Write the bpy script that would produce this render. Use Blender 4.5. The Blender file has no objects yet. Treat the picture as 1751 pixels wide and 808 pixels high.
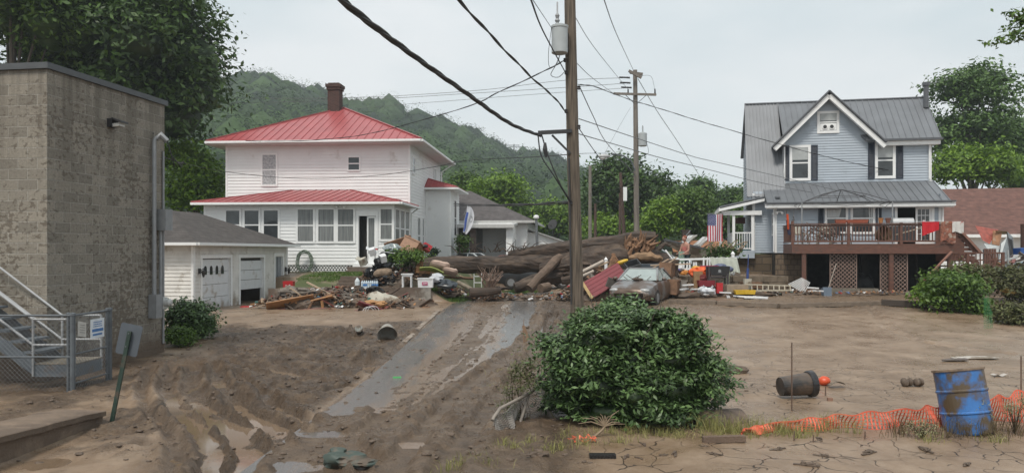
import bpy, math, random
import numpy as np
from mathutils import Matrix, Vector, Euler, noise as mnoise
R = math.radians
C = bpy.context.scene.collection
scn = bpy.context.scene
rnd = random.Random(11)

# ------------------------------------------------------------------ camera, sky, sun, exposure
F = 1300.0; CZ = 2.5; HY = 430.0
cam = bpy.data.cameras.new('camera'); camo = bpy.data.objects.new('camera', cam); C.objects.link(camo)
camo.location = (0, 0, CZ); camo.rotation_euler = (R(90), 0, 0)
cam.sensor_width = 36; cam.lens = 36*F/1751; cam.shift_y = 26/1751; cam.clip_start = .1; cam.clip_end = 6000
scn.camera = camo
SUN_EL, SUN_AZ = 58, 205      # sun high behind the left shoulder, veiled by cloud
wd = bpy.data.worlds.new('World'); scn.world = wd; wd.use_nodes = True
nt = wd.node_tree; nt.nodes.clear(); N = nt.nodes.new; Lk = nt.links.new
sky = N('ShaderNodeTexSky'); sky.sky_type = 'NISHITA'; sky.sun_disc = False
sky.sun_elevation = R(SUN_EL); sky.sun_rotation = R(SUN_AZ); sky.air_density = 1.2; sky.dust_density = 3.0
tc = N('ShaderNodeTexCoord'); mp = N('ShaderNodeMapping'); mp.inputs['Scale'].default_value = (1.2, 1.2, 3.2)
n1 = N('ShaderNodeTexNoise'); n1.inputs['Scale'].default_value = 1.6; n1.inputs['Detail'].default_value = 5; n1.inputs['Roughness'].default_value = .5
cr = N('ShaderNodeValToRGB'); cr.color_ramp.elements[0].position = .38; cr.color_ramp.elements[0].color = (7.1, 7.95, 8.2, 1)
cr.color_ramp.elements[1].position = .62; cr.color_ramp.elements[1].color = (9.5, 9.7, 9.7, 1)
mx = N('ShaderNodeMixRGB'); mx.inputs[0].default_value = .88
bg = N('ShaderNodeBackground'); bg.inputs[1].default_value = .091; wo = N('ShaderNodeOutputWorld')
Lk(tc.outputs['Generated'], mp.inputs[0]); Lk(mp.outputs[0], n1.inputs[0]); Lk(n1.outputs[0], cr.inputs[0])
Lk(sky.outputs[0], mx.inputs[1]); Lk(cr.outputs[0], mx.inputs[2]); Lk(mx.outputs[0], bg.inputs[0]); Lk(bg.outputs[0], wo.inputs[0])
sl = bpy.data.lights.new('sun', 'SUN'); sl.energy = 2.3; sl.angle = R(14); sl.color = (1, .94, .85)
so = bpy.data.objects.new('sun', sl); C.objects.link(so); so.rotation_euler = (R(90-SUN_EL), 0, R(-25))
scn.view_settings.view_transform = 'Standard'; scn.view_settings.look = 'None'
scn.view_settings.exposure = 0.30; scn.view_settings.gamma = 1
scn.cycles.max_bounces = 6; scn.cycles.diffuse_bounces = 3; scn.cycles.transparent_max_bounces = 8
scn.cycles.use_denoising = True; scn.cycles.volume_bounces = 0; scn.cycles.sample_clamp_indirect = 6

# ------------------------------------------------------------------ helpers
def P(px, py, d): return Vector(((px-875.5)/F*d, d, CZ-(py-HY)/F*d))
def ss(t): t = np.clip(t, 0, 1); return t*t*(3-2*t)
def hsh(i, j, s):
    h = (i.astype(np.int64)*374761393 + j.astype(np.int64)*668265263 + s*1442695041) & 0xffffffff
    h = ((h ^ (h >> 13))*1274126177) & 0xffffffff
    h = ((h ^ (h >> 16))*2246822519) & 0xffffffff
    return (h ^ (h >> 15))/4294967295.0
def vn(x, y, s=0):
    xi = np.floor(x); yi = np.floor(y); fx = x-xi; fy = y-yi; fx = fx*fx*(3-2*fx); fy = fy*fy*(3-2*fy)
    a = hsh(xi, yi, s); b = hsh(xi+1, yi, s); c = hsh(xi, yi+1, s); d = hsh(xi+1, yi+1, s)
    return (a*(1-fx)+b*fx)*(1-fy)+(c*(1-fx)+d*fx)*fy
def fbm(x, y, s=0, o=4, g=.5):
    t = 0; a = 1; n = 0
    for k in range(o):
        t = t+a*vn(x*2**k+7.3*k, y*2**k-3.1*k, s+k); n += a; a *= g
    return t/n*2-1

def road_left(y): return np.where(y < 30, -3.0+.035*(y-11), -2.33+.09*(y-30))
ROADW = 3.5
def base(x, y):
    x = np.asarray(x, float); y = np.asarray(y, float)
    amp = np.interp(x, [-12, -3, 2, 8, 20], [.34, .46, .5, .75, .78]); y1 = np.interp(x, [-8, 6], [28, 31])
    z = amp*ss((y-14)/(y1-14))
    z = z + .7*ss((y-38)/14)
    far = np.interp(y, [60, 200, 1500], [0, 2.0, 2.0]); z = z+far
    # raised yard of the white house
    ex = -3.25+.09*(y-30.5)
    side = ss((ex+.9-x)/1.3); wl = np.where(y < 34.2, ss((x+9.6)/.15), 1.0)
    yard = side*wl*ss((y-30.45)/.12)
    zy = 1.03+.5*ss((y-31.5)/5)
    z = np.where(zy > z, z*(1-yard)+zy*yard, z)
    # terrace beside the blue house
    t = ss((x-6.8)/.3)*ss((11.6-x)/.4)*ss((y-31.9)/.2)
    zt = 1.5
    z = np.where(zt > z, z*(1-t)+zt*t, z)
    return z
def B(x, y): return float(base(np.array([x]), np.array([y]))[0])
def G(px, py):
    d = 3.0
    while d < 400:
        p = P(px, py, d)
        if p.z <= B(p.x, d): return Vector((p.x, d, B(p.x, d)))
        d *= 1.004
    return P(px, py, 400)

class MB:
    def __init__(s, M=None): s.v = []; s.f = []; s.mi = []; s.m = 0; s.M = M or Matrix()
    def add(s, vs, fs):
        n = len(s.v); M = s.M
        s.v += [tuple(M @ Vector(p)) for p in vs]
        s.f += [tuple(n+i for i in f) for f in fs]; s.mi += [s.m]*len(fs); return s
    def bx(s, x0, x1, y0, y1, z0, z1):
        return s.add([(x0,y0,z0),(x1,y0,z0),(x1,y1,z0),(x0,y1,z0),(x0,y0,z1),(x1,y0,z1),(x1,y1,z1),(x0,y1,z1)],
              [(0,3,2,1),(4,5,6,7),(0,1,5,4),(1,2,6,5),(2,3,7,6),(3,0,4,7)])
    def beam(s, p, q, w, h, up=(0,0,1)):
        p = Vector(p); q = Vector(q); d = (q-p).normalized(); up = Vector(up)
        a = d.cross(up)
        if a.length < 1e-3: a = d.cross(Vector((0,1,0)))
        a.normalize(); b = a.cross(d); a *= w/2; b *= h/2
        return s.add([p-a-b,p+a-b,p+a+b,p-a+b,q-a-b,q+a-b,q+a+b,q-a+b], [(0,1,2,3),(4,7,6,5),(0,4,5,1),(1,5,6,2),(2,6,7,3),(3,7,4,0)])
    def tube(s, pts, r, n=8, cap=True, jit=0):
        pts = [Vector(p) for p in pts]; k = len(pts)
        rs = r if isinstance(r, (list, tuple)) else [r]*k
        vs = []; a = None
        for i, p in enumerate(pts):
            t = (pts[min(i+1, k-1)]-pts[max(i-1, 0)]).normalized()
            if a is None:
                a = t.cross(Vector((0,0,1)))
                if a.length < .05: a = t.cross(Vector((0,1,0)))
            a = (a-t*a.dot(t)).normalized(); b = t.cross(a)
            for j in range(n):
                an = 2*math.pi*j/n; rr = rs[i]*(1+(rnd.uniform(-jit, jit) if jit else 0))
                vs.append(p+a*math.cos(an)*rr+b*math.sin(an)*rr)
        fs = [(i*n+j, i*n+(j+1)%n, (i+1)*n+(j+1)%n, (i+1)*n+j) for i in range(k-1) for j in range(n)]
        if cap: fs += [tuple(range(n-1, -1, -1)), tuple((k-1)*n+j for j in range(n))]
        return s.add(vs, fs)
    def lathe(s, prof, n=20, sx=1, sy=1, wob=0):
        vs = []; k = len(prof)
        for i, (r, z) in enumerate(prof):
            for j in range(n):
                an = 2*math.pi*j/n; rr = r*(1+(rnd.uniform(-wob, wob) if wob else 0)); vs.append((rr*math.cos(an)*sx, rr*math.sin(an)*sy, z))
        fs = [(i*n+j, i*n+(j+1)%n, (i+1)*n+(j+1)%n, (i+1)*n+j) for i in range(k-1) for j in range(n)]
        if prof[0][0] > .001: fs.append(tuple(range(n-1, -1, -1)))
        if prof[-1][0] > .001: fs.append(tuple((k-1)*n+j for j in range(n)))
        return s.add(vs, fs)
    def slab(s, poly, t):
        poly = [Vector(p) for p in poly]; t = Vector(t); n = len(poly)
        return s.add(poly+[p+t for p in poly], [tuple(range(n)), tuple(range(2*n-1, n-1, -1))]+[(i, i+n, (i+1)%n+n, (i+1)%n) for i in range(n)])
    def cloth(s, fn, nu, nv, th=.012):
        g = [[Vector(fn(i/nu, j/nv)) for i in range(nu+1)] for j in range(nv+1)]
        a = (g[0][nu]-g[0][0]).cross(g[nv][0]-g[0][0]).normalized()*th
        vs = [p for row in g for p in row]; m = len(vs); w = nu+1
        fs = [(j*w+i, j*w+i+1, (j+1)*w+i+1, (j+1)*w+i) for j in range(nv) for i in range(nu)]
        fb = [tuple(m+q for q in reversed(f)) for f in fs]
        ed = [(i, i+1) for i in range(nu)]+[(j*w+nu, (j+1)*w+nu) for j in range(nv)]+[(nv*w+i+1, nv*w+i) for i in range(nu)]+[((j+1)*w, j*w) for j in range(nv)]
        return s.add(vs+[p+a for p in vs], fs+fb+[(b, a_, a_+m, b+m) for a_, b in ed])
    def pillow(s, w, l, h, n=10):
        vs = []
        for sg in (1, -1):
            for j in range(n+1):
                for i in range(n+1): u, v = i/n*2-1, j/n*2-1; vs.append((u*w*(1-.08*v*v), v*l*(1-.08*u*u), sg*h*((1-u**4)*(1-v**4))**.5+.03*mnoise.noise(Vector((u*3, v*3, w*9)))))
        w_ = n+1; m_ = w_*w_; fs = [(j*w_+i, j*w_+i+1, (j+1)*w_+i+1, (j+1)*w_+i) for j in range(n) for i in range(n)]
        return s.add(vs, fs+[tuple(m_+q for q in reversed(f)) for f in fs])
    def blob(s, c, rad, sub=2, amp=.18, seed=0, flat=None):
        import bmesh
        bm = bmesh.new(); bmesh.ops.create_icosphere(bm, subdivisions=sub, radius=1)
        r = random.Random(seed*7+3); ph = [(Vector((r.uniform(-1,1), r.uniform(-1,1), r.uniform(-1,1))).normalized()*r.uniform(1.5, 5), r.uniform(0, 6)) for _ in range(7)]
        vs = []
        for v in bm.verts:
            q = v.co*(1+amp*sum(math.sin(a.dot(v.co)+b) for a, b in ph)/3+(amp*.9*(.5-abs(mnoise.noise(v.co*3.1+Vector((seed, 0, 0))))*2.2)+amp*.35*mnoise.noise(v.co*8) if sub >= 3 else 0))
            q = Vector((q.x*rad[0]+c[0], q.y*rad[1]+c[1], q.z*rad[2]+c[2]))
            if flat is not None and q.z < flat: q.z = flat
            vs.append(q)
        fs = [tuple(v.index for v in f.verts) for f in bm.faces]; bm.free()
        return s.add(vs, fs)

def mesh(name, mb, mats, smooth=False):
    me = bpy.data.meshes.new(name); me.from_pydata(mb.v, [], mb.f)
    for m in (mats if isinstance(mats, (list, tuple)) else [mats]): me.materials.append(m)
    if any(mb.mi): me.polygons.foreach_set('material_index', mb.mi)
    if smooth: me.polygons.foreach_set('use_smooth', [True]*len(me.polygons)); me.update(); me.set_sharp_from_angle(angle=R(38))
    me.update(); return me
ORD = 'leftmost second third fourth fifth sixth seventh eighth ninth tenth eleventh twelfth thirteenth rightmost'.split()
def nth(xs, k): r = sorted(range(len(xs)), key=lambda i: xs[i]).index(k); return 'leftmost' if r == 0 else 'rightmost' if r == len(xs)-1 else ORD[r]+' from left'
USED = {}
def tagit(o, label, cat, group=None, kind=None):
    if label: o['label'] = label
    if cat: o['category'] = cat
    if group: o['group'] = group
    if kind: o['kind'] = kind
    return o
def thing(name, label, cat, loc=(0,0,0), rz=0, group=None):
    o = bpy.data.objects.new(name, None); C.objects.link(o); o.location = loc; o.rotation_euler = (0, 0, rz); o.empty_display_size = .1
    return tagit(o, label, cat, group)
def inv(o): return (Matrix.Translation(o.location) @ Euler(o.rotation_euler).to_matrix().to_4x4()).inverted()
def part(par, name, mb, mats, label=None, smooth=False, world=False):
    if world:
        r = par
        while r.parent: r = r.parent
        I = inv(r); mb.v = [tuple(I @ Vector(p)) for p in mb.v]
    o = bpy.data.objects.new(name, mesh(name, mb, mats, smooth)); C.objects.link(o); o.parent = par
    if label: o['label'] = label
    return o
def solo(name, mb, mats, label, cat, group=None, loc=None, rot=(0,0,0), smooth=False, kind=None):
    if loc is None:
        a = np.array(mb.v); c = ((a[:,0].min()+a[:,0].max())/2, (a[:,1].min()+a[:,1].max())/2, a[:,2].min())
        mb.v = [(x-c[0], y-c[1], z-c[2]) for x, y, z in mb.v]; loc = c
    o = bpy.data.objects.new(name, mesh(name, mb, mats, smooth)); C.objects.link(o); o.location = loc; o.rotation_euler = rot
    return tagit(o, label, cat, group, kind)
def wm(p0, p1):   # wall frame: x along the wall seen from outside, -y outward, z up
    p0 = Vector((p0[0], p0[1], p0[2] if len(p0) > 2 else 0)); d = Vector((p1[0]-p0.x, p1[1]-p0.y, 0)).normalized()
    return Matrix(((d.x, -d.y, 0, p0.x), (d.y, d.x, 0, p0.y), (0, 0, 1, p0.z), (0, 0, 0, 1)))
def lapwall(mb, p0, p1, z0, z1, lap=.17, rng=None, holes=(), out=.024):
    M0 = mb.M; mb.M = M0 @ wm(p0, p1); L = (Vector(p1[:2])-Vector(p0[:2])).length
    n = max(1, round((z1-z0)/lap)); h = (z1-z0)/n
    for i in range(n):
        a, b = z0+i*h, z0+(i+1)*h
        for s0, s1 in _iv(L, [(x0, x1) for x0, x1, q0, q1 in holes if q0 < (a+b)/2 < q1]):
            A, Bq = (s0, s1), (s0, s1)
            if rng: ra = rng(a); rb = rng(b); A = (max(s0, ra[0]), min(s1, ra[1])); Bq = (max(s0, rb[0]), min(s1, rb[1]))
            if A[0] >= A[1]: continue
            if Bq[0] > Bq[1]: Bq = ((Bq[0]+Bq[1])/2,)*2
            mb.add([(A[0], 0, a), (A[0], -out, a), (A[1], -out, a), (A[1], 0, a), (Bq[0], 0, b), (Bq[1], 0, b)], [(0,1,2,3)[::-1], (1,2,5,4), (0,1,4)[::-1], (3,5,2)[::-1]])
    mb.M = M0
def _iv(L, hs):
    out = []; x = 0
    for a, b in sorted(hs):
        if a > x: out.append((x, a))
        x = max(x, b)
    if x < L: out.append((x, L))
    return out
def roofpoly(mb, poly, th=.05, sp=.4, rib=(.035, .03), ribm=None):
    """poly: first two points are the eave; ribs run up the slope."""
    poly = [Vector(p) for p in poly]; u = (poly[1]-poly[0]).normalized(); n = u.cross(poly[-1]-poly[0]).normalized()
    if n.z < 0: n = -n
    v = n.cross(u)
    if v.z < 0: v = -v
    mb.slab(poly, -n*th)
    if not sp: return
    q = [((p-poly[0]).dot(u), (p-poly[0]).dot(v)) for p in poly]
    lo, hi = min(a for a, _ in q), max(a for a, _ in q); k = max(1, int((hi-lo)/sp)); m0 = mb.m
    if ribm is not None: mb.m = ribm
    for i in range(k+1):
        t = lo+.03+(hi-lo-.06)*i/k; ys = []
        for j in range(len(q)):
            (a, b), (c, d) = q[j], q[(j+1)%len(q)]
            if (a-t)*(c-t) < 0: ys.append(b+(d-b)*(t-a)/(c-a))
        if len(ys) >= 2 and max(ys)-min(ys) > .1:
            A = poly[0]+u*t+v*min(ys)+n*rib[1]*.45; Bq = poly[0]+u*t+v*max(ys)+n*rib[1]*.45
            mb.beam(A, Bq, rib[0], rib[1], n)
    mb.m = m0

# ------------------------------------------------------------------ materials
MATS = {}
def mat(name, col, rough=.6, metal=0, var=.12, sc=6, bump=.0, bsc=40, dirt=None, dsc=2.2, dthr=.5, spec=.5, coat=0, stretch=(1,1,1), low=None):
    if name in MATS: return MATS[name]
    m = bpy.data.materials.new(name); m.use_nodes = True; t = m.node_tree; b = t.nodes['Principled BSDF']
    b.inputs['Roughness'].default_value = rough; b.inputs['Metallic'].default_value = metal; b.inputs['Specular IOR Level'].default_value = spec; b.inputs['Coat Weight'].default_value = coat
    tc = t.nodes.new('ShaderNodeTexCoord'); mp = t.nodes.new('ShaderNodeMapping'); mp.inputs['Scale'].default_value = stretch
    t.links.new(tc.outputs['Object'], mp.inputs[0])
    n = t.nodes.new('ShaderNodeTexNoise'); n.inputs['Scale'].default_value = sc; n.inputs['Detail'].default_value = 6; t.links.new(mp.outputs[0], n.inputs[0])
    r = t.nodes.new('ShaderNodeValToRGB'); e = r.color_ramp.elements; e[0].position = .3; e[1].position = .7
    e[0].color = tuple(c*(1-var) for c in col)+(1,); e[1].color = tuple(min(1, c*(1+var)) for c in col)+(1,)
    t.links.new(n.outputs[0], r.inputs[0]); out = r.outputs[0]
    if dirt:
        n2 = t.nodes.new('ShaderNodeTexNoise'); n2.inputs['Scale'].default_value = dsc; n2.inputs['Detail'].default_value = 8; n2.inputs['Roughness'].default_value = .6
        t.links.new(mp.outputs[0], n2.inputs[0]); r2 = t.nodes.new('ShaderNodeValToRGB'); e = r2.color_ramp.elements; e[0].position = dthr-.05; e[1].position = dthr+.07
        t.links.new(n2.outputs[0], r2.inputs[0]); mx = t.nodes.new('ShaderNodeMixRGB'); mx.inputs[2].default_value = tuple(dirt)+(1,)
        t.links.new(r2.outputs[0], mx.inputs[0]); t.links.new(out, mx.inputs[1]); out = mx.outputs[0]
    if low:
        se = t.nodes.new('ShaderNodeSeparateXYZ'); t.links.new(tc.outputs['Object'], se.inputs[0]); n4 = t.nodes.new('ShaderNodeTexNoise'); n4.inputs['Scale'].default_value = 2.5; n4.inputs['Detail'].default_value = 7; t.links.new(tc.outputs['Object'], n4.inputs[0])
        ma = t.nodes.new('ShaderNodeMath'); ma.operation = 'MULTIPLY_ADD'; t.links.new(n4.outputs[0], ma.inputs[0]); ma.inputs[1].default_value = 1.1; t.links.new(se.outputs[2], ma.inputs[2])
        mr = t.nodes.new('ShaderNodeMapRange'); t.links.new(ma.outputs[0], mr.inputs[0]); mr.inputs[1].default_value = low+.35; mr.inputs[2].default_value = low+.75; mr.inputs[3].default_value = .8; mr.inputs[4].default_value = 0
        mx = t.nodes.new('ShaderNodeMixRGB'); mx.inputs[2].default_value = (.24, .18, .13, 1); t.links.new(mr.outputs[0], mx.inputs[0]); t.links.new(out, mx.inputs[1]); out = mx.outputs[0]
    t.links.new(out, b.inputs['Base Color'])
    if bump:
        n3 = t.nodes.new('ShaderNodeTexNoise'); n3.inputs['Scale'].default_value = bsc; n3.inputs['Detail'].default_value = 4; t.links.new(mp.outputs[0], n3.inputs[0])
        bp = t.nodes.new('ShaderNodeBump'); bp.inputs['Strength'].default_value = bump; bp.inputs['Distance'].default_value = .02; t.links.new(n3.outputs[0], bp.inputs['Height']); t.links.new(bp.outputs[0], b.inputs['Normal'])
    MATS[name] = m; return m
MUD = (.17, .125, .095)
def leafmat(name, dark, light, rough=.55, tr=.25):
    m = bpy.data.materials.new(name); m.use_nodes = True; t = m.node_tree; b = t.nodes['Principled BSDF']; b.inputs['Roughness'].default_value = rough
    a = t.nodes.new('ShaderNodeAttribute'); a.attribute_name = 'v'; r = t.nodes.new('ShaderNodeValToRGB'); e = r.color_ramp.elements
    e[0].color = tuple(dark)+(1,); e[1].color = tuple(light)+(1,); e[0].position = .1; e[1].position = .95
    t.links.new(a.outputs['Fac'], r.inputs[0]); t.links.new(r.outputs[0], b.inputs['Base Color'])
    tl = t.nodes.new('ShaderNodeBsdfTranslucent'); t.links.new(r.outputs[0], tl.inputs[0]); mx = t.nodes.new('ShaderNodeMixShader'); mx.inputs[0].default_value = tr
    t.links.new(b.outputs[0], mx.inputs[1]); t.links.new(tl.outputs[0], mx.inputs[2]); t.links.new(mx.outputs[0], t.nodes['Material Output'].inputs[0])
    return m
def npmesh(name, V, Fc, mats, val=None, mi=None):
    me = bpy.data.meshes.new(name); k = Fc.shape[1]
    me.vertices.add(len(V)); me.vertices.foreach_set('co', V.astype(np.float32).ravel())
    me.loops.add(Fc.size); me.loops.foreach_set('vertex_index', Fc.astype(np.int32).ravel())
    me.polygons.add(len(Fc)); me.polygons.foreach_set('loop_start', np.arange(0, Fc.size, k, dtype=np.int32))
    me.update(calc_edges=True)
    for m in (mats if isinstance(mats, (list, tuple)) else [mats]): me.materials.append(m)
    if mi is not None: me.polygons.foreach_set('material_index', mi.astype(np.int32))
    if val is not None:
        at = me.attributes.new('v', 'FLOAT', 'FACE'); at.data.foreach_set('value', val.astype(np.float32))
    return me
def nrm(a): return a/np.maximum(np.linalg.norm(a, axis=-1, keepdims=True), 1e-6)
def leaves(lobes, ncl, per, size, seed=0, rc=.5, up=.6, shell=.75, flat=.6, wid=.5, zmin=None, cw=.35):
    """leaf-sized faces gathered in clumps over the shells of ellipsoid lobes -> verts, quads, per-leaf value"""
    g = np.random.default_rng(seed); lob = np.array(lobes, float)
    w = (lob[:,3]*lob[:,4]+lob[:,3]*lob[:,5]+lob[:,4]*lob[:,5]); w /= w.sum()
    li = g.choice(len(lob), ncl, p=w); d = nrm(g.normal(size=(ncl, 3))); d[:,2] = np.where(d[:,2] < -.5, -d[:,2], d[:,2])
    rr = shell+(1-shell)*g.random((ncl, 1))**.6*1.15
    cc = lob[li,:3]+d*lob[li,3:6]*rr; cv = g.random(ncl); sc = .6+.8*g.random(ncl)
    ci = np.repeat(np.arange(ncl), per); n = len(ci)
    off = g.normal(size=(n, 3))*rc*sc[ci,None]; off[:,2] *= flat
    p = cc[ci]+off
    nn = nrm(d[ci]*.5+np.array([0,0,up])+g.normal(size=(n, 3))*.45)
    t = nrm(np.cross(nn, g.normal(size=(n, 3)))); t[:,2] -= .25; t = nrm(t); s_ = nrm(np.cross(nn, t))
    s = size*(.6+.8*g.random((n, 1))); a = t*s; b = s_*s*wid
    V = np.stack([p-a*.5, p+b*.5-a*.05, p+a*.6, p-b*.5-a*.05], 1).reshape(-1, 3)
    if zmin is not None: V[:,2] = np.maximum(V[:,2], zmin)
    return V, np.arange(n*4).reshape(-1, 4), np.clip(cw*cv[ci]+(1-cw)*g.random(n), 0, 1)
_ico = None
def ico2():
    global _ico
    if _ico is None:
        import bmesh
        bm = bmesh.new(); bmesh.ops.create_icosphere(bm, subdivisions=2, radius=1); _ico = (np.array([v.co[:] for v in bm.verts]), np.array([[v.index for v in f.verts] for f in bm.faces])); bm.free()
    return _ico
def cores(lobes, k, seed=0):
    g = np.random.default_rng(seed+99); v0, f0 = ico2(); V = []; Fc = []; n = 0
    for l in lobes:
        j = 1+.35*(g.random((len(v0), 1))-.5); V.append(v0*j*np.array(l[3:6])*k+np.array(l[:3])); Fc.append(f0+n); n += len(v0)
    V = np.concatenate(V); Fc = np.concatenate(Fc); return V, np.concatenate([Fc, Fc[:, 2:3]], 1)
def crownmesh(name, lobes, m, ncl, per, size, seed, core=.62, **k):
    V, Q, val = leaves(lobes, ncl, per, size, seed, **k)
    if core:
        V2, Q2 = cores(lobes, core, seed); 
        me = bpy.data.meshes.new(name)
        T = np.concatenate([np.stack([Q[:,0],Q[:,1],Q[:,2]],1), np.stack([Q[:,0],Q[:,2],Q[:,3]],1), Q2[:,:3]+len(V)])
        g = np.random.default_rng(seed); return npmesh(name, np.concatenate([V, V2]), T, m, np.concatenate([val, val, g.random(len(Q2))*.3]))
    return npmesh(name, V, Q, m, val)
# ------------------------------------------------------------------ ground
RUTS = []
def rut(pts, w=.16, dep=.1):
    q = [G(*p) for p in pts]; RUTS.append(([(a.x, a.y) for a in q], w, dep))
    if len(RUTS) in (1, 4, 6, 9): RUTS.append(([(a.x+.42, a.y+.22) for a in q], w*.8, dep*.8)); RUTS.append(([(a.x-.38, a.y-.2) for a in q], w*.6, dep*.6))
rut([(300,628),(285,660),(305,700),(350,735),(372,775),(330,840)], .15, .11)
rut([(330,626),(318,660),(345,700),(395,735),(425,775),(400,840)], .15, .11)
rut([(372,632),(380,668),(430,706),(500,735),(560,775),(570,840)], .15, .1)
rut([(410,640),(425,665),(480,698),(545,728),(610,770),(630,840)], .13, .08)
rut([(430,620),(520,640),(600,640),(680,600),(730,570)], .2, .08)
rut([(300,690),(400,720),(500,745),(640,790),(700,840)], .14, .09)
rut([(480,840),(530,760),(600,700),(660,645),(720,592)], .18, .09)
rut([(540,840),(600,765),(650,715)], .12, .07)
rut([(640,840),(700,770),(760,700),(830,640),(880,605),(905,580)], .16, .1)
rut([(740,840),(790,760),(850,690),(890,640),(915,600),(935,560),(950,535)], .16, .1)
rut([(250,760),(330,745),(450,770),(560,820)], .12, .06)
rut([(330,655),(420,675),(520,680),(600,660)], .1, .06)
PUD = [(110,782,.55,.30), (455,800,.5,.2), (372,742,.25,.2), (500,690,.4,.18), (690,762,.35,.12), (560,742,.35,.15), (200,735,.3,.12), (420,770,.3,.2)]
PUDW = [(G(a, b).x, G(a, b).y, c, d) for a, b, c, d in PUD]
def polydist(x, y, pts):
    D = np.full(x.shape, 99.)
    for (a, b), (c, d) in zip(pts[:-1], pts[1:]):
        vx, vy = c-a, d-b; t = np.clip(((x-a)*vx+(y-b)*vy)/(vx*vx+vy*vy), 0, 1); D = np.minimum(D, np.hypot(x-a-t*vx, y-b-t*vy))
    return D
MOUNDS = [(G(575,575), 1.0, .5, .20), (G(500,600), .9, .5, .16), (G(620,612), 1.6, .5, .12), (G(340,640), .8, .6, .1), (G(735,572), .5, 1.0, .12), (G(390,668), .9, .5, .1), (G(870,655), .5, .5, .14), (G(960,545), 1.6, .8, .12), (G(440,680), 1.1, .3, .08)]
def detail(x, y):
    near = (np.abs(x) < 40) & (y > 4) & (y < 60)
    z = np.zeros_like(x); rough = np.zeros_like(x); crack = np.zeros_like(x); grass = np.zeros_like(x)
    rl = road_left(y); u = (x-rl)/ROADW; inr = ss((x-rl)/.12+.5)*ss((rl+ROADW-x)/.2+.5)*(y < 75)
    xr = np.interp(y, [11, 11.8, 12.6, 15.6, 20.2, 24.5, 33], [-2.5, -1.95, -1.45, -.85, .12, .72, 1.2])
    n1 = fbm(x*.9, y*.9, 1); n2 = fbm(x*3.1, y*3.1, 5); n3 = fbm(x*9, y*9, 9, 3); st = fbm(x*5.5-.4*y, y*.5, 21, 4)
    left = ss((rl+.1-x)/.4)*ss((y-8)/2)*ss((24.5+.12*x-y+2*n1)/1.5)
    calm = ss((x+5.6+.35*(y-11.5))/1.2)      # the smooth corner by the kerb and the stairs
    shoulder = ss((x-xr)/.2+.5)*ss((xr+2.3+.3*n1-x)/.6)*ss((32-y)/2)
    bot = ss((11.9-y+.7*n1)/.9)*ss((1.0+.3*n1-x)/.5)
    rough = np.clip(np.maximum.reduce([left*calm, shoulder, bot*calm]), 0, 1)
    churn2 = ss((x-1.5)/1.)*ss((y-24)/2)*ss((36-y)/2)*.45
    rough = np.maximum(rough, churn2)
    rough = np.maximum(rough, .8*ss((-3.6-x)/1)*ss((21-y)/3)*ss(.65+n1*1.5+.6*n2))
    # heights
    z += n1*.03*(1-inr*.8)
    rid = 1-np.abs(fbm(x*1.7, y*1.7, 31, 4)); lump = np.maximum(0, fbm(x*4.6, y*4.6, 41, 4)+.1)
    n4 = fbm(x*21, y*21, 61, 2); cl_ = ss((fbm(x*5.2, y*5.2, 71, 3)-.12)*6); cmask = ss((fbm(x*.8, y*1.3, 81, 3)+.15)*3)
    z += rough*(n2*.030+n3*.034+n4*.018+(rid-.85)*.06+cl_*cmask*(.05+.03*n3))*np.interp(y, [8, 30], [.9, 1.2])
    z += (1-rough)*(n2*.008+n3*.002)
    wob = .07*n2+.03*n3
    rutm = np.zeros_like(x); RD = [(polydist(x, y, p)+wob, w, d) for p, w, d in RUTS]
    for D, w, dep in RD: rutm = np.maximum(rutm, near*np.exp(-(D/(w*.9))**4))
    z *= 1-.6*rutm
    T_ = np.zeros_like(x); Bm = np.zeros_like(x)
    for D, w, dep in RD: T_ = np.maximum(T_, dep*1.15*np.exp(-(D/w)**4)); Bm = np.maximum(Bm, dep*.62*np.exp(-((D-w*1.75)/(w*.6))**2)*(.4+1.2*vn(x*5, y*5, 79)))
    z += near*(Bm*(1-rutm)-T_)*(.85+.3*vn(x*6, y*6, 77))
    Dm = np.minimum.reduce([D for D, w, dep in RD]); z += near*.016*np.cos(Dm*34+3*n1)*np.exp(-(Dm/.7)**2)*(vn(x*1.3, y*1.3, 55) > .35)
    for c, rx, ry, h in MOUNDS:
        g = np.exp(-(((x-c.x)/rx)**2+((y-c.y)/ry)**2)**1.5); z += h*g*(1+.7*n2+.35*n3); rough = np.maximum(rough, ss(g*2))
    # road corridor: the ground lies under the asphalt, mud rises over it in patches
    cov = np.maximum.reduce([ss((x-xr)/.35+.5+.5*n2), ss((12.2-y+1.3*n1)/.7)*1.0])
    mid = np.exp(-((u-.42-.012*(y-12)*.5)/.17)**2)*ss((31-y)/3)
    thin = mid*.030+st*.032+.02*fbm(x*11-.9*y, y*.8, 91, 3)-.011+.015*n3
    edgeL = np.exp(-((u+.0)/.04)**2)*.02
    farm = ss((y-33)/1.5)*.03
    rz = np.where(cov > .02, -.03+.075*cov+.03*n2*cov+thin*(1-cov), -.012+thin+edgeL+farm+.025*(lump > .55))
    z = z*(1-inr)+inr*(np.maximum(z*cov*.8+rz, (.004+.02*lump)*ss((cov-.4)/.3)-.05*(cov < .5)))
    rough = np.maximum(rough*(1-inr*.5), inr*.75)
    for a, b, rx, ry in PUDW:
        g = np.exp(-(((x-a+.2*n2)/rx)**2+((y-b)/ry)**2)**1.5); z = z-.05*g
    kwd = ss((x+6.15)/.08)*ss((-5.2-x)/.5)*ss((11.6-y)/.4); z -= .05*kwd
    # cracked flats
    crack = ss((x-1.2)/.8)*ss((17.5-y+2*n1)/4)
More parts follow.
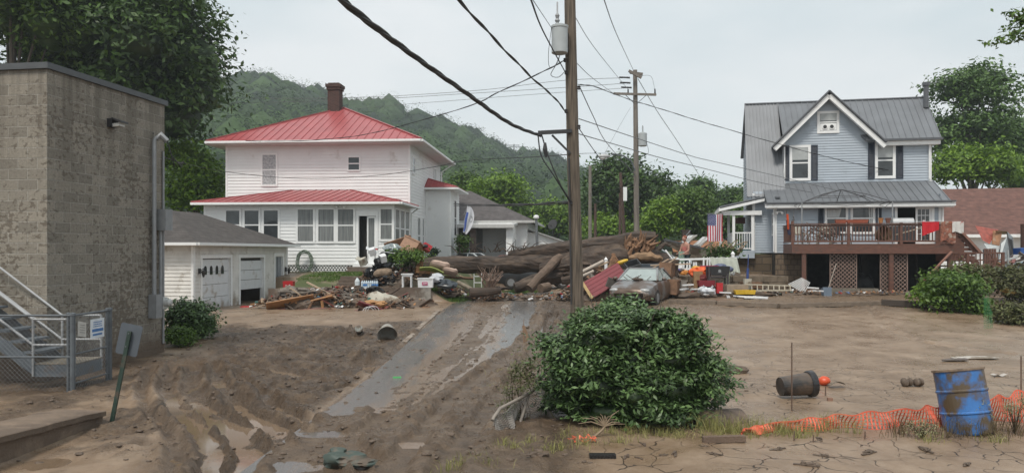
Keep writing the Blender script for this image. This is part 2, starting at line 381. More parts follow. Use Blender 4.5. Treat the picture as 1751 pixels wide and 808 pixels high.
    crack = np.maximum(crack, ss((10.4-y)/.6)*ss((x+.3)/.6))*(1-rough); rutm = rutm*(1-inr)
    # footprints and a drag line across the flat
    for pts, w, dep in FOOT:
        D = polydist(x, y, pts); z += -dep*np.exp(-(D/w)**2)*(vn(x*3, y*3, 5) > .42)+.6*dep*np.exp(-((D-w*1.6)/w)**2)*vn(x*7, y*7, 6)
    # wavelet lobe of thicker mud to the right of the big shrub
    lob = ss(.5-((x-3.0-.3*n1)/2.4)**2*.5-((y-13.6)/1.2)**2*.5+.2*n1); z += .07*ss(lob*3); rough = np.maximum(rough, .35*ss(lob*3))
    fade = np.interp(y, [-5, 4, 60, 120], [0, 1, 1, 0])*np.interp(np.abs(x), [30, 60], [1, 0]); z *= fade
    ex = -3.25+.09*(y-30.5)
    yard = ss((ex+1.2-x)/.5)*ss((y-30.5)/.2)*((x > -9.7) | (y > 35.6))
    grass = np.maximum(yard*(.75+.5*n1), ss((y-46)/6)*(1-inr))
    z = z*(1-.7*yard)
    return z, rough, crack, grass, rutm
FOOT = []
for pts, w, dep in [([(1490,527),(1515,560),(1560,580),(1650,597),(1760,608)], .12, .07), ([(1410,632),(1530,636),(1600,634)], .06, .04), ([(1280,630),(1400,634)], .05, .03), ([(1210,560),(1330,548),(1480,540)], .05, .03)]:
    q = [G(*p) for p in pts]; FOOT.append(([(a.x, a.y) for a in q], w, dep))
def Z(x, y):
    a = np.array([float(x)]); b = np.array([float(y)]); return float(base(a, b)[0]+detail(a, b)[0][0])
def GZ(px, py):
    p = G(px, py); return Vector((p.x, p.y, Z(p.x, p.y)))

def axis(parts):
    o = []
    for a, b, s in parts: o.append(np.arange(a, b, s))
    return np.unique(np.round(np.concatenate(o), 5))
def geo(a, b, s0, k):
    o = [a]; s = s0
    while o[-1] < b: o.append(o[-1]+s); s *= k
    return np.array(o)
gx = np.concatenate([-geo(17, 1600, .2, 1.13)[::-1], np.arange(-17, -8, .09)[1:], np.arange(-8, 9, .042), np.arange(9, 20, .09), geo(20, 1600, .2, 1.13)])
ys = [7.0]
while ys[-1] < 44: ys.append(ys[-1]+.0043*ys[-1])
gy = np.concatenate([-geo(-6.5, 400, .5, 1.3)[::-1], ys, geo(ys[-1]+.3, 2200, .35, 1.12)])
gy = np.unique(np.concatenate([gy, [30.42, 30.5, 30.6]]))
X, Y = np.meshgrid(gx, gy); dz, m_r, m_c, m_g, m_t = detail(X, Y); ZZ = base(X, Y)+dz
V = np.stack([X, Y, ZZ], -1).reshape(-1, 3); nx, ny = len(gx), len(gy)
i = np.arange(nx-1)[None]+np.arange(ny-1)[:,None]*nx; Q = np.stack([i, i+1, i+nx+1, i+nx], -1).reshape(-1, 4)

gm = bpy.data.materials.new('mud'); gm.use_nodes = True; t = gm.node_tree; b = t.nodes['Principled BSDF']; n_ = t.nodes.new; l_ = t.links.new
def noise(sc, det=6, vec=None, ro=.55, tt=None):
    k = (tt or t).nodes.new('ShaderNodeTexNoise'); k.inputs['Scale'].default_value = sc; k.inputs['Detail'].default_value = det; k.inputs['Roughness'].default_value = ro
    if vec is not None: (tt or t).links.new(vec, k.inputs[0])
    return k.outputs[0]
def ramp(inp, stops, tt=None):
    k = (tt or t).nodes.new('ShaderNodeValToRGB'); e = k.color_ramp.elements
    while len(e) < len(stops): e.new(.5)
    for q, (p, c) in zip(e, stops): q.position = p; q.color = tuple(c)+(1,) if len(c) == 3 else c
    (tt or t).links.new(inp, k.inputs[0]); return k.outputs[0]
def mix(f, a, c, tt=None):
    k = (tt or t).nodes.new('ShaderNodeMixRGB')
    for s_, v in zip(k.inputs, (f, a, c)):
        if hasattr(v, 'links'): (tt or t).links.new(v, s_)
        else: s_.default_value = v if not isinstance(v, tuple) else v+(1,)
    return k.outputs[0]
def mth(op, a, c=0, tt=None):
    k = (tt or t).nodes.new('ShaderNodeMath'); k.operation = op
    for s_, v in zip(k.inputs, (a, c)):
        if hasattr(v, 'links'): (tt or t).links.new(v, s_)
        else: s_.default_value = v
    return k.outputs[0]
obj_ = n_('ShaderNodeTexCoord').outputs['Object']; at = n_('ShaderNodeAttribute'); at.attribute_name = 'm'; sp = n_('ShaderNodeSeparateColor'); l_(at.outputs['Color'], sp.inputs[0])
dry = ramp(noise(1.1, 12, obj_, .72), [(.32, (.150, .100, .062)), (.5, (.215, .152, .102)), (.68, (.285, .212, .150))])
wet = ramp(noise(3.0, 12, obj_, .74), [(.34, (.040, .025, .014)), (.5, (.092, .060, .036)), (.66, (.18, .127, .082))])
c0 = mix(sp.outputs[0], dry, wet); c0 = mix(mth('MULTIPLY', at.outputs['Alpha'], .75), c0, ramp(noise(4, 6, obj_), [(.35, (.085, .060, .042)), (.65, (.16, .118, .085))]))
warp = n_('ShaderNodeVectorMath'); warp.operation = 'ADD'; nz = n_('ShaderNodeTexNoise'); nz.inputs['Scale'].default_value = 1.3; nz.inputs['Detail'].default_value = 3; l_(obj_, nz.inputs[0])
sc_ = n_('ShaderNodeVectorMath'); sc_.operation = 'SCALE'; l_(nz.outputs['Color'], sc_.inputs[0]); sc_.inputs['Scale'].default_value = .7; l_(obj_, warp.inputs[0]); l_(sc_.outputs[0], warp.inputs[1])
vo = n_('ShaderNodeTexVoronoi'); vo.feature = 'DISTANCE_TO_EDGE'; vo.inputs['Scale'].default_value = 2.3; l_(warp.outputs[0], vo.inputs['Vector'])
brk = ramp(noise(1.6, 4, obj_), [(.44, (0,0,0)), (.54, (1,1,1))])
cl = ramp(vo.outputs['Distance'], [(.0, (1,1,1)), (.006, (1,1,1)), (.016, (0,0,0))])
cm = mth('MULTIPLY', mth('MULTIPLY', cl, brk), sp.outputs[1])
c1 = mix(mth('MULTIPLY', cm, .95), c0, (.03, .021, .015))  # crack lines painted dark: shade inside the gaps put into the colour
spk = ramp(noise(34, 3, obj_, .7), [(.66, (0,0,0)), (.74, (1,1,1))]); c1 = mix(mth('MULTIPLY', spk, .35), c1, (.08, .055, .04))
gr = ramp(noise(5, 8, obj_, .7), [(.35, (.045, .05, .014)), (.6, (.075, .10, .03)), (.8, (.15, .115, .07))])
gmk = ramp(mth('ADD', mth('MULTIPLY', sp.outputs[2], .8), mth('MULTIPLY', noise(1.6, 8, obj_, .7), .5)), [(.55, (0,0,0)), (.8, (1,1,1))])
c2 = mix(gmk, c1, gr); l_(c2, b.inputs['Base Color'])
ro = ramp(noise(1.4, 6, obj_), [(.36, (.20,.20,.20)), (.62, (.55,.55,.55))]); ro = mix(at.outputs['Alpha'], ro, (.22, .22, .22)); l_(mix(mth('MULTIPLY', gmk, 1), ro, (.9,.9,.9)), b.inputs['Roughness'])
bp = n_('ShaderNodeBump'); bp.inputs['Strength'].default_value = .9; bp.inputs['Distance'].default_value = .04
hgt = mth('ADD', mth('MULTIPLY', noise(16, 10, obj_, .72), mth('ADD', mth('MULTIPLY', sp.outputs[0], 2.2), .3)), mth('MULTIPLY', cm, -1.2))
l_(hgt, bp.inputs['Height']); l_(bp.outputs[0], b.inputs['Normal'])
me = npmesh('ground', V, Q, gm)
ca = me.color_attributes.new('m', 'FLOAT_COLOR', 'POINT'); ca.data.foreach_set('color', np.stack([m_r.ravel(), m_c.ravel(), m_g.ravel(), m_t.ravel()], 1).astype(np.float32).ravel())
me.polygons.foreach_set('use_smooth', [True]*len(me.polygons))
gob = bpy.data.objects.new('ground', me); C.objects.link(gob); gob['kind'] = 'structure'

# road
rm = bpy.data.materials.new('wet asphalt'); rm.use_nodes = True; t = rm.node_tree; b = t.nodes['Principled BSDF']; n_ = t.nodes.new; l_ = t.links.new
o2 = n_('ShaderNodeTexCoord').outputs['Object']; mpp = n_('ShaderNodeMapping'); mpp.inputs['Scale'].default_value = (1.6, .25, 1); l_(o2, mpp.inputs[0])
sx_ = n_('ShaderNodeSeparateXYZ'); l_(o2, sx_.inputs[0]); ux = mth('ADD', mth('ADD', sx_.outputs[0], 3.385), mth('MULTIPLY', sx_.outputs[1], -.035))
um = ramp(mth('MULTIPLY', mth('ADD', ux, mth('MULTIPLY', noise(.8, 3, mpp.outputs[0]), .8)), .25), [(.0, (.7,.7,.7)), (.12, (.10,.10,.10)), (.24, (.15,.15,.15)), (.38, (1,1,1)), (.60, (1,1,1)), (.74, (.08,.08,.08)), (.95, (.10,.10,.10)), (1, (.8,.8,.8))])
film = ramp(mth('ADD', noise(2.6, 8, mpp.outputs[0], .7), mth('MULTIPLY', um, .32)), [(.58, (0,0,0)), (.74, (1,1,1))])
l_(mix(film, ramp(noise(60, 3, o2), [(.3, (.082,.079,.076)), (.7, (.128,.122,.116))]), (.175, .125, .086)), b.inputs['Base Color'])
l_(ramp(noise(1.3, 5, mpp.outputs[0]), [(.40, (.17,.17,.17)), (.72, (.32,.32,.32))]), b.inputs['Roughness'])
bp = n_('ShaderNodeBump'); bp.inputs['Strength'].default_value = .12; bp.inputs['Distance'].default_value = .01; l_(noise(50, 3, o2), bp.inputs['Height']); l_(bp.outputs[0], b.inputs['Normal'])
yy = np.concatenate([np.arange(6, 75, .5)]); uu = np.linspace(0, 1, 9)
U, YY = np.meshgrid(uu, yy); XX = road_left(YY)+U*ROADW; V = np.stack([XX, YY, base(XX, YY)+.0], -1).reshape(-1, 3); nx, ny = 9, len(yy)
i = np.arange(nx-1)[None]+np.arange(ny-1)[:,None]*nx; Q = np.stack([i, i+1, i+nx+1, i+nx], -1).reshape(-1, 4)
me = npmesh('road', V, Q, rm); me.polygons.foreach_set('use_smooth', [True]*len(me.polygons)); o = bpy.data.objects.new('road', me); C.objects.link(o); o['kind'] = 'structure'
pm = mat('brown water', (.17, .12, .08), rough=.06, var=.1)
yy = np.arange(7, 24, .3); xx = np.arange(-6.0, 1.61, .3); XX, YY = np.meshgrid(xx, yy); nx, ny = len(xx), len(yy)
i = np.arange(nx-1)[None]+np.arange(ny-1)[:,None]*nx; Q = np.stack([i, i+1, i+nx+1, i+nx], -1).reshape(-1, 4); Q = Q[(XX[:-1,:-1] < road_left(YY[:-1,:-1])-.35).ravel() | (YY[:-1,:-1] < 11.6).ravel()]
o = bpy.data.objects.new('puddle_water', npmesh('puddle_water', np.stack([XX, YY, base(XX, YY)-.08], -1).reshape(-1, 3), Q, pm)); C.objects.link(o); o['kind'] = 'structure'
# half buried kerb along the driveway side of the road
kc = mat('kerb concrete', (.27, .23, .19), .8, var=.2, bump=.4, dirt=(.17, .13, .10), dthr=.48)
m = MB()
for y0, y1 in [(19.8, 22.6), (22.62, 26.6)]:
    q = [(float(road_left(y))-.1+rnd.uniform(-.02, .02), y, B(float(road_left(y)), y)-.035) for y in np.linspace(y0, y1, 6)]
    for a, c in zip(q[:-1], q[1:]): m.beam(a, c, .14, .12)
solo('kerb', m, kc, None, None, kind='structure')

# ------------------------------------------------------------------ hills and far wood
rid_ = [(-300,150,300),(-100,190,300),(120,200,300),(250,190,300),(360,172,300),(400,150,305),(450,142,310),(500,150,315),(540,166,320),(600,180,330),(650,186,340),(700,204,350),(760,224,360),(800,232,370),(840,252,380),(865,272,385),(900,270,400),(930,270,405),(975,287,420),(1040,310,430),(1100,326,440),(1200,345,450),(1400,352,470),(1700,330,470),(2100,320,470)]
RW = np.array([[*P(a, b, c)] for a, b, c in rid_]); tt_ = np.linspace(0, len(RW)-1, 150)
rx_, ry_, rz_ = (np.interp(tt_, np.arange(len(RW)), RW[:,k]) for k in range(3))
def hillpt(k, s):   # k index float 0..149 along, s 0 base..1 ridge ..1.4 behind
    X = np.interp(k, np.arange(150), rx_); Yq = np.interp(k, np.arange(150), ry_); Zr = np.interp(k, np.arange(150), rz_)-6
    f = .3+.7*s; z = 3.2+(np.maximum(Zr, 4)-3.2)*np.where(s <= 1, s**1.25, 1-(s-1)*1.4)+5*fbm(X*f*.03, Yq*f*.03, 3)*np.clip(s*3, 0, 1)*(s < .97)
    return X*f, Yq*f, z
K_, S_ = np.meshgrid(np.arange(150.), np.linspace(0, 1.4, 26)); hx, hy, hz = hillpt(K_, S_)
V = np.stack([hx, hy, hz-1], -1).reshape(-1, 3); i = np.arange(149)[None]+np.arange(25)[:,None]*150; Q = np.stack([i, i+1, i+151, i+150], -1).reshape(-1, 4)
o = bpy.data.objects.new('hills', npmesh('hills', V, Q, mat('forest floor', (.03, .045, .015), .9, var=.3, sc=.05))); C.objects.link(o); o['kind'] = 'structure'
LM_far = leafmat('far foliage', (.008, .025, .008), (.070, .135, .030), .8, .12)
g = np.random.default_rng(5)
def wood(name, pts, seed, per, size, m, R0=(3.8, 8.2)):
    g = np.random.default_rng(seed); import bmesh
    bm = bmesh.new(); bmesh.ops.create_icosphere(bm, subdivisions=1, radius=1); iv = np.array([v.co[:] for v in bm.verts]); fi = np.array([[v.index for v in f.verts] for f in bm.faces]); bm.free()
    n = len(pts); r = g.uniform(*R0, n); hh = g.uniform(.9, 1.35, n); cv = g.random(n)
    d = nrm(g.normal(size=(n, per, 3))); d[...,2] = np.where(d[...,2] < -.3, -d[...,2], d[...,2])
    lump = 1+.13*np.sin(d[...,0]*4+cv[:,None]*30)*np.cos(d[...,1]*5+cv[:,None]*11)+.05*g.normal(size=(n, per))
    p = pts[:,None]+d*lump[...,None]*np.stack([r, r, r*hh], -1)[:,None]
    nn = nrm(d*.9+np.array([0,0,.4])+g.normal(size=d.shape)*.28); t1 = nrm(np.cross(nn, g.normal(size=d.shape))); t2 = np.cross(nn, t1); s = size*g.uniform(.6, 1.3, (n, per, 1))
    V1 = np.stack([p-t1*s*.5, p+t2*s*.35, p+t1*s*.5], 2).reshape(-1, 3); F1 = np.arange(len(V1)).reshape(-1, 3)
    V2 = (pts[:,None]+iv*g.uniform(.85, 1.1, (n, len(iv), 1))*(np.stack([r, r, r*hh], -1)*.95)[:,None]).reshape(-1, 3); F2 = (fi[None]+(np.arange(n)*len(iv))[:,None,None]).reshape(-1, 3)+len(V1)
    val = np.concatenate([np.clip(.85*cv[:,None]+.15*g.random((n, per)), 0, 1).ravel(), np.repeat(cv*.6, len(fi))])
    o = bpy.data.objects.new(name, npmesh(name, np.concatenate([V1, V2]), np.concatenate([F1, F2]), m, val)); C.objects.link(o); return o
kk = g.uniform(0, 149, 2900); s2 = g.uniform(0, 1.02, 2900)**.75
hx, hy, hz = hillpt(kk, s2); px_ = hx/hy*F+875.5; vis = (px_ > 230) & (px_ < 1060) | (px_ > 1120) & (px_ < 1320) & (s2 < .8)
vis &= ~((px_ < 330) & (s2 < .4)); pts = np.stack([hx, hy, hz+2.5], -1)[vis]
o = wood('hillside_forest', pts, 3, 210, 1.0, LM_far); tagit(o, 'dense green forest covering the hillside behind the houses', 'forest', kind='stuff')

# ------------------------------------------------------------------ trees
barkm = mat('bark', (.09, .075, .06), .9, var=.35, sc=8, bump=.8, bsc=20, stretch=(1,1,.25))
LMK = {'dark': leafmat('dark leaves', (.016, .040, .006), (.085, .165, .028), .55), 'mid': leafmat('mid leaves', (.030, .070, .008), (.125, .215, .028), .55),
       'bright': leafmat('bright leaves', (.05, .115, .006), (.21, .34, .024), .55), 'grey': leafmat('grey green leaves', (.034, .075, .014), (.135, .24, .055), .55),
       'shrub': leafmat('shrub leaves', (.014, .034, .008), (.14, .235, .080), .42, .15), 'weed': leafmat('weed', (.05, .045, .02), (.13, .15, .05), .7), 'conifer': leafmat('conifer', (.01, .03, .01), (.04, .08, .03), .6)}
def tree(label, px, ytop, ybot, d, wpx, kind, seed, name='broadleaf_tree', cat='tree', nl=12, ncl=260, per=42, size=.3, rc=.55, core=.6, depth=1.0, tr=None, group=None, shell=.75, fill=1):
    g = random.Random(seed); s = d/F; cx = (px-875.5)*s; zt = CZ+(HY-ytop)*s; zb = CZ+(HY-ybot)*s; w = wpx*s/2; H = (zt-zb)/2; cz = (zt+zb)/2
    gz = B(cx, d); lobes = [(0, 0, cz-gz, w*.6, w*.6*depth, H*.68)]
    for k in range(nl):
        a = g.uniform(0, 2*math.pi); e = g.uniform(-.75, .95); rr = math.sqrt(max(0, 1-e*e)); q = g.uniform(.26, .46)
        lobes.append((math.cos(a)*rr*w*(1-q)*1.02, math.sin(a)*rr*w*depth*(1-q), cz-gz+e*H*(1-q)*1.05, w*q, w*q, min(H, w)*q*g.uniform(.8, 1.05)))
    t = thing(name, label, cat, (cx, d, gz), 0, group); m = MB(); r = tr or max(.12, w*.06)
    top = cz-gz+H*.45; m.tube([(0, 0, -.3), (g.uniform(-.1,.1), 0, top*.3), (g.uniform(-.3,.3), g.uniform(-.3,.3), top*.65), (g.uniform(-.4,.4), 0, top)], [r*1.35, r, r*.75, r*.25], 8)
    for l in lobes[1:1+min(nl, 8)]:
        z0 = min(max(l[2]*.45, .3), top*.7); m.tube([(0, 0, z0), (l[0]*.45, l[1]*.45, (z0+l[2])*.5+.1*H), (l[0], l[1], l[2])], [r*.5, r*.32, r*.1], 6)
    part(t, 'trunk', m, barkm, smooth=True)
    c = bpy.data.objects.new('crown', crownmesh('crown', lobes, LMK[kind], ncl, per, size, seed, core, rc=rc, shell=shell)); C.objects.link(c); c.parent = t; return t
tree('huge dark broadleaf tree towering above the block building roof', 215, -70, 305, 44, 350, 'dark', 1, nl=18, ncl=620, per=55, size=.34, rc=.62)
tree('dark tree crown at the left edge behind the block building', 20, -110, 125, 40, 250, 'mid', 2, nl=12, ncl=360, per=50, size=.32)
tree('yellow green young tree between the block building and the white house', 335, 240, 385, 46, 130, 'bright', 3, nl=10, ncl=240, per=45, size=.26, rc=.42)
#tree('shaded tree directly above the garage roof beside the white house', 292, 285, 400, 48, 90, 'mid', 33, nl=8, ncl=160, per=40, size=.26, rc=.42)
tree('light green tree right behind the grey roofed bungalow', 840, 292, 392, 78, 130, 'bright', 4, nl=10, ncl=260, per=40, size=.36, rc=.6)  # light green leaves of its own colour
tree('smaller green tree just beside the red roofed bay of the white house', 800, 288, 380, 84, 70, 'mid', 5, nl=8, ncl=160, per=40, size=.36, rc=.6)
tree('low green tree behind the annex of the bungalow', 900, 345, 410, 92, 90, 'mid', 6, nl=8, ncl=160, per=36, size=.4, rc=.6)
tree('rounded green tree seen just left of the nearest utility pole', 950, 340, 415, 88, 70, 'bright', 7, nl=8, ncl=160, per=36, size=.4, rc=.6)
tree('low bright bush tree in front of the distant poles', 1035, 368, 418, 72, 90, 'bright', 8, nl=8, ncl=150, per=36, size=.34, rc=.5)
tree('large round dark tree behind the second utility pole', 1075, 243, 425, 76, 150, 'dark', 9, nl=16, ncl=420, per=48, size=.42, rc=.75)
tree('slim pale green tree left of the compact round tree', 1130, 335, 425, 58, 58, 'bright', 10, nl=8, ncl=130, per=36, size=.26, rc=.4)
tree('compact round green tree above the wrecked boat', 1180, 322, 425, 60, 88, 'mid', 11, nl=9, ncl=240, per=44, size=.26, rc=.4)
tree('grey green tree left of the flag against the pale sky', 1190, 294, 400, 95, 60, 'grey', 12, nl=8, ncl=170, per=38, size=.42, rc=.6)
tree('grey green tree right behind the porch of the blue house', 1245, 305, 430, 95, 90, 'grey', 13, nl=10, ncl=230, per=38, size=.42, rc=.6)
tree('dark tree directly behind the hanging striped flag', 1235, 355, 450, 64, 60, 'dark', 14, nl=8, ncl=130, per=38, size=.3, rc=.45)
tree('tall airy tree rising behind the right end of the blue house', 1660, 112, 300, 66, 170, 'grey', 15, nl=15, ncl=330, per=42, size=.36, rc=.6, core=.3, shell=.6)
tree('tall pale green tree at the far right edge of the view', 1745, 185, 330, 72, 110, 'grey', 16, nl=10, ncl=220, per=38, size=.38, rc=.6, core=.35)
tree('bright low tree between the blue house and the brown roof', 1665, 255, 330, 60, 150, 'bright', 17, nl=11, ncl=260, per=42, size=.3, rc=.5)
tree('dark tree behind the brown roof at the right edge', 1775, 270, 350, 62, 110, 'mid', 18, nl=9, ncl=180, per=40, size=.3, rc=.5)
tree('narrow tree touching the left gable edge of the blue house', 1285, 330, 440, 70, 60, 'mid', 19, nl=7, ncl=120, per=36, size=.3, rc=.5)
tree('small cone shaped evergreen shrub beside the bay of the white house', 741, 420, 447, 42.5, 15, 'conifer', 20, name='evergreen_shrub', cat='shrub', nl=3, ncl=40, per=30, size=.1, rc=.1, tr=.05)
tree('green shrub at the right corner of the white house bay', 790, 398, 440, 45.5, 16, 'mid', 21, name='garden_shrub', cat='shrub', nl=4, ncl=40, per=30, size=.14, rc=.16, tr=.05)
tree('leafy dark shrub against the corner of the block building', 325, 515, 582, 20.5, 82, 'shrub', 22, name='garden_shrub', cat='shrub', nl=9, ncl=230, per=42, size=.1, rc=.15, tr=.04, core=.7)
tree('small low shrub at the foot of the block building corner', 306, 560, 592, 19.2, 42, 'mid', 23, name='garden_shrub', cat='shrub', nl=5, ncl=70, per=30, size=.08, rc=.1, tr=.02)
tree('leafy green shrub in front of the deck stairs', 1640, 466, 553, 25.0, 112, 'mid', 24, name='garden_shrub', cat='shrub', nl=10, ncl=260, per=34, size=.13, rc=.2, tr=.04, core=.6)
tree('bright green vine bush at the left of the deck shrub', 1595, 487, 525, 25.5, 56, 'bright', 25, name='garden_shrub', cat='shrub', nl=6, ncl=80, per=26, size=.17, rc=.14, tr=.02, core=.4)
tree('muddy brown bush tangled at the far right edge', 1730, 450, 525, 27.5, 95, 'weed', 26, name='flattened_bush', cat='shrub', nl=10, ncl=220, per=34, size=.13, rc=.2, tr=.03, core=.5)
tree('brown mud coated bush below the deck stairs', 1640, 455, 505, 27.0, 80, 'weed', 27, name='flattened_bush', cat='shrub', nl=8, ncl=180, per=34, size=.13, rc=.2, tr=.03, core=.5)
tree('straggly green weeds heaped at the right edge of the mud field', 1742, 520, 568, 22.5, 70, 'weed', 28, name='weed_clump', cat='weeds', nl=6, ncl=90, per=30, size=.12, rc=.16, tr=.02, core=.5)

# the big shrub in the middle foreground
bc = Vector((1.93, 12.0, 0)); sh = thing('big_shrub', 'big rounded leafy green shrub standing before the nearest utility pole', 'shrub', (bc.x-.2, 11.6, B(bc.x, 11.6)))
gg = random.Random(4); cx, cz, w, H = 1.62, 1.02, 1.33, 1.0
lb = [(0, 0, .95, 1.0, .85, .72)]
for k in range(24):
    a = gg.uniform(0, 2*math.pi); e = gg.uniform(-.5, .98); rr = math.sqrt(max(0, 1-e*e)); q = gg.uniform(.2, .38)
    lb.append((math.cos(a)*rr*1.42*(1-q), math.sin(a)*rr*1.05*(1-q), .80+e*.98*(1-q*.8)*(1.0 if e > 0 else .8), 1.42*q, 1.2*q, 1.05*q))
lb += [(math.cos(a_)*1.33*r_, math.sin(a_)*1.0*r_, z_, .2, .18, .17) for a_, r_, z_ in [(gg.uniform(0, 6.28), *q_) for q_ in [(1.0, .9), (.98, 1.1), (1.02, .6), (.88, 1.35), (.76, 1.45), (.93, 1.2), (1.03, .5), (1.0, .8)]+[(0, 1.72), (.3, 1.7), (.45, 1.6), (.4, 1.62)]]]+[(math.cos(k*.7)*1.0, math.sin(k*.7)*.7, .22, .45, .4, .3) for k in range(9)]+[(-.95, -.1, .55, .5, .5, .5), (1.15, -.15, .55, .5, .5, .42), (-.1, 0, 1.45, .55, .5, .35), (.55, -.2, 1.35, .45, .45, .35), (-.6, -.2, 1.2, .5, .5, .38), (0,-.6,.5,.8,.5,.5), (.6,-.5,.5,.6,.5,.45), (-.5,-.6,.6,.55,.5,.45)]
def lvshape(name, lobes, m, ncl, per, size, seed, **k):
    return crownmesh(name, lobes, m, ncl, per, size, seed, .60, **k)
lb = [(x*.95+(.1 if z < .6 and x < 0 else 0), y, z*.95, a*.95, b_, c_*.95) for x, y, z, a, b_, c_ in lb]
c = bpy.data.objects.new('crown', lvshape('crown', lb, LMK['shrub'], 1300, 52, .08, 8, rc=.105, up=1.0, shell=.72, flat=.32, zmin=.02, wid=.42, cw=.6)); C.objects.link(c); c.parent = sh
m = MB()
for k in range(9):
    a = k*.7; m.tube([(.1*math.cos(a), .1*math.sin(a), -.1), (.35*math.cos(a), .3*math.sin(a), .5), (.8*math.cos(a), .6*math.sin(a), 1.1)], [.05, .035, .012], 6)
for k in range(26):
    a = gg.uniform(0, 6.28); e = gg.uniform(.2, 1.2); r_ = math.cos(e); p_ = Vector((math.cos(a)*1.36*r_, math.sin(a)*1.02*r_, .70+1.0*math.sin(e))); m.tube([p_*.75, p_*1.02+Vector((0, 0, .04)), p_*1.12+Vector((gg.uniform(-.06, .06), 0, gg.uniform(.02, .12)))], [.008, .006, .002], 4)
part(sh, 'stem', m, barkm, smooth=True)
# dark underside of the shrub: a drainage pipe mouth lies to its right
m = MB(); p = G(1172, 742)
m.tube([(0, 0, .12), (.75, .35, .08)], .21, 18, cap=False); m.tube([(0, 0, .12), (.75, .35, .08)], .185, 18, cap=False); 
solo('drain_pipe', m, mat('culvert mud', (.14, .10, .075), .6, var=.25, bump=.5), 'mud covered pipe end lying beside the big shrub', 'pipe', loc=(p.x+.25, p.y+.55, B(p.x, p.y)-.12), smooth=True)
# overhanging twig, upper right corner
t = thing('tree_branch', 'leafy twigs hanging in at the upper right corner', 'branch', P(1790, 40, 14)); m = MB(); m.tube([(0.6, 0, .3), (0, 0, .1), (-.45, .1, -.1), (-.85, .1, -.28)], [.05, .03, .018, .006], 6); m.tube([(-.2, 0, 0), (-.5, .1, .15), (-.7, .1, .18)], [.02, .012, .005], 6); part(t, 'branch', m, barkm)
c = bpy.data.objects.new('foliage', npmesh('foliage', *(lambda q: (q[0], q[1], LMK['mid'], q[2]))(leaves([(-.3, 0, -.12, .5, .3, .2), (-.6, .1, -.3, .32, .2, .1), (-.55, .1, .16, .2, .2, .09), (0,0,.1,.4,.3,.3)], 60, 16, .09, 3, rc=.07)))); C.objects.link(c); c.parent = t
# ------------------------------------------------------------------ shared building materials
white = mat('white siding', (.72, .73, .73), .55, low=.2, var=.04, sc=1.2, dirt=(.50, .48, .45), dsc=.9, dthr=.66)
whitel = mat('muddied white siding', (.63, .62, .59), .6, low=.25, var=.1, sc=2, dirt=(.36, .33, .28), dsc=1.6, dthr=.6)
trim = mat('white trim', (.75, .76, .76), .5, var=.04, dirt=(.5, .48, .45), dsc=2, dthr=.68)
soff = mat('soffit', (.55, .55, .54), .6, var=.05)
gl = mat('window glass', (.030, .036, .040), .08, var=.5, sc=1.5, spec=.7)
glc = mat('curtained glass', (.17, .18, .18), .22, var=.35, sc=5, stretch=(4, 4, .2), spec=.5)
glw = mat('lace behind glass', (.34, .35, .36), .3, var=.35, sc=14, spec=.4)
redm = mat('red roof metal', (.33, .072, .075), .36, var=.1, sc=1.5, metal=.0, spec=.5)
greym = mat('grey roof metal', (.16, .17, .185), .5, metal=.25, var=.1, sc=1.2)
greyt = mat('grey roof trim', (.10, .105, .115), .4, metal=.3)
def shingle(name, col):
    m = mat(name, col, .9, var=.25, sc=3, bump=.3, bsc=60); t = m.node_tree; b = t.nodes['Principled BSDF']; old = b.inputs['Base Color'].links[0].from_socket
    sp = t.nodes.new('ShaderNodeTexCoord'); br = t.nodes.new('ShaderNodeTexBrick'); se = t.nodes.new('ShaderNodeSeparateXYZ'); cb = t.nodes.new('ShaderNodeCombineXYZ'); ad = t.nodes.new('ShaderNodeMath')
    t.links.new(sp.outputs['Object'], se.inputs[0]); t.links.new(se.outputs[0], ad.inputs[0]); t.links.new(se.outputs[1], ad.inputs[1]); t.links.new(ad.outputs[0], cb.inputs[0]); t.links.new(se.outputs[2], cb.inputs[1]); t.links.new(cb.outputs[0], br.inputs[0])
    br.inputs['Scale'].default_value = 1; br.inputs['Brick Width'].default_value = .4; br.inputs['Row Height'].default_value = .09; br.inputs['Mortar Size'].default_value = .008
    br.inputs['Color1'].default_value = (1,1,1,1); br.inputs['Color2'].default_value = (.78,.78,.78,1); br.inputs['Mortar'].default_value = (.5,.5,.5,1)
    mx = t.nodes.new('ShaderNodeMixRGB'); mx.blend_type = 'MULTIPLY'; mx.inputs[0].default_value = 1; t.links.new(old, mx.inputs[1]); t.links.new(br.outputs[0], mx.inputs[2]); t.links.new(mx.outputs[0], b.inputs['Base Color']); return m
sh_d = shingle('dark shingles', (.075, .066, .062)); sh_g = shingle('grey shingles', (.10, .09, .09)); sh_b = shingle('brown shingles', (.15, .075, .06))
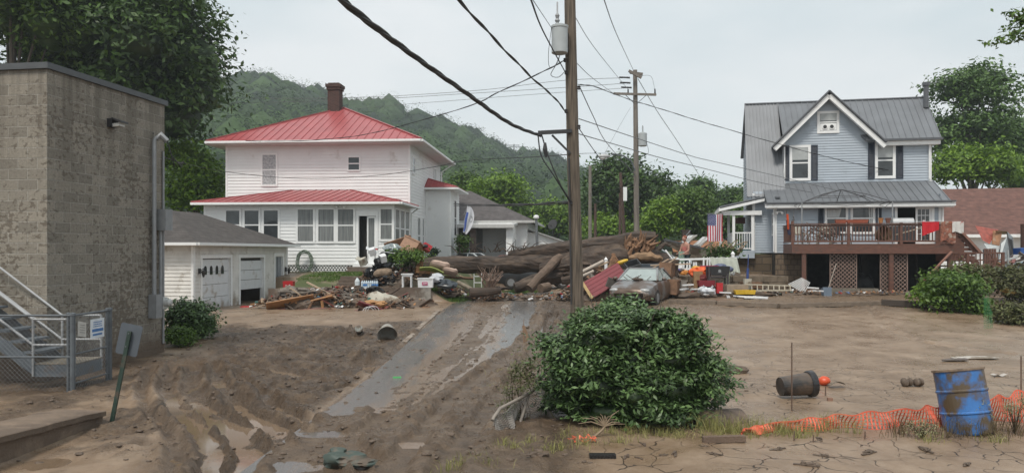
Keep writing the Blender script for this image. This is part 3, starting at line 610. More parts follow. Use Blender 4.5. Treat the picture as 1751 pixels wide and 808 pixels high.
def masonry(name, col, mort, bw, bh, ms=.012, var=.2, stain=None, bump=1.0, low=None):
    m = bpy.data.materials.new(name); m.use_nodes = True; t = m.node_tree; b = t.nodes['Principled BSDF']; b.inputs['Roughness'].default_value = .88
    n = t.nodes.new; l = t.links.new; tc = n('ShaderNodeTexCoord').outputs['Object']; se = n('ShaderNodeSeparateXYZ'); cb = n('ShaderNodeCombineXYZ'); ad = n('ShaderNodeMath'); l(tc, se.inputs[0]); l(se.outputs[0], ad.inputs[0]); l(se.outputs[1], ad.inputs[1]); l(ad.outputs[0], cb.inputs[0]); l(se.outputs[2], cb.inputs[1])
    br = n('ShaderNodeTexBrick'); l(cb.outputs[0], br.inputs[0]); br.inputs['Scale'].default_value = 1; br.inputs['Brick Width'].default_value = bw; br.inputs['Row Height'].default_value = bh; br.inputs['Mortar Size'].default_value = ms; br.inputs['Mortar Smooth'].default_value = .3; br.inputs['Bias'].default_value = 0
    br.inputs['Color1'].default_value = tuple(c*(1+var) for c in col)+(1,); br.inputs['Color2'].default_value = tuple(c*(1-var) for c in col)+(1,); br.inputs['Mortar'].default_value = tuple(mort)+(1,)
    out = br.outputs[0]; nf = noise(22, 8, tc, .7, t); fine = ramp(nf, [(.3, (.72,.72,.72)), (.7, (1.2,1.2,1.2))], t)
    mx = n('ShaderNodeMixRGB'); mx.blend_type = 'MULTIPLY'; mx.inputs[0].default_value = 1; l(out, mx.inputs[1]); l(fine, mx.inputs[2]); out = mx.outputs[0]
    if stain:
        mp = n('ShaderNodeMapping'); mp.inputs['Scale'].default_value = (1, 1, 1.5); l(tc, mp.inputs[0])
        s1 = noise(8, 5, mp.outputs[0], .62, t); zz = n('ShaderNodeMapRange'); l(se.outputs[2], zz.inputs[0]); zz.inputs[1].default_value = 0; zz.inputs[2].default_value = 6; zz.inputs[3].default_value = .05; zz.inputs[4].default_value = -.02
        sm = ramp(mth('ADD', mth('ADD', s1, zz.outputs[0], t), mth('MULTIPLY', noise(.7, 4, tc, .5, t), .52, t), t), [(.815, (0,0,0)), (.86, (1,1,1))], t); out = mix(mth('MULTIPLY', sm, .6, t), out, stain, t)
        mp2 = n('ShaderNodeMapping'); mp2.inputs['Scale'].default_value = (2.6, 2.6, .18); l(tc, mp2.inputs[0]); z2 = n('ShaderNodeMapRange'); l(se.outputs[2], z2.inputs[0]); z2.inputs[1].default_value = 3.2; z2.inputs[2].default_value = 6.1; z2.inputs[3].default_value = 0; z2.inputs[4].default_value = .7
        out = mix(mth('MULTIPLY', ramp(noise(1, 6, mp2.outputs[0], .6, t), [(.46, (0,0,0)), (.6, (1,1,1))], t), z2.outputs[0], t), out, (.10, .085, .066), t)
    if low:
        zr = n('ShaderNodeMapRange'); l(mth('ADD', se.outputs[2], mth('MULTIPLY', noise(1.2, 4, tc, .5, t), 1.1, t), t), zr.inputs[0]); zr.inputs[1].default_value = low[1]; zr.inputs[2].default_value = low[1]+.5; zr.inputs[3].default_value = .85; zr.inputs[4].default_value = 0
        out = mix(zr.outputs[0], out, low[0], t)
    l(out, b.inputs['Base Color']); bp = n('ShaderNodeBump'); bp.inputs['Strength'].default_value = bump; bp.inputs['Distance'].default_value = .02
    l(mth('ADD', mth('MULTIPLY', br.outputs['Fac'], -1, t), mth('MULTIPLY', nf, 1.2, t), t), bp.inputs['Height']); l(bp.outputs[0], b.inputs['Normal']); return m
blockm = masonry('split face block', (.235, .212, .175), (.34, .32, .28), .42, .205, .010, .19, (.065, .045, .028), low=((.10, .068, .045), .75))
galv = mat('galvanised steel', (.105, .118, .13), .5, metal=.2, var=.25)
dull = mat('dull steel box', (.27, .28, .29), .5, metal=.3, var=.12)
darkm = mat('dark metal', (.03, .03, .032), .5)
wiremat = mat('black cable', (.018, .018, .02), .6)
wirel = mat('aluminium cable', (.16, .17, .18), .6, metal=.2)

def window(par, W, cx, z0, w, h, pane=gl, fr=trim, tw=.09, hung=True, mull=0, deep=.05, tagname='window'):
    m = MB(W); x0, x1, z1 = cx-w/2, cx+w/2, z0+h
    m.bx(x0-tw, x0, -deep, .0, z0-tw, z1+tw); m.bx(x1, x1+tw, -deep, .0, z0-tw, z1+tw)
    m.bx(x0, x1, -deep, .0, z1, z1+tw); m.bx(x0-.0, x1+.0, -deep-.02, .0, z0-tw, z0)
    if hung: m.bx(x0, x1, -deep+.012, -.015, z0+h*.5-.03, z0+h*.5+.03)
    for k in range(mull): x = x0+(k+1)*w/(mull+1); m.bx(x-.012, x+.012, -deep+.018, -.02, z0, z1)
    f = part(par, tagname, m, fr); q = MB(W); q.bx(x0, x1, -.032, -.005, z0, z1); part(f, 'pane', q, pane); return f
def gutter(m, a, b_, s=.11): m.beam(a, b_, s, s)

# ------------------------------------------------------------------ concrete block building
blk = thing('block_building', 'grey split face concrete block building stained with dried mud, flat roofed', 'building', (-8.96, 14.65, 0), R(-8.7))
m = MB(); m.bx(-7, 0, 0, 3.75, -.5, 6.02); part(blk, 'wall', m, blockm)
m = MB(); m.bx(-7.06, .06, -.06, 3.81, 6.02, 6.14); part(blk, 'roof_coping', m, mat('coping metal', (.085, .09, .095), .5, metal=.4))
m = MB(); m.bx(0, .12, 1.70, 1.92, 5.18, 5.36); m.slab([(.12, 1.68, 5.34), (.12, 1.94, 5.34), (.34, 1.94, 5.26), (.34, 1.68, 5.26)], (0, 0, .04)); lt = part(blk, 'wall_light', m, darkm)
m = MB(); m.slab([(.12, 1.72, 5.18), (.12, 1.90, 5.18), (.28, 1.90, 5.2), (.28, 1.72, 5.2)], (0, 0, .07)); part(lt, 'lens', m, mat('frosted lens', (.5, .5, .48), .3))
wmx = lambda y: Vector((0.10, y, 0))
m = MB(); m.tube([(.1, 3.2, 1.45), (.1, 3.2, 5.1), (.13, 3.24, 5.18)], .05, 10); part(blk, 'conduit', m, dull, smooth=True)
m = MB(); m.tube([(.13, 3.24, 5.14), (.2, 3.3, 5.24), (.33, 3.36, 5.1)], [.06, .085, .06], 10); part(blk, 'weatherhead', m, dull, smooth=True)
m = MB(); m.tube([(.1, 3.45, 1.2), (.1, 3.45, 3.1)], .04, 8); part(blk, 'conduit', m, dull, smooth=True)
m = MB(); m.bx(.02, .3, 3.34, 3.62, 3.0, 3.5); part(blk, 'junction_box', m, dull)
m = MB(); m.bx(.02, .22, 3.1, 3.34, .95, 1.5); part(blk, 'meter_box', m, dull); m = MB(); m.lathe([(.09, 0), (.09, .12), (.05, .16)], 14); m.v = [(.22+z, 3.45+x, 1.3+y) for x, y, z in m.v]; m.bx(.02, .22, 3.36, 3.54, 1.15, 1.42); part(blk, 'meter', m, mat('meter grey', (.42, .43, .42), .4))
m = MB()
for k in range(4): m.tube([(.33, 3.36, 5.1), (.42, 3.4+.04*k, 4.75-.08*k), (.62, 3.5+.03*k, 4.5+.05*k)], .012, 5)
part(blk, 'service_wire', m, wiremat)
m = MB(); m.tube([(.03, 3.66, .3), (.03, 3.66, 4.9)], .03, 6); part(blk, 'conduit', m, dull)

# ------------------------------------------------------------------ garage
GO = (-11.54, 27.5, B(-11.5, 27.5)-.0)
gar = thing('garage', 'low two door garage in white siding with a dark hipped roof', 'garage', (GO[0], GO[1], .32), R(-7.5))
Hh = 2.5; H1 = [(.6, 2.7, -1, 1.93), (3.5, 5.58, -1, 1.93), (6.74, 7.5, -1, 1.98)]
m = MB(); lapwall(m, (-5.6, 0), (0, 0), -.1, Hh, .14); lapwall(m, (0, 0), (0, 8), -.1, Hh, .14, holes=H1); lapwall(m, (0, 8), (-5.6, 8), -.1, Hh, .2); lapwall(m, (-5.6, 8), (-5.6, 0), -.1, Hh, .2)
m.bx(-5.55, -.02, .02, 7.98, Hh-.1, Hh-.05); m.bx(-5.5, -5.4, .05, 7.9, -.1, 2.3)
part(gar, 'wall', m, whitel)
m = MB()
for y0, y1 in [(.0, .0)]: m.bx(-.06, .035, -.035, .1, -.1, Hh)
for a, b_, _, zt in H1:
    m.bx(-.15, .035, a-.13, a, -.1, zt+.13); m.bx(-.15, .035, b_, b_+.13, -.1, zt+.13); m.bx(-.15, .035, a, b_, zt, zt+.13)
m.bx(-.0, .035, 7.88, 8.03, -.1, Hh); part(gar, 'corner_trim', m, trim)
dw = mat('garage door', (.60, .62, .64), .5, low=.15, var=.05, dirt=(.38, .35, .31), dthr=.6)
m = MB()
for k in range(4): m.bx(-.12, -.07, .6, 2.7, k*.483-.02, (k+1)*.483-.035)
d1 = part(gar, 'garage_door', m, dw, 'closed white garage door with four small arched panes')
for k in range(4):
    m = MB(); y = .95+k*.42; n = 6; pts = [(-.068, y-.09, 1.32), (-.068, y+.09, 1.32)]+[(-.068, y+.09*math.cos(a), 1.52+.13*math.sin(a)) for a in [i*math.pi/n for i in range(n+1)]]
    m.slab(pts, (.02, 0, 0)); part(d1, 'door_pane', m, gl)
m = MB()
for k in range(3): m.bx(-.12, -.07, 3.5, 5.58, .62+k*.4, .62+(k+1)*.4-.018)
part(gar, 'garage_door', m, dw, 'half raised white garage door above a dark gap')
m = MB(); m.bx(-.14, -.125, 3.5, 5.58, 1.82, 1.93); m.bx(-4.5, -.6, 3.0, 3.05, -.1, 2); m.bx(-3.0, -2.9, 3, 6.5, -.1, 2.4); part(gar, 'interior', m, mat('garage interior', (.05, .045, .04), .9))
m = MB(); m.bx(-.12, -.07, 6.74, 7.1, 0, 1.96); m.bx(-.10, -.05, 7.14, 7.5, 0, 1.96); part(gar, 'side_door', m, mat('grey side door', (.22, .24, .26), .5))
for y, zz in [(.36, 1.45), (7.78, 1.35)]:
    m = MB(); m.bx(.03, .08, y-.05, y+.05, zz-.08, zz+.12); m.tube([(.06, y, zz), (.2, y, zz+.12), (.22, y, zz+.02)], .015, 6); m.lathe([(.03, -.2), (.07, -.05), (.09, 0), (.02, .06)], 8); m.v[-32:] = [(x+.2, y_+y, z+zz) for x, y_, z in m.v[-32:]]; part(gar, 'wall_lantern', m, darkm)
e = .42; zE = Hh+.0; A, Bq, Cc, D = (-5.6-e, -e, zE), (e, -e, zE), (e, 8+e, zE), (-5.6-e, 8+e, zE); r1, r2 = (-2.8, 2.9, 3.86), (-2.8, 5.2, 3.86)
m = MB(); roofpoly(m, [A, Bq, r1], .06, 0); roofpoly(m, [Bq, Cc, r2, r1], .06, 0); roofpoly(m, [Cc, D, r2], .06, 0); roofpoly(m, [D, A, r1, r2], .06, 0); rf = part(gar, 'roof', m, sh_d)
m = MB(); gutter(m, (e+.03, -e, zE-.04), (e+.03, 8+e, zE-.04), .1); gutter(m, (-5.6-e, -e-.03, zE-.04), (e, -e-.03, zE-.04), .1); m.slab([(-5.7, -e, zE-.09), (e, -e, zE-.09), (e, 0, zE-.09), (-5.7, 0, zE-.09)], (0, 0, -.02)); m.slab([(0.02, 0, zE-.09), (e, 0, zE-.09), (e, 8, zE-.09), (0.02, 8, zE-.09)], (0, 0, -.02)); part(rf, 'gutter', m, trim)

# ------------------------------------------------------------------ white house with the red metal roof
wh = thing('white_house', 'two storey white sided house with bright red metal roof and brick chimney', 'house', (-15.52, 41.3, 1.5), R(-4.55))
z0 = .38; ZT = 6.86; Wd, Dp = 10.08, 9.5
m = MB(); lapwall(m, (0, 0), (Wd, 0), 3.0, ZT); lapwall(m, (Wd, 0), (Wd, Dp), z0, ZT); lapwall(m, (0, Dp), (0, 0), z0, ZT); lapwall(m, (Wd, Dp), (0, Dp), z0, ZT, .4)
pw = [(.75, -3.95), (10.15, -3.95)]; PT = 3.36; s_ = lambda px: (px-351)/34.2
dr = (s_(615), s_(644)); lapwall(m, pw[0], pw[1], z0, PT, holes=[(dr[0], dr[1], -1, 2.85)]); lapwall(m, (10.15, -3.95), (10.15, 0), z0, PT); lapwall(m, (.75, 0), (.75, -3.95), z0, PT)
lapwall(m, (Wd, 4.5), (11.55, 4.5), -.2, 4.75); lapwall(m, (11.55, 4.5), (11.55, 8), -.2, 4.75); lapwall(m, (11.55, 8), (Wd, 8), -.2, 4.75)
wl = part(wh, 'wall', m, white)
m = MB()
for x, y, a, b_ in [(-.03, -.03, 3, ZT), (Wd-.06, -.04, 3, ZT), (.72, -3.98, z0, PT), (10.09, -3.99, z0, PT), (11.48, 4.46, -.2, 4.75), (10.09, 4.46, -.2, 4.75)]: m = MB(); m.bx(x, x+.11, y, y+.11, a, b_); part(wh, 'corner_trim', m, trim)
m = MB()   # crawl space lattice
for k in range(64):
    x = .8+k*.15
    if x > 9.9: break
    m.beam((x, -3.93, -.12), (x+.36, -3.93, .36), .035, .012, (0, 1, 0)); m.beam((x+.36, -3.915, -.12), (x, -3.915, .36), .035, .012, (0, 1, 0))
m.bx(.75, 10.15, -3.96, -3.9, .34, .4); part(wh, 'lattice_skirt', m, trim)
m = MB(); m.bx(.8, 10.1, -3.75, -3.7, -.3, .36); m.bx(10.0, 10.08, -3.7, 4.4, -.3, .38); m.bx(0.02, .1, 0.1, 9, -.3, .38); part(wh, 'foundation', m, mat('foundation', (.16, .15, .14), .9, var=.2))
W = wm(*pw)
for a, b_, zt, zb, pn in [(389, 412, 3.0, 1.6, gl), (421, 445, 3.0, 1.6, gl), (454, 478, 3.0, 1.6, gl), (512, 538, 3.04, 1.5, glc), (547, 573, 3.04, 1.5, glc), (580, 606, 3.04, 1.5, glc), (652, 671, 3.04, 1.6, glc)]:
    window(wh, W, s_((a+b_)/2), zb, (b_-a)/34.2, zt-zb, pn, tw=.1)
m = MB(W); m.bx(dr[0]-.1, dr[0], -.05, .12, .4, 2.95); m.bx(dr[1], dr[1]+.1, -.05, .12, .4, 2.95); m.bx(dr[0], dr[1], -.05, .12, 2.72, 2.95); m.bx(dr[0]-.2, dr[1]+.2, -.35, .1, .25, .42)
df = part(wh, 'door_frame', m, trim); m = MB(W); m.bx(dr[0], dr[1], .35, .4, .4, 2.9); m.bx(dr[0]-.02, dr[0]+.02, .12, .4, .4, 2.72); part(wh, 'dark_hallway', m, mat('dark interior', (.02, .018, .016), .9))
m = MB(W); dm = (dr[0]+dr[1])/2-.02
for a in [(dm, dm+.07), (dr[1]-.08, dr[1])]: m.bx(a[0], a[1], -.02, .03, .42, 2.7)
m.bx(dm, dr[1], -.02, .03, .42, .9); m.bx(dm, dr[1], -.02, .03, 2.62, 2.7); dd = part(wh, 'storm_door', m, trim); m = MB(W); m.bx(dm+.07, dr[1]-.08, 0, .015, .9, 2.62); part(dd, 'pane', m, glc)
m = MB(W)
for dx in (-.12, .12): m.tube([(s_(586)+dx, -.1, 3.2), (s_(586)+dx*1.6, -.24, 3.12)], [.03, .07], 8)
part(wh, 'floodlight', m, trim)
# dark porch frieze above the door and side return windows
W2 = wm((10.15, -3.95), (10.15, 0))
for k in range(3): window(wh, W2, .75+k*1.12, 1.25, .82, 1.8, glc, tw=.1)
W3 = wm((0, 0), (Wd, 0)); s3 = lambda px: (px-387)/31.1
window(wh, W3, s3(462), 4.62, .74, 1.6, glw, tw=.1); window(wh, W3, s3(607), 5.38, .58, .66, gl, tw=.08)
W4 = wm((Wd, 0), (Wd, Dp)); window(wh, W4, 1.0, 5.3, .6, .8, gl, tw=.08); window(wh, W4, 7.4, 4.8, .7, 1.4, glw, tw=.08); window(wh, W4, 2.4, .9, .7, 2.0, glc, tw=.1); window(wh, W4, 3.6, .9, .3, 2.0, gl, tw=.06)
W5 = wm((11.55, 4.5), (11.55, 8)); window(wh, W5, 1.75, 2.0, .8, 2.1, gl, tw=.1)
e = .78; ze = ZT+.04; q = [(-e, -e, ze), (Wd+e, -e, ze), (Wd+e, Dp+e, ze), (-e, Dp+e, ze)]; ap = (Wd/2, Dp/2, 9.62)
m = MB()
for k in range(4): roofpoly(m, [q[k], q[(k+1)%4], ap], .05, .42)
for k in range(4): m.beam(Vector(q[k])+Vector((0,0,.03)), Vector(ap)+Vector((0,0,.03)), .14, .05)
part(wh, 'roof', m, redm)
m = MB()
for k in range(4):
    a, b_ = Vector(q[k]), Vector(q[(k+1)%4]); m.beam(a+Vector((0,0,-.1)), b_+Vector((0,0,-.1)), .05, .16)
m.slab([(-e+.03, -e+.03, ze-.17), (Wd+e-.03, -e+.03, ze-.17), (Wd+e-.03, 0, ze-.17), (-e+.03, 0, ze-.17)], (0, 0, -.02)); m.slab([(Wd, 0, ze-.17), (Wd+e-.03, 0, ze-.17), (Wd+e-.03, Dp+e, ze-.17), (Wd, Dp+e, ze-.17)], (0, 0, -.02)); m.slab([(-e, 0, ze-.17), (0, 0, ze-.17), (0, Dp, ze-.17), (-e, Dp, ze-.17)], (0, 0, -.02))
part(wh, 'eave', m, soff)
m = MB(); gutter(m, (-e, -e-.07, ze-.08), (Wd+e, -e-.07, ze-.08)); gutter(m, (Wd+e+.07, -e, ze-.08), (Wd+e+.07, Dp+e, ze-.08)); m.tube([(Wd+e, Dp+e-.2, ze-.1), (Wd+.1, Dp-.1, ze-.7), (Wd+.1, Dp-.1, 0)], .05, 6); part(wh, 'gutter', m, trim)
ze = PT+.06; A, Bq = (.3, -4.4, ze), (10.6, -4.4, ze); T1, T2 = (3.7, -.02, 4.3), (6.9, -.02, 4.3)
m = MB(); roofpoly(m, [A, Bq, T2, T1], .05, .42); roofpoly(m, [Bq, (10.6, 0, ze), T2], .05, .42); roofpoly(m, [(.3, 0, ze), A, T1], .05, .42); m.beam(Bq, T2, .12, .07); m.beam(A, T1, .12, .07); part(wh, 'porch_roof', m, redm)
m = MB(); gutter(m, (.3, -4.45, ze-.1), (10.6, -4.45, ze-.1)); gutter(m, (10.65, -4.4, ze-.1), (10.65, 0, ze-.1)); m.slab([(.3, -4.38, ze-.12), (10.6, -4.38, ze-.12), (10.6, -3.9, ze-.12), (.3, -3.9, ze-.12)], (0,0,-.02)); m.slab([(10.1, -3.9, ze-.12), (10.6, -3.9, ze-.12), (10.6, 0, ze-.12), (10.1, 0, ze-.12)], (0,0,-.02)); m.bx(.75, 10.16, -3.985, -3.95, ze-.34, ze-.13)
m.tube([(10.6, -.3, ze-.15), (10.25, -.2, ze-.4), (10.22, -.1, .2)], .04, 6); part(wh, 'porch_gutter', m, trim)
ze = 4.8; A, Bq, Cc, D = (Wd-.02, 4.1, ze), (12.0, 4.1, ze), (12.0, 8.4, ze), (Wd-.02, 8.4, ze); tp, tp2 = (Wd-.02, 5.2, 5.4), (Wd-.02, 7.4, 5.4)
m = MB(); roofpoly(m, [A, Bq, tp], .05, .35); roofpoly(m, [Bq, Cc, tp2, tp], .05, .35); roofpoly(m, [Cc, D, tp2], .05, .35); m.beam(Bq, tp, .1, .06); part(wh, 'bay_roof', m, redm)
m = MB(); gutter(m, (Wd, 4.05, ze-.1), (12.0, 4.05, ze-.1)); gutter(m, (12.05, 4.1, ze-.1), (12.05, 8.4, ze-.1)); m.slab([(Wd, 4.1, ze-.12), (12, 4.1, ze-.12), (12, 8.4, ze-.12), (Wd, 8.4, ze-.12)], (0,0,-.02)); part(wh, 'bay_gutter', m, trim)
brick = masonry('old brick', (.075, .035, .028), (.11, .09, .08), .21, .07, .01, .25)
m = MB(); m.bx(4.28, 4.98, 4.1, 4.8, 8.6, 10.6); m.bx(4.22, 5.04, 4.04, 4.86, 10.6, 10.75); m.bx(4.17, 5.09, 3.99, 4.91, 10.75, 10.92); m.bx(4.3, 4.96, 4.12, 4.78, 10.92, 11.0); part(wh, 'chimney', m, brick)
# porch steps of the house
m = MB()
for k in range(5): m.bx(dr[0]+.3, dr[1]+1.3, -4.35-.3*k, -4.05-.3*k, -.6, .28-.17*k)
part(wh, 'steps', m, mat('muddy steps', (.13, .10, .08), .85, var=.2))

# ------------------------------------------------------------------ blue house
BO = (12.86, 36.0, 0); bl = thing('blue_house', 'light blue two storey house with grey metal roof and white trimmed gable', 'house', BO, R(-12))
blue = mat('blue siding', (.37, .42, .475), .55, var=.05, sc=1.2, dirt=(.30, .345, .39), dsc=1.5, dthr=.62)
navy = mat('navy shutter', (.022, .03, .048), .5)
def sx(px, v): r = (px-875.5)/F; X0 = 12.86+.208*v; D0 = 36+.978*v; return (r*D0-X0)/(.978+.208*r)
def zz(py, s, v): return CZ+(HY-py)/F*(36+.978*v-.208*s)
m = MB()
lapwall(m, (0, 0), (6.34, 0), 4.9, 7.68, .12); lapwall(m, (0, 0), (3.9, 0), 7.68, 9.78, .12, rng=lambda z: (1.95-(9.83-z)*.93, 1.95+(9.83-z)*.93))
lapwall(m, (6.34, 0), (6.34, 4.2), 4.6, 7.7, .12); lapwall(m, (6.34, 0), (6.34, 4.2), 7.7, 9.8, .12, rng=lambda z: (2.05-(9.8-z), 2.05+(9.8-z)))
lapwall(m, (0, 1.0), (0, 0), 5.2, 7.68, .12)
dh = (sx(1534, -1.9)+.62, sx(1592, -1.9)+.62)
lapwall(m, (-.62, -1.9), (6.19, -1.9), 2.45, 4.66, .12, holes=[(dh[0], dh[1], 0, 4.45)]); lapwall(m, (-.62, -.85), (-.62, -1.9), 2.45, 4.9, .12); lapwall(m, (6.19, -1.9), (6.19, 4.2), 2.45, 5.0, .12)
lapwall(m, (-1.45, -.85), (-.62, -.85), 2.45, 5.3, .12); lapwall(m, (-1.45, 4.2), (-1.45, -.85), 2.45, 5.4, .12); lapwall(m, (-1.45, 4.2), (-1.45, -.8), 5.4, 9.7, .15, rng=lambda z: (max(0, z-7.72), 5.08-(z-5.05)*.608)); lapwall(m, (6.34, 4.2), (-1.45, 4.2), 2.4, 7.6, .3)
part(bl, 'wall', m, blue)
m = MB()
for x, y, a, b_ in [(-.05, -.05, 5.3, 7.6), (6.28, -.05, 4.9, 7.6), (-.67, -1.95, 2.45, 4.66), (6.1, -1.95, 2.45, 4.66), (-1.5, -.9, 2.45, 5.2)]: m = MB(); m.bx(x, x+.12, y, y+.12, a, b_); part(bl, 'corner_trim', m, trim)
# roofs
gz, pk = 7.5, 9.95; yo = -.5
m = MB(); roofpoly(m, [(-.5, 2.0, gz), (-.5, yo, gz), (1.95, yo, pk), (1.95, 2.0, pk)], .06, .4); roofpoly(m, [(4.4, yo, gz), (4.4, 2.0, gz), (1.95, 2.0, pk), (1.95, yo, pk)], .06, .4)
roofpoly(m, [(3.6, -.3, 7.62), (6.75, -.3, 7.62), (6.75, 2.0, 9.9), (1.9, 2.0, 9.9)], .06, .28); roofpoly(m, [(-.02, .02, 7.94), (1.95, .02, 7.94), (1.95, 2.0, 9.9), (-.02, 2.0, 9.9)], .06, .28); roofpoly(m, [(6.75, 4.4, 7.5), (-1.6, 4.4, 7.5), (-1.6, 2.0, 9.9), (6.75, 2.0, 9.9)], .06, .4)
roofpoly(m, [(-1.75, -.95, 5.05), (-.02, -.95, 5.05), (-.02, 2.0, 9.9), (-1.6, 2.0, 9.9)], .06, .16, (.03, .05)); m.slab([(-.02, .3, 7.1), (-.02, 2.0, 7.5), (-.02, 2.0, 9.9)], (-.03, 0, 0))
m.beam((-1.6, 2.0, 9.92), (6.75, 2.0, 9.92), .16, .05)
part(bl, 'roof', m, greym)
m = MB()
for s in (-1, 1):
    a = Vector((1.95+s*2.45, yo-.01, gz-.02)); b_ = Vector((1.95, yo-.01, pk-.02)); m.beam(a, b_, .05, .1, (0, 1, 0))
m.beam((3.9, -.35, 7.6), (6.78, -.35, 7.6), .1, .1); m.beam((-1.1, -2.38, 4.66), (6.65, -2.38, 4.66), .06, .06); part(bl, 'roof_edge', m, greyt)
m = MB(); n = Vector((0, -1, 0))
for s in (-1, 1):
    u = Vector((-s*1, 0, 1)).normalized(); a = Vector((1.95+s*2.4, -.35, gz-.2)); b_ = Vector((1.95, -.35, pk-.24)); m.beam(a, b_, .24, .2, (s, 0, 1)) 
m.bx(-1.1, 6.65, -2.34, -2.28, 4.46, 4.62); m.bx(-1.0, 6.6, -2.3, -1.9, 4.42, 4.46); m.bx(4.3, 6.7, -.3, -.24, 7.4, 7.56); m.bx(4.3, 6.7, -.28, 0, 7.36, 7.4); part(bl, 'fascia', m, trim)
m = MB(); roofpoly(m, [(-1.0, -2.35, 4.62), (6.5, -2.35, 4.62), (6.5, -.02, 5.72), (-1.0, -.02, 5.72)], .05, .3); m.bx(-.6, -.4, -1.9, -1.7, 4.95, 5.0); part(bl, 'lower_roof', m, greym)
m = MB(); m.tube([(6.6, 1.4, 9.3), (6.6, 1.4, 10.35)], .12, 10); m.tube([(6.6, 1.4, 10.35), (6.6, 1.4, 10.5)], .17, 10); part(bl, 'flue_pipe', m, greyt)
Wb = wm((0, 0), (6.34, 0))
def bwin(par, Wf, px0, px1, py0, py1, v, off=0, pane=gl, tw=.12, **k):
    a, b_ = sx(px0, v)+off, sx(px1, v)+off; c = (a+b_)/2; zt, zb = zz(py0, c-off, v), zz(py1, c-off, v); return window(par, Wf, c, zb+tw, b_-a-2*tw, zt-zb-2*tw, pane, tw=tw, **k), c, b_-a, zb, zt
def shut(par, Wf, px0, px1, py0, py1, v, off=0):
    a, b_ = sx(px0, v)+off, sx(px1, v)+off; c = (a+b_)/2-off; m = MB(Wf); zt, zb = zz(py0, c, v), zz(py1, c, v)
    m.bx(a, a+.05, -.06, 0, zb, zt); m.bx(b_-.05, b_, -.06, 0, zb, zt); m.bx(a, b_, -.059, 0, zb, zb+.06); m.bx(a, b_, -.059, 0, zt-.06, zt); z = zb+.06
    while z < zt-.06: m.slab([(a+.05, -.05, z), (b_-.05, -.05, z), (b_-.05, -.02, z+.06), (a+.05, -.02, z+.06)], (0, .01, .01)); z += .055
    part(par, 'shutter', m, navy)
blind = mat('half drawn blind', (.36, .38, .38), .4, var=.08)
def addblind(f, Wf, c, w, z0, z1): m = MB(Wf); m.bx(c-w/2, c+w/2, -.04, -.033, z0, z1); part(f, 'blind', m, blind)
f, c, w_, zb, zt = bwin(bl, Wb, 1350, 1386, 248, 309, 0); addblind(f, Wb, c, w_-.26, zt-.7, zt-.13)
f, c, w_, zb, zt = bwin(bl, Wb, 1496, 1531, 243, 305, 0); addblind(f, Wb, c, w_-.26, zt-.7, zt-.13)
for a, b_, y0, y1 in [(1338, 1349, 249, 308), (1387, 1398, 248, 308), (1484, 1495, 244, 306), (1532, 1544, 242, 305)]: shut(bl, Wb, a, b_, y0, y1, 0)
f, c, w_, zb, zt = bwin(bl, Wb, 1397, 1435, 190, 228, 0); addblind(f, Wb, c, w_-.26, zt-.45, zt-.13)
m = MB(Wb)
for dx in (-.15, .15): m.tube([(c+dx, -.05, zb+.3), (c+dx, -.09, zb+.3)], .12, 14)
m.bx(c-.36, c+.36, -.05, -.035, zb+.14, zb+.46); fan = part(f, 'window_fan', m, trim); m = MB(Wb)
for dx in (-.15, .15): m.tube([(c+dx, -.085, zb+.3), (c+dx, -.096, zb+.3)], .085, 14)
part(f, 'fan_grille', m, darkm)
Wl = wm((-.62, -1.9), (6.19, -1.9))
for a, b_, cur in [(1410, 1450, True), (1454, 1496, False)]:
    f, c, w_, zb, zt = bwin(bl, Wl, a, b_, 346, 400, -1.9, .62, tw=.1)
    m = MB(Wl)
    if cur: m.cloth(lambda u, v: (c-w_/2+.12+u*(w_*.62)*(.8+.2*v), -.034-.004*math.sin(u*30), zb+.75+v*(zt-zb-.9)), 24, 3, .003)
    else: m.cloth(lambda u, v: (c+w_/2-.12-u*(w_*.16)*(.8+.3*v), -.034-.004*math.sin(u*12), zb+.4+v*(zt-zb-.5)), 12, 3, .003)
    part(f, 'curtain', m, mat('pale curtain', (.5, .52, .52), .8, var=.05))
shut(bl, Wl, 1399, 1408, 347, 400, -1.9, .62); shut(bl, Wl, 1498, 1507, 346, 400, -1.9, .62)
m = MB(Wl); a, b_ = dh; m.bx(a-.1, a, -.06, .1, 2.75, 4.55); m.bx(b_, b_+.12, -.06, .1, 2.75, 4.55); m.bx(a, b_, -.06, .1, 4.44, 4.56); part(bl, 'door_frame', m, trim)
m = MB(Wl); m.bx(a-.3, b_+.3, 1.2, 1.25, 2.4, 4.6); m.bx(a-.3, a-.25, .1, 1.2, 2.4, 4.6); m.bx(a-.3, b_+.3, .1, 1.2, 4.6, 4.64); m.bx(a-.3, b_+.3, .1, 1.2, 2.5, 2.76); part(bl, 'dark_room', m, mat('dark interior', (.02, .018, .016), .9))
m = MB(Wl); x0, x1 = b_-.62, b_; m.bx(x0, x0+.08, -.03, .02, 2.76, 4.44); m.bx(x1-.08, x1, -.03, .02, 2.76, 4.44); m.bx(x0, x1, -.029, .02, 2.76, 3.0); m.bx(x0, x1, -.029, .02, 4.34, 4.44)
for k in range(1, 5): m.bx(x0+.08, x1-.08, -.02, .015, 3.0+k*.268-.012, 3.0+k*.268+.012)
for k in (1, 2): xx = x0+.08+k*.153; m.bx(xx-.01, xx+.01, -.019, .015, 3.0, 4.34)
fd = part(bl, 'french_door', m, trim); m = MB(Wl); m.bx(x0+.08, x1-.08, 0, .01, 3.0, 4.34); part(fd, 'pane', m, gl)
Wsd = wm((-.62, -.85), (-.62, -1.9)); window(bl, Wsd, .5, 3.3, .35, .9, gl, tw=.07)
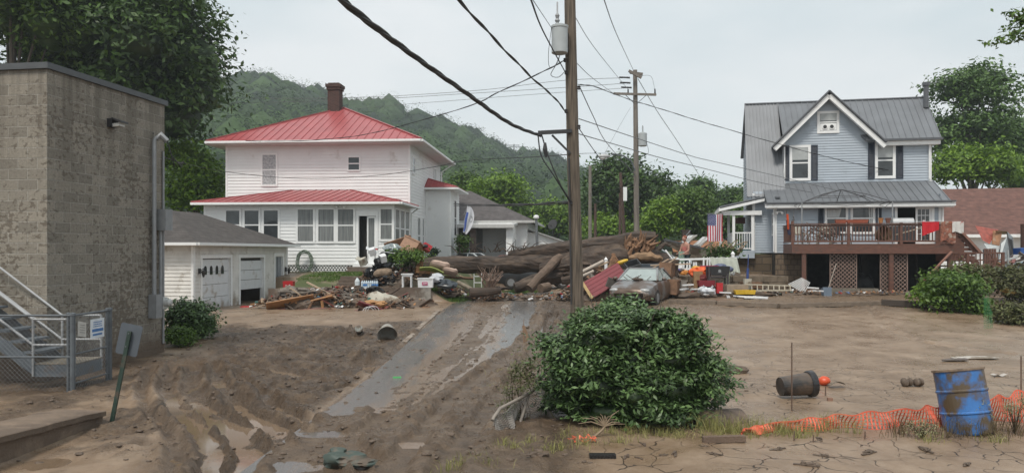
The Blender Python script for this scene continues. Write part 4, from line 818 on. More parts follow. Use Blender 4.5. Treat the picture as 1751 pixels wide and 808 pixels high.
m = MB(Wl); m.tube([(.12, -.05, 4.3), (.1, -.16, 4.28), (.02, -.25, 4.2)], [.03, .04, .06], 8); m.tube([(.12, -.05, 4.3), (.22, -.16, 4.28), (.3, -.25, 4.2)], [.03, .04, .06], 8); part(bl, 'floodlight', m, trim)
m = MB(); m.tube([(6.25, -2.0, 4.45), (6.25, -2.0, 2.5)], .04, 6); m.tube([(6.3, -.1, 7.4), (6.3, -.1, 5.8)], .04, 6); m.tube([(-.68, -2.0, 4.45), (-.68, -1.98, 2.5)], .035, 6); part(bl, 'downspout', m, trim)
stone = masonry('foundation stone', (.13, .095, .06), (.07, .055, .045), .75, .32, .018, .25)
tan = masonry('tan wall block', (.17, .125, .085), (.09, .07, .055), .28, .24, .02, .15)
m = MB(); m.bx(-.6, .75, -1.88, -1.7, -.3, 2.45); part(bl, 'basement_wall', m, tan)
m = MB(); m.bx(-2.3, -.6, -.82, -.6, -.3, 2.38); m.bx(-2.3, -2.1, -.6, 3, -.3, 2.38); part(bl, 'stone_foundation', m, stone)
m = MB(); m.bx(-.6, 6.2, 1.4, 1.5, -.3, 2.45); m.bx(-.62, -.5, -1.7, 1.4, -.3, 2.45); m.bx(6.1, 6.2, -1.9, 1.4, -.3, 2.45); m.bx(-.6, 6.2, -1.88, 4.2, 2.38, 2.46); m.bx(3.0, 3.25, -1.88, -1.65, .2, 2.38); m.bx(5.2, 5.3, -1.88, 1.4, .2, 2.38); part(bl, 'basement_room', m, mat('shade dark basement', (.03, .026, .022), .9, var=.3))  # near-black walls: darkness of the open basement put into the colour
# side porch
m = MB(); m.slab([(-3.0, -1.25, 4.55), (-1.0, -1.25, 5.0), (-1.0, 2.6, 5.0), (-3.0, 2.6, 4.55)], (0, 0, .06)); pr = part(bl, 'side_porch_roof', m, greym)
m = MB(); m.slab([(-3.0, -1.28, 4.5), (-1.0, -1.28, 4.95), (-1.0, -1.28, 4.82), (-3.0, -1.28, 4.37)], (0, .05, 0)); m.slab([(-3.03, -1.25, 4.37), (-3.03, 2.6, 4.37), (-3.03, 2.6, 4.53), (-3.03, -1.25, 4.53)], (.05, 0, 0)); m.bx(-2.9, -1.1, -1.1, -1.0, 4.2, 4.4); m.bx(-2.9, -2.8, -1.1, 2.5, 4.2, 4.36); part(bl, 'side_porch_fascia', m, trim)
for x, y, zb in [(-2.35, -1.0, .9), (-1.5, -.98, 2.3), (-2.35, 2.3, 2.4), (-2.85, .6, 2.4)]:
    m = MB(); m.bx(x-.06, x+.06, y-.06, y+.06, zb, 4.4); part(bl, 'porch_post', m, trim)
m = MB(); m.bx(-2.4, -1.45, -1.02, -.98, 3.35, 3.41); m.bx(-2.4, -1.45, -1.02, -.98, 2.62, 2.67)
for k in range(8): x = -2.3+k*.11; m.bx(x-.014, x+.014, -1.015, -.985, 2.65, 3.37)
m.bx(-2.37, -2.33, -1, 2.3, 3.35, 3.41); m.bx(-2.37, -2.33, -1, 2.3, 2.62, 2.67)
for k in range(22): y = -.9+k*.15; m.bx(-2.365, -2.335, y-.014, y+.014, 2.65, 3.37)
part(bl, 'porch_railing', m, trim)
m = MB(); m.bx(-2.45, -1.4, -1.05, 2.5, 2.42, 2.56); m.bx(-2.43, -1.42, -1.09, -1.05, 2.2, 2.55); part(bl, 'porch_floor', m, blue)
m = MB(); m.bx(-2.3, -1.5, .8, .84, 2.56, 2.95); part(bl, 'porch_bench', m, mat('teal paint', (.10, .28, .25), .6, var=.1)); m = MB(); m.bx(-2.25, -1.6, 1.6, 1.64, 3.9, 4.2); part(bl, 'porch_sign', m, mat('red brown board', (.12, .04, .03), .6))

# ------------------------------------------------------------------ deck
dk = thing('wooden_deck', 'raised reddish brown wooden deck with railing in front of the blue house', 'deck', BO, R(-12))
dwd = mat('deck stain', (.115, .050, .034), .65, var=.2, sc=5, stretch=(1, 1, 3), dirt=(.075, .045, .035), dsc=3, dthr=.6)
dlt = mat('bare muddy timber', (.22, .16, .12), .8, var=.2, sc=8)
v0, v1, s0, s1, zd = -4.55, -1.97, -.28, 5.85, 2.82
m = MB(); y = v0
while y < v1-.01: m.bx(s0, s1, y, min(y+.135, v1), zd-.04, zd); y += .145
part(dk, 'floor', m, dwd)
m = MB(); m.bx(s0, s1, v0-.02, v0+.03, zd-.4, zd-.045); m.bx(s0, s0+.05, v0+.03, v1, zd-.4, zd-.045); m.bx(s1-.05, s1, v0+.03, v1, zd-.4, zd-.045)
for k in range(1, 12): x = s0+k*(s1-s0)/12; m.bx(x-.02, x+.02, v0+.04, v1, zd-.3, zd-.045)
part(dk, 'beam', m, dwd)
for px in (1374, 1523, 1640):
    s = sx(px, v0+.15) if px < 1640 else s1-.12
    for yv in (v0+.1,): m = MB(); m.bx(s-.08, s+.08, yv-.08, yv+.08, .2, zd-.4); part(dk, 'post', m, dwd)
m = MB(); zr = 3.66
m.bx(s0-.03, s1, v0-.06, v0+.08, zr-.04, zr); m.bx(s0-.03, s0+.1, v0+.08, v1, zr-.04, zr); m.bx(s0, s1, v0-.0, v0+.04, zd+.07, zd+.14); m.bx(s0, s0+.04, v0, v1, zd+.07, zd+.14); m.bx(s0, s1, v0+.0, v0+.04, zr-.12, zr-.05); m.bx(s0, s0+.04, v0, v1, zr-.12, zr-.05)
x = s0+.1
while x < s1-.1: m.bx(x-.017, x+.017, v0+.004, v0+.036, zd+.1, zr-.06); x += .125
y = v0+.1
while y < v1: m.bx(s0+.004, s0+.036, y-.017, y+.017, zd+.1, zr-.06); y += .125
part(dk, 'railing', m, dwd)
for k, x in enumerate([s0+.02, sx(1451, v0), sx(1541, v0), s1-.06]):
    m = MB(); m.bx(x-.05, x+.05, v0-.03, v0+.07, zd-.05, zr+.02 if k else zr+.12); part(dk, 'railing_post', m, dwd)
lat = mat('weathered lattice', (.24, .17, .14), .75, var=.2)
for pa, pb in [(1420, 1464), (1506, 1551)]:
    a, b_ = sx(pa, v0+.2), sx(pb, v0+.2); zb_, zt_ = .72 if pa < 1450 else .6, zd-.42; m = MB(); w_ = b_-a; h = zt_-zb_; q = -h
    while q < w_:
        for sg in (1, -1):
            t0, t1 = max(0, -q), min(h, w_-q)
            if t1 > t0:
                if sg > 0: m.slab([(a+q+t0-.02, v0+.2, zb_+t0), (a+q+t0+.02, v0+.2, zb_+t0), (a+q+t1+.02, v0+.2, zb_+t1), (a+q+t1-.02, v0+.2, zb_+t1)], (0, .01, 0))
                else: m.slab([(a+q+t0-.02, v0+.212, zt_-t0), (a+q+t0+.02, v0+.212, zt_-t0), (a+q+t1+.02, v0+.212, zt_-t1), (a+q+t1-.02, v0+.212, zt_-t1)], (0, .01, 0))
        q += .165
    m.bx(a-.03, a, v0+.19, v0+.23, zb_, zt_); m.bx(b_, b_+.03, v0+.19, v0+.23, zb_, zt_); part(dk, 'lattice_panel', m, lat)
# stairs: upper flight to the right, landing, lower flight to the left
m = MB(); zl = 1.95
for k in range(5): m.bx(5.85+.24*k, 6.12+.24*k, -3.6, -2.4, zd-.17*(k+1)-.04, zd-.17*(k+1))
m.bx(5.6, 7.5, -4.9, -3.7, zl-.06, zl)
for k in range(6): m.bx(5.35-.24*k, 5.62-.24*k, -5.6, -4.7, zl-.2*(k+1)-.04, zl-.2*(k+1))
part(dk, 'stair_tread', m, dwd)
m = MB(); m.slab([(5.9, -3.65, 3.72), (6.06, -3.65, 3.72), (7.12, -3.65, 2.42), (6.9, -3.65, 2.42)], (0, .04, 0)); part(dk, 'stair_panel', m, dwd); m = MB(); m.bx(5.85, 6.95, -2.4, -2.36, 2.1, 3.6); part(dk, 'stair_panel', m, dwd); m = MB()
m.slab([(5.86, -3.6, 2.7), (7.1, -3.6, 1.85), (7.1, -3.6, 2.1), (5.86, -3.6, 2.98)], (0, .04, 0)); z = 2.2
while z < 3.6: w = (3.7-z)/1.3*1.1; m.bx(5.88, 6.95-.8*(z-2.42) if z > 2.42 else 6.95, -3.58, -3.55, z, z+.12); z += .17
part(dk, 'stair_panel', m, dwd)
m = MB(); m.slab([(5.98, -3.7, 3.74), (6.1, -3.7, 3.74), (7.2, -3.7, 2.42), (7.08, -3.7, 2.42)], (0, -.08, 0)); part(dk, 'handrail', m, mat('lighter handrail', (.22, .11, .08), .6))
m = MB(); m.bx(5.5, 7.5, -5.0, -4.92, 2.42, 2.48)
for x in (5.55, 6.2, 7.45): m.bx(x-.05, x+.05, -5.0, -4.9, .4, 2.44)
for k in range(13): x = 5.6+.15*k; m.bx(x-.02, x+.02, -4.97, -4.94, 1.0, 2.42)
for z in (1.3, 1.6, 1.9, 2.15): m.bx(5.5, 7.5, -4.99, -4.97, z, z+.05)
for k in range(5): x = 7.1+.09*k; m.bx(x-.035, x+.035, -4.2, -4.16, 1.9, 2.62)
part(dk, 'landing_railing', m, dwd)
m = MB(); m.beam((5.6, -5.05, 2.5), (4.45, -5.65, 1.4), .09, .05); part(dk, 'handrail', m, mat('lighter handrail', (.22, .11, .08), .6)); m = MB()
m.bx(4.95, 5.03, -5.4, -5.3, .3, 1.85); m.bx(4.42, 4.5, -5.65, -5.55, .3, 1.4); part(dk, 'stair_post', m, dwd)
# ------------------------------------------------------------------ bungalow, brown roofed house, boat and cabin behind
def Wp(p, o): return inv(o) @ Vector(p)
bg_ = thing('bungalow', 'grey hip roofed white bungalow with an open front porch behind the fallen tree', 'house', (.25, 50, 1.2), R(-6))
m = MB(); lapwall(m, (-2.2, 0), (.7, 0), 0, 3.3, .16); lapwall(m, (.7, 0), (.7, 9), 0, 3.3, .16); lapwall(m, (-2.2, 9), (-2.2, 0), 0, 3.3, .3); lapwall(m, (-.35, -2.6), (.05, -2.6), 0, 3.1, .16); lapwall(m, (.05, -2.6), (.05, 0), 0, 3.1, .16); m.bx(-2.1, -.35, -2.55, -2.5, 2.75, 3.1); part(bg_, 'wall', m, white)
m = MB(); e = .5; q = [(-9.2-e, -e-.1, 3.35), (.7+e, -e-.1, 3.35), (.7+e, 9+e, 3.35), (-9.2-e, 9+e, 3.35)]; r1, r2 = (-3.6, 3.4, 5.6), (-4.8, 5.5, 5.6)
roofpoly(m, [q[0], q[1], r1, r2], .06, 0); roofpoly(m, [q[1], q[2], r2, r1], .06, 0); roofpoly(m, [q[2], q[3], r2], .06, 0); part(bg_, 'roof', m, sh_g)
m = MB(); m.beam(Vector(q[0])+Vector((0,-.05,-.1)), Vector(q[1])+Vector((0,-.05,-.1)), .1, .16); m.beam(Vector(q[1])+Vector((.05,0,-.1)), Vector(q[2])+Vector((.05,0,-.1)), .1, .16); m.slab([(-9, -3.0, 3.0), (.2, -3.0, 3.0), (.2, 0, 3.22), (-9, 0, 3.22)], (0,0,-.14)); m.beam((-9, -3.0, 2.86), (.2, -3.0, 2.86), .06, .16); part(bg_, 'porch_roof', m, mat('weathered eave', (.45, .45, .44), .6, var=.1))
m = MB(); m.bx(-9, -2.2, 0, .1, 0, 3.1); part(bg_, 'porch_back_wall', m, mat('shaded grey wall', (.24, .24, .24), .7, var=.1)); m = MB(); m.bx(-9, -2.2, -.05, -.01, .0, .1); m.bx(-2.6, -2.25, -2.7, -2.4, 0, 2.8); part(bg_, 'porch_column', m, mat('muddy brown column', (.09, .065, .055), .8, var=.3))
Wn = wm((-9, 0), (-2.2, 0)); window(bg_, Wn, 3.6, .8, .5, 1.7, gl, tw=.04); window(bg_, Wn, 5.3, .9, 1.2, 1.2, gl, tw=.06)
for cx_ in (2.3, 2.9):
    m = MB(); n = 5
    for k in range(n): a = k*2*math.pi/n+math.pi/2; m.slab([(cx_+.35*math.cos(a), -.06, 1.7+.35*math.sin(a)), (cx_+.13*math.cos(a+.63), -.06, 1.7+.13*math.sin(a+.63)), (cx_, -.06, 1.7), (cx_+.13*math.cos(a-.63), -.06, 1.7+.13*math.sin(a-.63))], (0, .03, 0))
    m.v = [(x-9, y, z) for x, y, z in m.v]; part(bg_, 'wall_star', m, darkm)
m = MB(); m.bx(-5.3, -5.1, -2.7, -2.5, .7, 2.3); m.bx(-5.33, -5.07, -2.73, -2.47, 2.0, 2.3); part(bg_, 'porch_lantern', m, mat('dusty white', (.4, .39, .38), .6))
m = MB()
for k in range(40): x = -8.9+k*.16; m.beam((x, -2.6, 0), (x+rnd.uniform(-.1, .1), -2.6, .85+rnd.uniform(-.15, .1)), .06, .03)
m.beam((-9, -2.6, .8), (-2.7, -2.6, .78), .08, .06); part(bg_, 'porch_railing', m, mat('muddy railing', (.13, .10, .085), .8, var=.3))
for k in range(26): 
    pass
m = MB(); lapwall(m, (.7, 1.2), (3.4, 1.2), -.2, 2.6, .16, rng=lambda z: (0, 2.7 if z < 1.9 else 2.7-(z-1.9)*3.4)); lapwall(m, (3.4, 1.2), (3.4, 7), -.2, 1.9, .16); part(bg_, 'annex_wall', m, white)
m = MB(); roofpoly(m, [(3.75, .9, 1.82), (3.75, 7.3, 1.82), (.7, 7.3, 2.85), (.7, .9, 2.85)], .08, 0); part(bg_, 'annex_roof', m, mat('pale annex roof', (.33, .33, .33), .6)); W6 = wm((3.4, 1.2), (3.4, 7)); window(bg_, W6, 1.6, .3, .9, 1.4, gl); window(bg_, wm((.05, -2.6), (.05, 0)), 1.6, .1, .8, 2.0, glc)
# satellite dish on the annex
m = MB(); m.lathe([(.01, 0), (.2, .03), (.36, .11)], 16); m.M = Matrix(); rt = Euler((R(70), 0, R(-30))).to_matrix(); m.v = [tuple(rt @ Vector(p)+Vector((2.4, 1.3, 3.1))) for p in m.v]; m.tube([(2.4, 1.3, 3.1), (2.35, 1.5, 2.5)], .03, 6); m.tube([(2.4, 1.3, 3.0), (2.0, .85, 3.1)], .02, 5); part(bg_, 'satellite_dish', m, darkm)

br_ = thing('brown_roofed_house', 'long white house under a broad brown shingled roof at the right edge', 'house', (25.5, 46, 1.0), R(-14))
m = MB(); lapwall(m, (-2, 0), (14, 0), -.5, 2.55, .16); lapwall(m, (-2, 6), (-2, 0), -.5, 2.55, .16); part(br_, 'wall', m, white)
m = MB(); roofpoly(m, [(-2.6, -.6, 2.5), (14, -.6, 2.5), (14, 4.5, 5.6), (-2.6, 4.5, 5.6)], .07, 0); roofpoly(m, [(14, 9.6, 2.5), (-2.6, 9.6, 2.5), (-2.6, 4.5, 5.6), (14, 4.5, 5.6)], .07, 0); part(br_, 'roof', m, sh_b)
m = MB(); m.bx(-2.6, 14, -.68, -.6, 2.34, 2.52); m.bx(-2.6, 14, -.6, 0, 2.34, 2.38); part(br_, 'eave', m, trim)
Wr = wm((-2, 0), (14, 0)); window(br_, Wr, 5.15, .35, 1.0, 1.3, gl, mull=2); m = MB(Wr)
for xa in (5.85,): m.bx(xa, xa+.4, -.05, 0, .3, 1.75)
part(br_, 'shutter', m, mat('maroon shutter', (.06, .02, .02), .6))
ppx = thing('brown_utility_pole', 'dark brown utility pole at the right edge before the brown roof', 'utility pole', (P(1750, 430, 33).x, 33, .8)); m = MB(); m.tube([(0,0,-.5), (0,0,2.9)], .11, 10); part(ppx, 'pole', m, mat('dark brown wood', (.06, .03, .022), .9))
cab = thing('cabin', 'small low building with an orange brown roof behind the wrecked boat', 'building', (P(1195, 430, 56).x, 56, 1.3), R(-5))
m = MB(); m.bx(-1.6, 2.0, 0, 3, -.3, 1.25); part(cab, 'wall', m, mat('cabin wall', (.10, .08, .065), .85, var=.2)); m = MB(); roofpoly(m, [(-1.9, -.35, 1.2), (2.3, -.35, 1.2), (2.3, 1.6, 2.05), (-1.9, 1.6, 2.05)], .07, 0); part(cab, 'roof', m, mat('orange brown roof', (.26, .12, .06), .85, var=.2, sc=4, bump=.4))
m = MB(); m.bx(-1.05, -.5, 1.0, 1.5, 1.6, 2.75); m.bx(-1.1, -.45, .95, 1.55, 2.75, 2.83); ch = part(cab, 'chimney', m, mat('brown chimney', (.07, .05, .042), .85))
m = MB(); m.bx(-.92, -.85, .97, .995, 2.2, 2.6); m.beam((-.86, .982, 2.4), (-.66, .982, 2.6), .03, .07, (1, 0, 1)); m.beam((-.86, .982, 2.4), (-.66, .982, 2.2), .03, .07, (1, 0, -1)); part(ch, 'letter', m, mat('black letter', (.008, .008, .008), .6))

# boat
bo = thing('motor_boat', 'wrecked grey and white motor boat stranded nose up behind the picket fence', 'boat', P(1200, 441, 38.5)-Vector((0, 0, .1)), R(8))
def hull(t, w):  # t along 0 bow..1 stern ; w -1..1 across
    bw = .95*min(1, (t*1.9)**.6); return Vector((-1.95+3.9*t, w*bw, 1.05-1.0*t))
m = MB(); n = 14; vs = []
for i in range(n+1):
    t = i/n; bw = .02+.93*min(1, (t*1.9)**.6)
    for w_, zz_ in [(-1, 0), (-.85, -.35), (-.45, -.62), (0, -.72-.0*t), (.45, -.62), (.85, -.35), (1, 0)]: vs.append((-1.95+3.9*t, w_*bw, 1.0-1.0*t+zz_*(.25+.75*min(1, t*2))))
m.add(vs, [(i*7+j, i*7+j+1, (i+1)*7+j+1, (i+1)*7+j) for i in range(n) for j in range(6)]+[tuple(n*7+j for j in range(7))]); part(bo, 'hull', m, mat('boat hull', (.36, .35, .32), .5, var=.2, dirt=(.12, .10, .08)), smooth=True)
m = MB(); 
for i in range(n):
    for w_ in (-1, 1):
        t = i/n; t2 = (i+1)/n; b1 = .02+.93*min(1, (t*1.9)**.6); b2 = .02+.93*min(1, (t2*1.9)**.6); m.beam((-1.95+3.9*t, w_*b1, 1.02-t), (-1.95+3.9*t2, w_*b2, 1.02-t2), .1, .09)
part(bo, 'gunwale', m, mat('boat rub rail', (.06, .065, .07), .5)); m = MB(); vs = []
for i in range(8): t = i/14; b1 = .93*min(1, (t*1.9)**.6); vs += [(-1.95+3.9*t, -b1, 1.0-t), (-1.95+3.9*t, b1, 1.0-t)]
m.add(vs, [(2*i, 2*i+1, 2*i+3, 2*i+2) for i in range(7)]); part(bo, 'deck', m, mat('boat deck', (.30, .31, .31), .5, dirt=(.15, .13, .1)))
for k, x in enumerate((-1.05, -.3)):
    m = MB(); z = .75-x*.1; m.slab([(x, -.6, z-.1), (x+.6, -.6, z+.38), (x+.6, .55, z+.38), (x, .55, z-.1)], (-.03, 0, .03)); part(bo, 'windshield', m, mat('pale canopy panel', (.50, .51, .51), .4, var=.15, dirt=(.2, .18, .15)))
m = MB(); 
for a, b_ in [((.5, -.5, .5), (1.15, -.5, 1.15)), ((.5, .5, .5), (1.1, .5, 1.3)), ((.8, -.5, .55), (1.2, -.5, .75)), ((-1.1, 0, .9), (-.6, 0, 1.5)), ((.15, .3, .6), (.7, .3, .9))]: m.tube([a, b_], .025, 6)
part(bo, 'canopy_frame', m, galv)

# ------------------------------------------------------------------ cars
def car(name, label, loc, rz, body, glassm, L=4.4, W=1.74, H=1.38, muddy=None):
    t = thing(name, label, 'car', loc, rz); hw = W/2
    # stations x (front -> rear), half width, sill z, shoulder z
    st = [(-L/2, hw*.62, .34, .56), (-L/2+.10, hw*.84, .26, .66), (-L/2+.45, hw*.97, .20, .76), (-L/2+1.15, hw, .18, .88), (-L/2+1.55, hw, .18, .93), (0, hw, .18, .94), (L/2-1.2, hw, .18, .95), (L/2-.5, hw*.97, .2, .96), (L/2-.08, hw*.86, .28, .92), (L/2, hw*.74, .4, .8)]
    m = MB(); vs = []
    for x, w, a, b_ in st: vs += [(x, -w*.9, a), (x, -w, a+.16), (x, -w, b_-.22), (x, -w*.93, b_-.05), (x, -w*.6, b_+.015), (x, 0, b_+.04), (x, w*.6, b_+.015), (x, w*.93, b_-.05), (x, w, b_-.22), (x, w, a+.16), (x, w*.9, a)]
    n = len(st); m.add(vs, [(i*11+j, (i+1)*11+j, (i+1)*11+(j+1)%11, i*11+(j+1)%11) for i in range(n-1) for j in range(11)]+[tuple(range(11)), tuple((n-1)*11+j for j in range(10, -1, -1))])
    bd = part(t, 'body', m, body, smooth=True)
    A0, A1, B1, B0 = -L/2+1.30, -L/2+2.05, L/2-1.35, L/2-.55; zb = .93
    lo, hi = hw*.9, hw*.66
    m = MB(); ro = [(A1, -hi, H), (A1+.25, -hi*.98, H+.02), (B1, -hi, H-.01), (B1, hi, H-.01), (A1+.25, hi*.98, H+.02), (A1, hi, H)]; m.slab(ro, (0, 0, -.05)); part(t, 'roof', m, body)
    m = MB(); fr = [(A0, -lo*.95, zb), (A0, lo*.95, zb), (A1, hi*.95, H-.03), (A1, -hi*.95, H-.03)]; m.slab(fr, (.03, 0, -.01)); part(t, 'windscreen', m, glassm)
    m = MB(); m.slab([(B0, lo*.9, zb), (B0, -lo*.9, zb), (B1, -hi*.93, H-.04), (B1, hi*.93, H-.04)], (-.03, 0, 0)); part(t, 'rear_window', m, glassm)
    for s in (-1, 1):
        m = MB(); m.slab([(A0+.2, s*lo, zb-.01), (.15, s*lo, zb-.01), (.15, s*(hi+.01), H-.05), (A1+.06, s*(hi+.01), H-.05)][::s], (0, -s*.02, 0)); m.slab([(.22, s*lo, zb-.01), (B0-.25, s*lo, zb-.01), (B1-.05, s*(hi+.01), H-.05), (.22, s*(hi+.01), H-.05)][::s], (0, -s*.02, 0)); part(t, 'side_window', m, glassm)
        m = MB(); m.beam((A0, s*lo*.97, zb-.02), (A1, s*hi, H-.02), .07, .06); m.beam((B0, s*lo*.95, zb-.02), (B1, s*hi, H-.02), .1, .06); m.beam((.18, s*lo, zb-.02), (.18, s*hi, H-.04), .06, .05); part(t, 'pillar', m, body)
        m = MB(); m.blob((A0+.25, s*(hw+.08), .98), (.07, .1, .07), 2, .05); part(t, 'side_mirror', m, body, smooth=True)
        m = MB(); m.blob((-L/2+.13, s*hw*.62, .60), (.10, .22, .075), 2, .03); part(t, 'headlight', m, mat('headlight', (.35, .36, .36), .15), smooth=True)
        for x in (-L/2+.85, L/2-.85):
            m = MB(); m.tube([(x, s*(hw-.2), .30), (x, s*(hw+.012), .30)], .31, 20); w = part(t, 'wheel', m, mat('tyre', (.03, .027, .025), .85)); m = MB(); m.tube([(x, s*(hw+.0), .30), (x, s*(hw+.022), .30)], .19, 12); part(w, 'rim', m, dull)
    m = MB(); m.bx(-L/2-.015, -L/2+.06, -.45, .45, .30, .40); part(t, 'grille', m, darkm); return t, bd
carm = mat('mud caked silver paint', (.22, .225, .23), .35, metal=.3, var=.1, dirt=(.115, .08, .06), dsc=1.1, dthr=.47)
glm = mat('dusty windscreen', (.30, .35, .34), .12, var=.15, sc=2, dirt=(.12, .10, .08), dsc=1.5, dthr=.68, spec=.8)
cp = P(1100, 500, 29.3)
ct, bd = car('mud_covered_car', 'silver car caked in brown mud with a grey hood patch, behind the big shrub', (cp.x, 29.3, B(cp.x, 29)-.10), R(66), carm, glm, L=4.3, W=1.72, H=1.36)
m = MB()
for k in range(6): a = rnd.uniform(-.5, .4); m.tube([(-.95+rnd.uniform(-.12, .1), a, .95), (-.9+rnd.uniform(-.2, .2), a+rnd.uniform(-.25, .25), 1.06+rnd.uniform(0, .08))], .012, 5)
m.blob((-.95, 0, .97), (.16, .22, .05), 2, .3)
cl = solo('leaf_litter', m, mat('brown litter', (.07, .05, .035), .9), 'brown twigs and mud clumped below the windscreen of the mud covered car', 'debris', loc=(cp.x, 29.3, B(cp.x, 29)-.10), rot=(0, 0, R(66)))
whp = mat('white car paint', (.62, .66, .68), .25, var=.03, coat=.5); rdp = mat('faded red paint', (.30, .13, .11), .4, var=.1)
car('parked_car', 'white car whose roof shows above the log beside the white house bay', (P(812, 440, 46).x, 46, 1.0), R(158), whp, gl, H=1.42)
car('parked_car', 'faded red car half hidden behind the log before the bungalow', (P(884, 440, 44).x, 44, .95), R(172), rdp, mat('pale glass', (.22, .25, .25), .15), H=1.36)
car('parked_car', 'dark car glimpsed under the fallen trunk on the road', (P(915, 470, 40).x, 40, .62), R(185), mat('dark paint', (.03, .032, .035), .3), gl, H=1.3)
car('parked_car', 'white car glimpsed behind the torn end of the fallen trunk', (P(1121, 430, 48).x, 48, 1.3), R(150), whp, gl, H=1.4)

# ------------------------------------------------------------------ fallen tree
lg = thing('fallen_tree', 'huge uprooted tree lying across the street behind the debris', 'fallen tree', (P(960, 450, 34.5).x, 34.5, .9))
logm = mat('wet brown bark', (.050, .033, .023), .75, var=.5, sc=5, bump=1.0, bsc=14, stretch=(.35, 1, 1), dirt=(.11, .078, .055), dsc=2.5, dthr=.6)
torn = mat('torn wood', (.20, .11, .06), .8, var=.4, sc=9, bump=.8, stretch=(.4, 1, 1))
def logtube(pts, nm, mt, n=14, jit=.06, lab=None):
    pp = [P(a, b_, d) for a, b_, d, r in pts]; rr = [r for *_, r in pts]; k = len(pp)*4-3; q = []; rq = []
    for i in range(k): t_ = i/4; a = int(min(t_, len(pp)-1.001)); f = t_-a; q.append(pp[a].lerp(pp[a+1], f)+Vector((0, 0, rnd.uniform(-.03, .03)))); rq.append((rr[a]*(1-f)+rr[a+1]*f)*rnd.uniform(.95, 1.06))
    m = MB(); q2 = []; r2 = []
    for a in range(len(q)-1):
        for f in (0, .33, .67): q2.append(q[a].lerp(q[a+1], f)); r2.append(rq[a]*(1-f)+rq[a+1]*f)
    q2.append(q[-1]); r2.append(rq[-1]); nn = max(n, 10)*2 if rq[len(rq)//2] > .2 else n; m.tube(q2, r2, nn); L_ = 0; sd = rnd.uniform(0, 50)
    for a, c in enumerate(q2):
        if a: L_ += (c-q2[a-1]).length
        for b_ in range(nn):
            an = 2*math.pi*b_/nn; w_ = Vector((math.cos(an)*1.2, math.sin(an)*1.2, L_*.5+sd)); k_ = 1+jit*1.8*mnoise.noise(w_*1.3)+.11*(abs(mnoise.noise(Vector((math.cos(an)*4.5, math.sin(an)*4.5, L_*1.1+sd))))*2-.5)
            m.v[a*nn+b_] = tuple(c+(Vector(m.v[a*nn+b_])-c)*k_)
    return part(lg, nm, m, mt, lab, False, True)
logtube([(690,455,37,.36), (760,452,36.2,.40), (850,452,35.6,.43), (930,448,35.2,.48), (1000,447,35,.55)], 'trunk', logm, 16, .04)
logtube([(870,436,35.6,.16), (920,430,35.2,.28), (985,426,34.6,.38), (1050,418,34.2,.42), (1100,409,33.9,.36), (1122,405,33.8,.22)], 'limb', logm, 14, .12)
logtube([(925,462,34.8,.3), (980,452,34.4,.66), (1045,450,34.0,.85), (1100,450,33.9,.72), (1140,455,33.9,.5), (1155,462,33.9,.3)], 'root_trunk', logm, 20, .1)
logtube([(905,492,33.2,.2), (925,470,33.6,.2), (945,450,34.0,.2), (958,438,34.4,.18)], 'limb', mat('lighter wet wood', (.12, .082, .058), .75, var=.3, sc=6, bump=.6), 12, .08)
logtube([(880,492,34,.22), (915,480,34.2,.3), (960,470,34.4,.32)], 'limb', logm, 12, .1)
logtube([(960,480,33.9,.16), (1010,474,33.9,.24), (1060,470,33.8,.2)], 'limb', logm, 12, .1)
m = MB()
for k in range(60):
    a = rnd.uniform(0, 1); s_p = P(1085+rnd.uniform(-14, 30), 448-rnd.uniform(0, 38), 33.4+rnd.uniform(-.25, .4)); e_p = s_p+Vector((rnd.uniform(-.2, .55), rnd.uniform(-.15, .15), rnd.uniform(.15, .6))); m.tube([s_p, (s_p+e_p)/2+Vector((rnd.uniform(-.05, .05), 0, 0)), e_p], [rnd.uniform(.06, .13), rnd.uniform(.04, .09), .01], 5, True, .2)
part(lg, 'torn_wood', m, torn, 'splintered orange brown wood at the torn end', world=True)
logtube([(1075,440,33.1,.08), (1090,438,33.05,.17), (1112,438,33.05,.19), (1132,442,33.15,.08)], 'scar', mat('pale wood scar', (.24, .15, .085), .8, var=.4, sc=8, stretch=(.3, 1, 1)), 12, .08)
m = MB()
for k in range(46):
    px = rnd.uniform(780, 1010); s_p = P(px, 432-(px-780)*.03, 35.3); e_p = s_p+Vector((rnd.uniform(-.9, .9), rnd.uniform(-.5, .2), rnd.uniform(-.1, .5))); m = MB(); m.tube([s_p, (s_p+e_p)/2+Vector((0, 0, rnd.uniform(0, .2))), e_p], [.03, .02, .006], 5); part(lg, 'broken_branch', m, logm, world=True)
for k in range(6):
    q = [(1110,440,33.9,.22), (1124+k*4,430+rnd.uniform(-16, 22),33.9+rnd.uniform(-.3,.3),.1), (1132+k*5,425+rnd.uniform(-14, 36),33.9,.03)]; logtube(q, 'root', logm, 8, .12)

# ------------------------------------------------------------------ retaining wall, steps, bank
rw = thing('retaining_wall', 'low muddy concrete retaining wall in front of the white house yard', 'wall', (-6, 30.4, .3))
cm_ = mat('muddy concrete', (.115, .085, .065), .8, var=.25, bump=.4, dirt=(.22, .19, .16), dsc=.8, dthr=.66)
m = MB(); m.bx(-2.9, 2.72, 0, .25, -.3, .77); m.bx(-3.75, -2.9, 0, .2, -.3, .72); part(rw, 'wall', m, cm_)
m = MB(); m.bx(2.15, 2.75, -.03, .28, -.3, .775); part(rw, 'end_block', m, mat('bare concrete', (.25, .235, .21), .85, var=.2, dirt=(.11, .085, .065), dsc=2, dthr=.5), 'paler bare concrete end block')
st = thing('garden_steps', 'muddy concrete steps climbing from the wall to the white house door', 'steps', (P(598, 470, 31.3).x, 31.3, 1.0)); m = MB()
for k in range(4): m.bx(-.62, .62, k*.34, (k+1)*.34+.02, -.2, .06+.13*k)
part(st, 'tread', m, cm_)

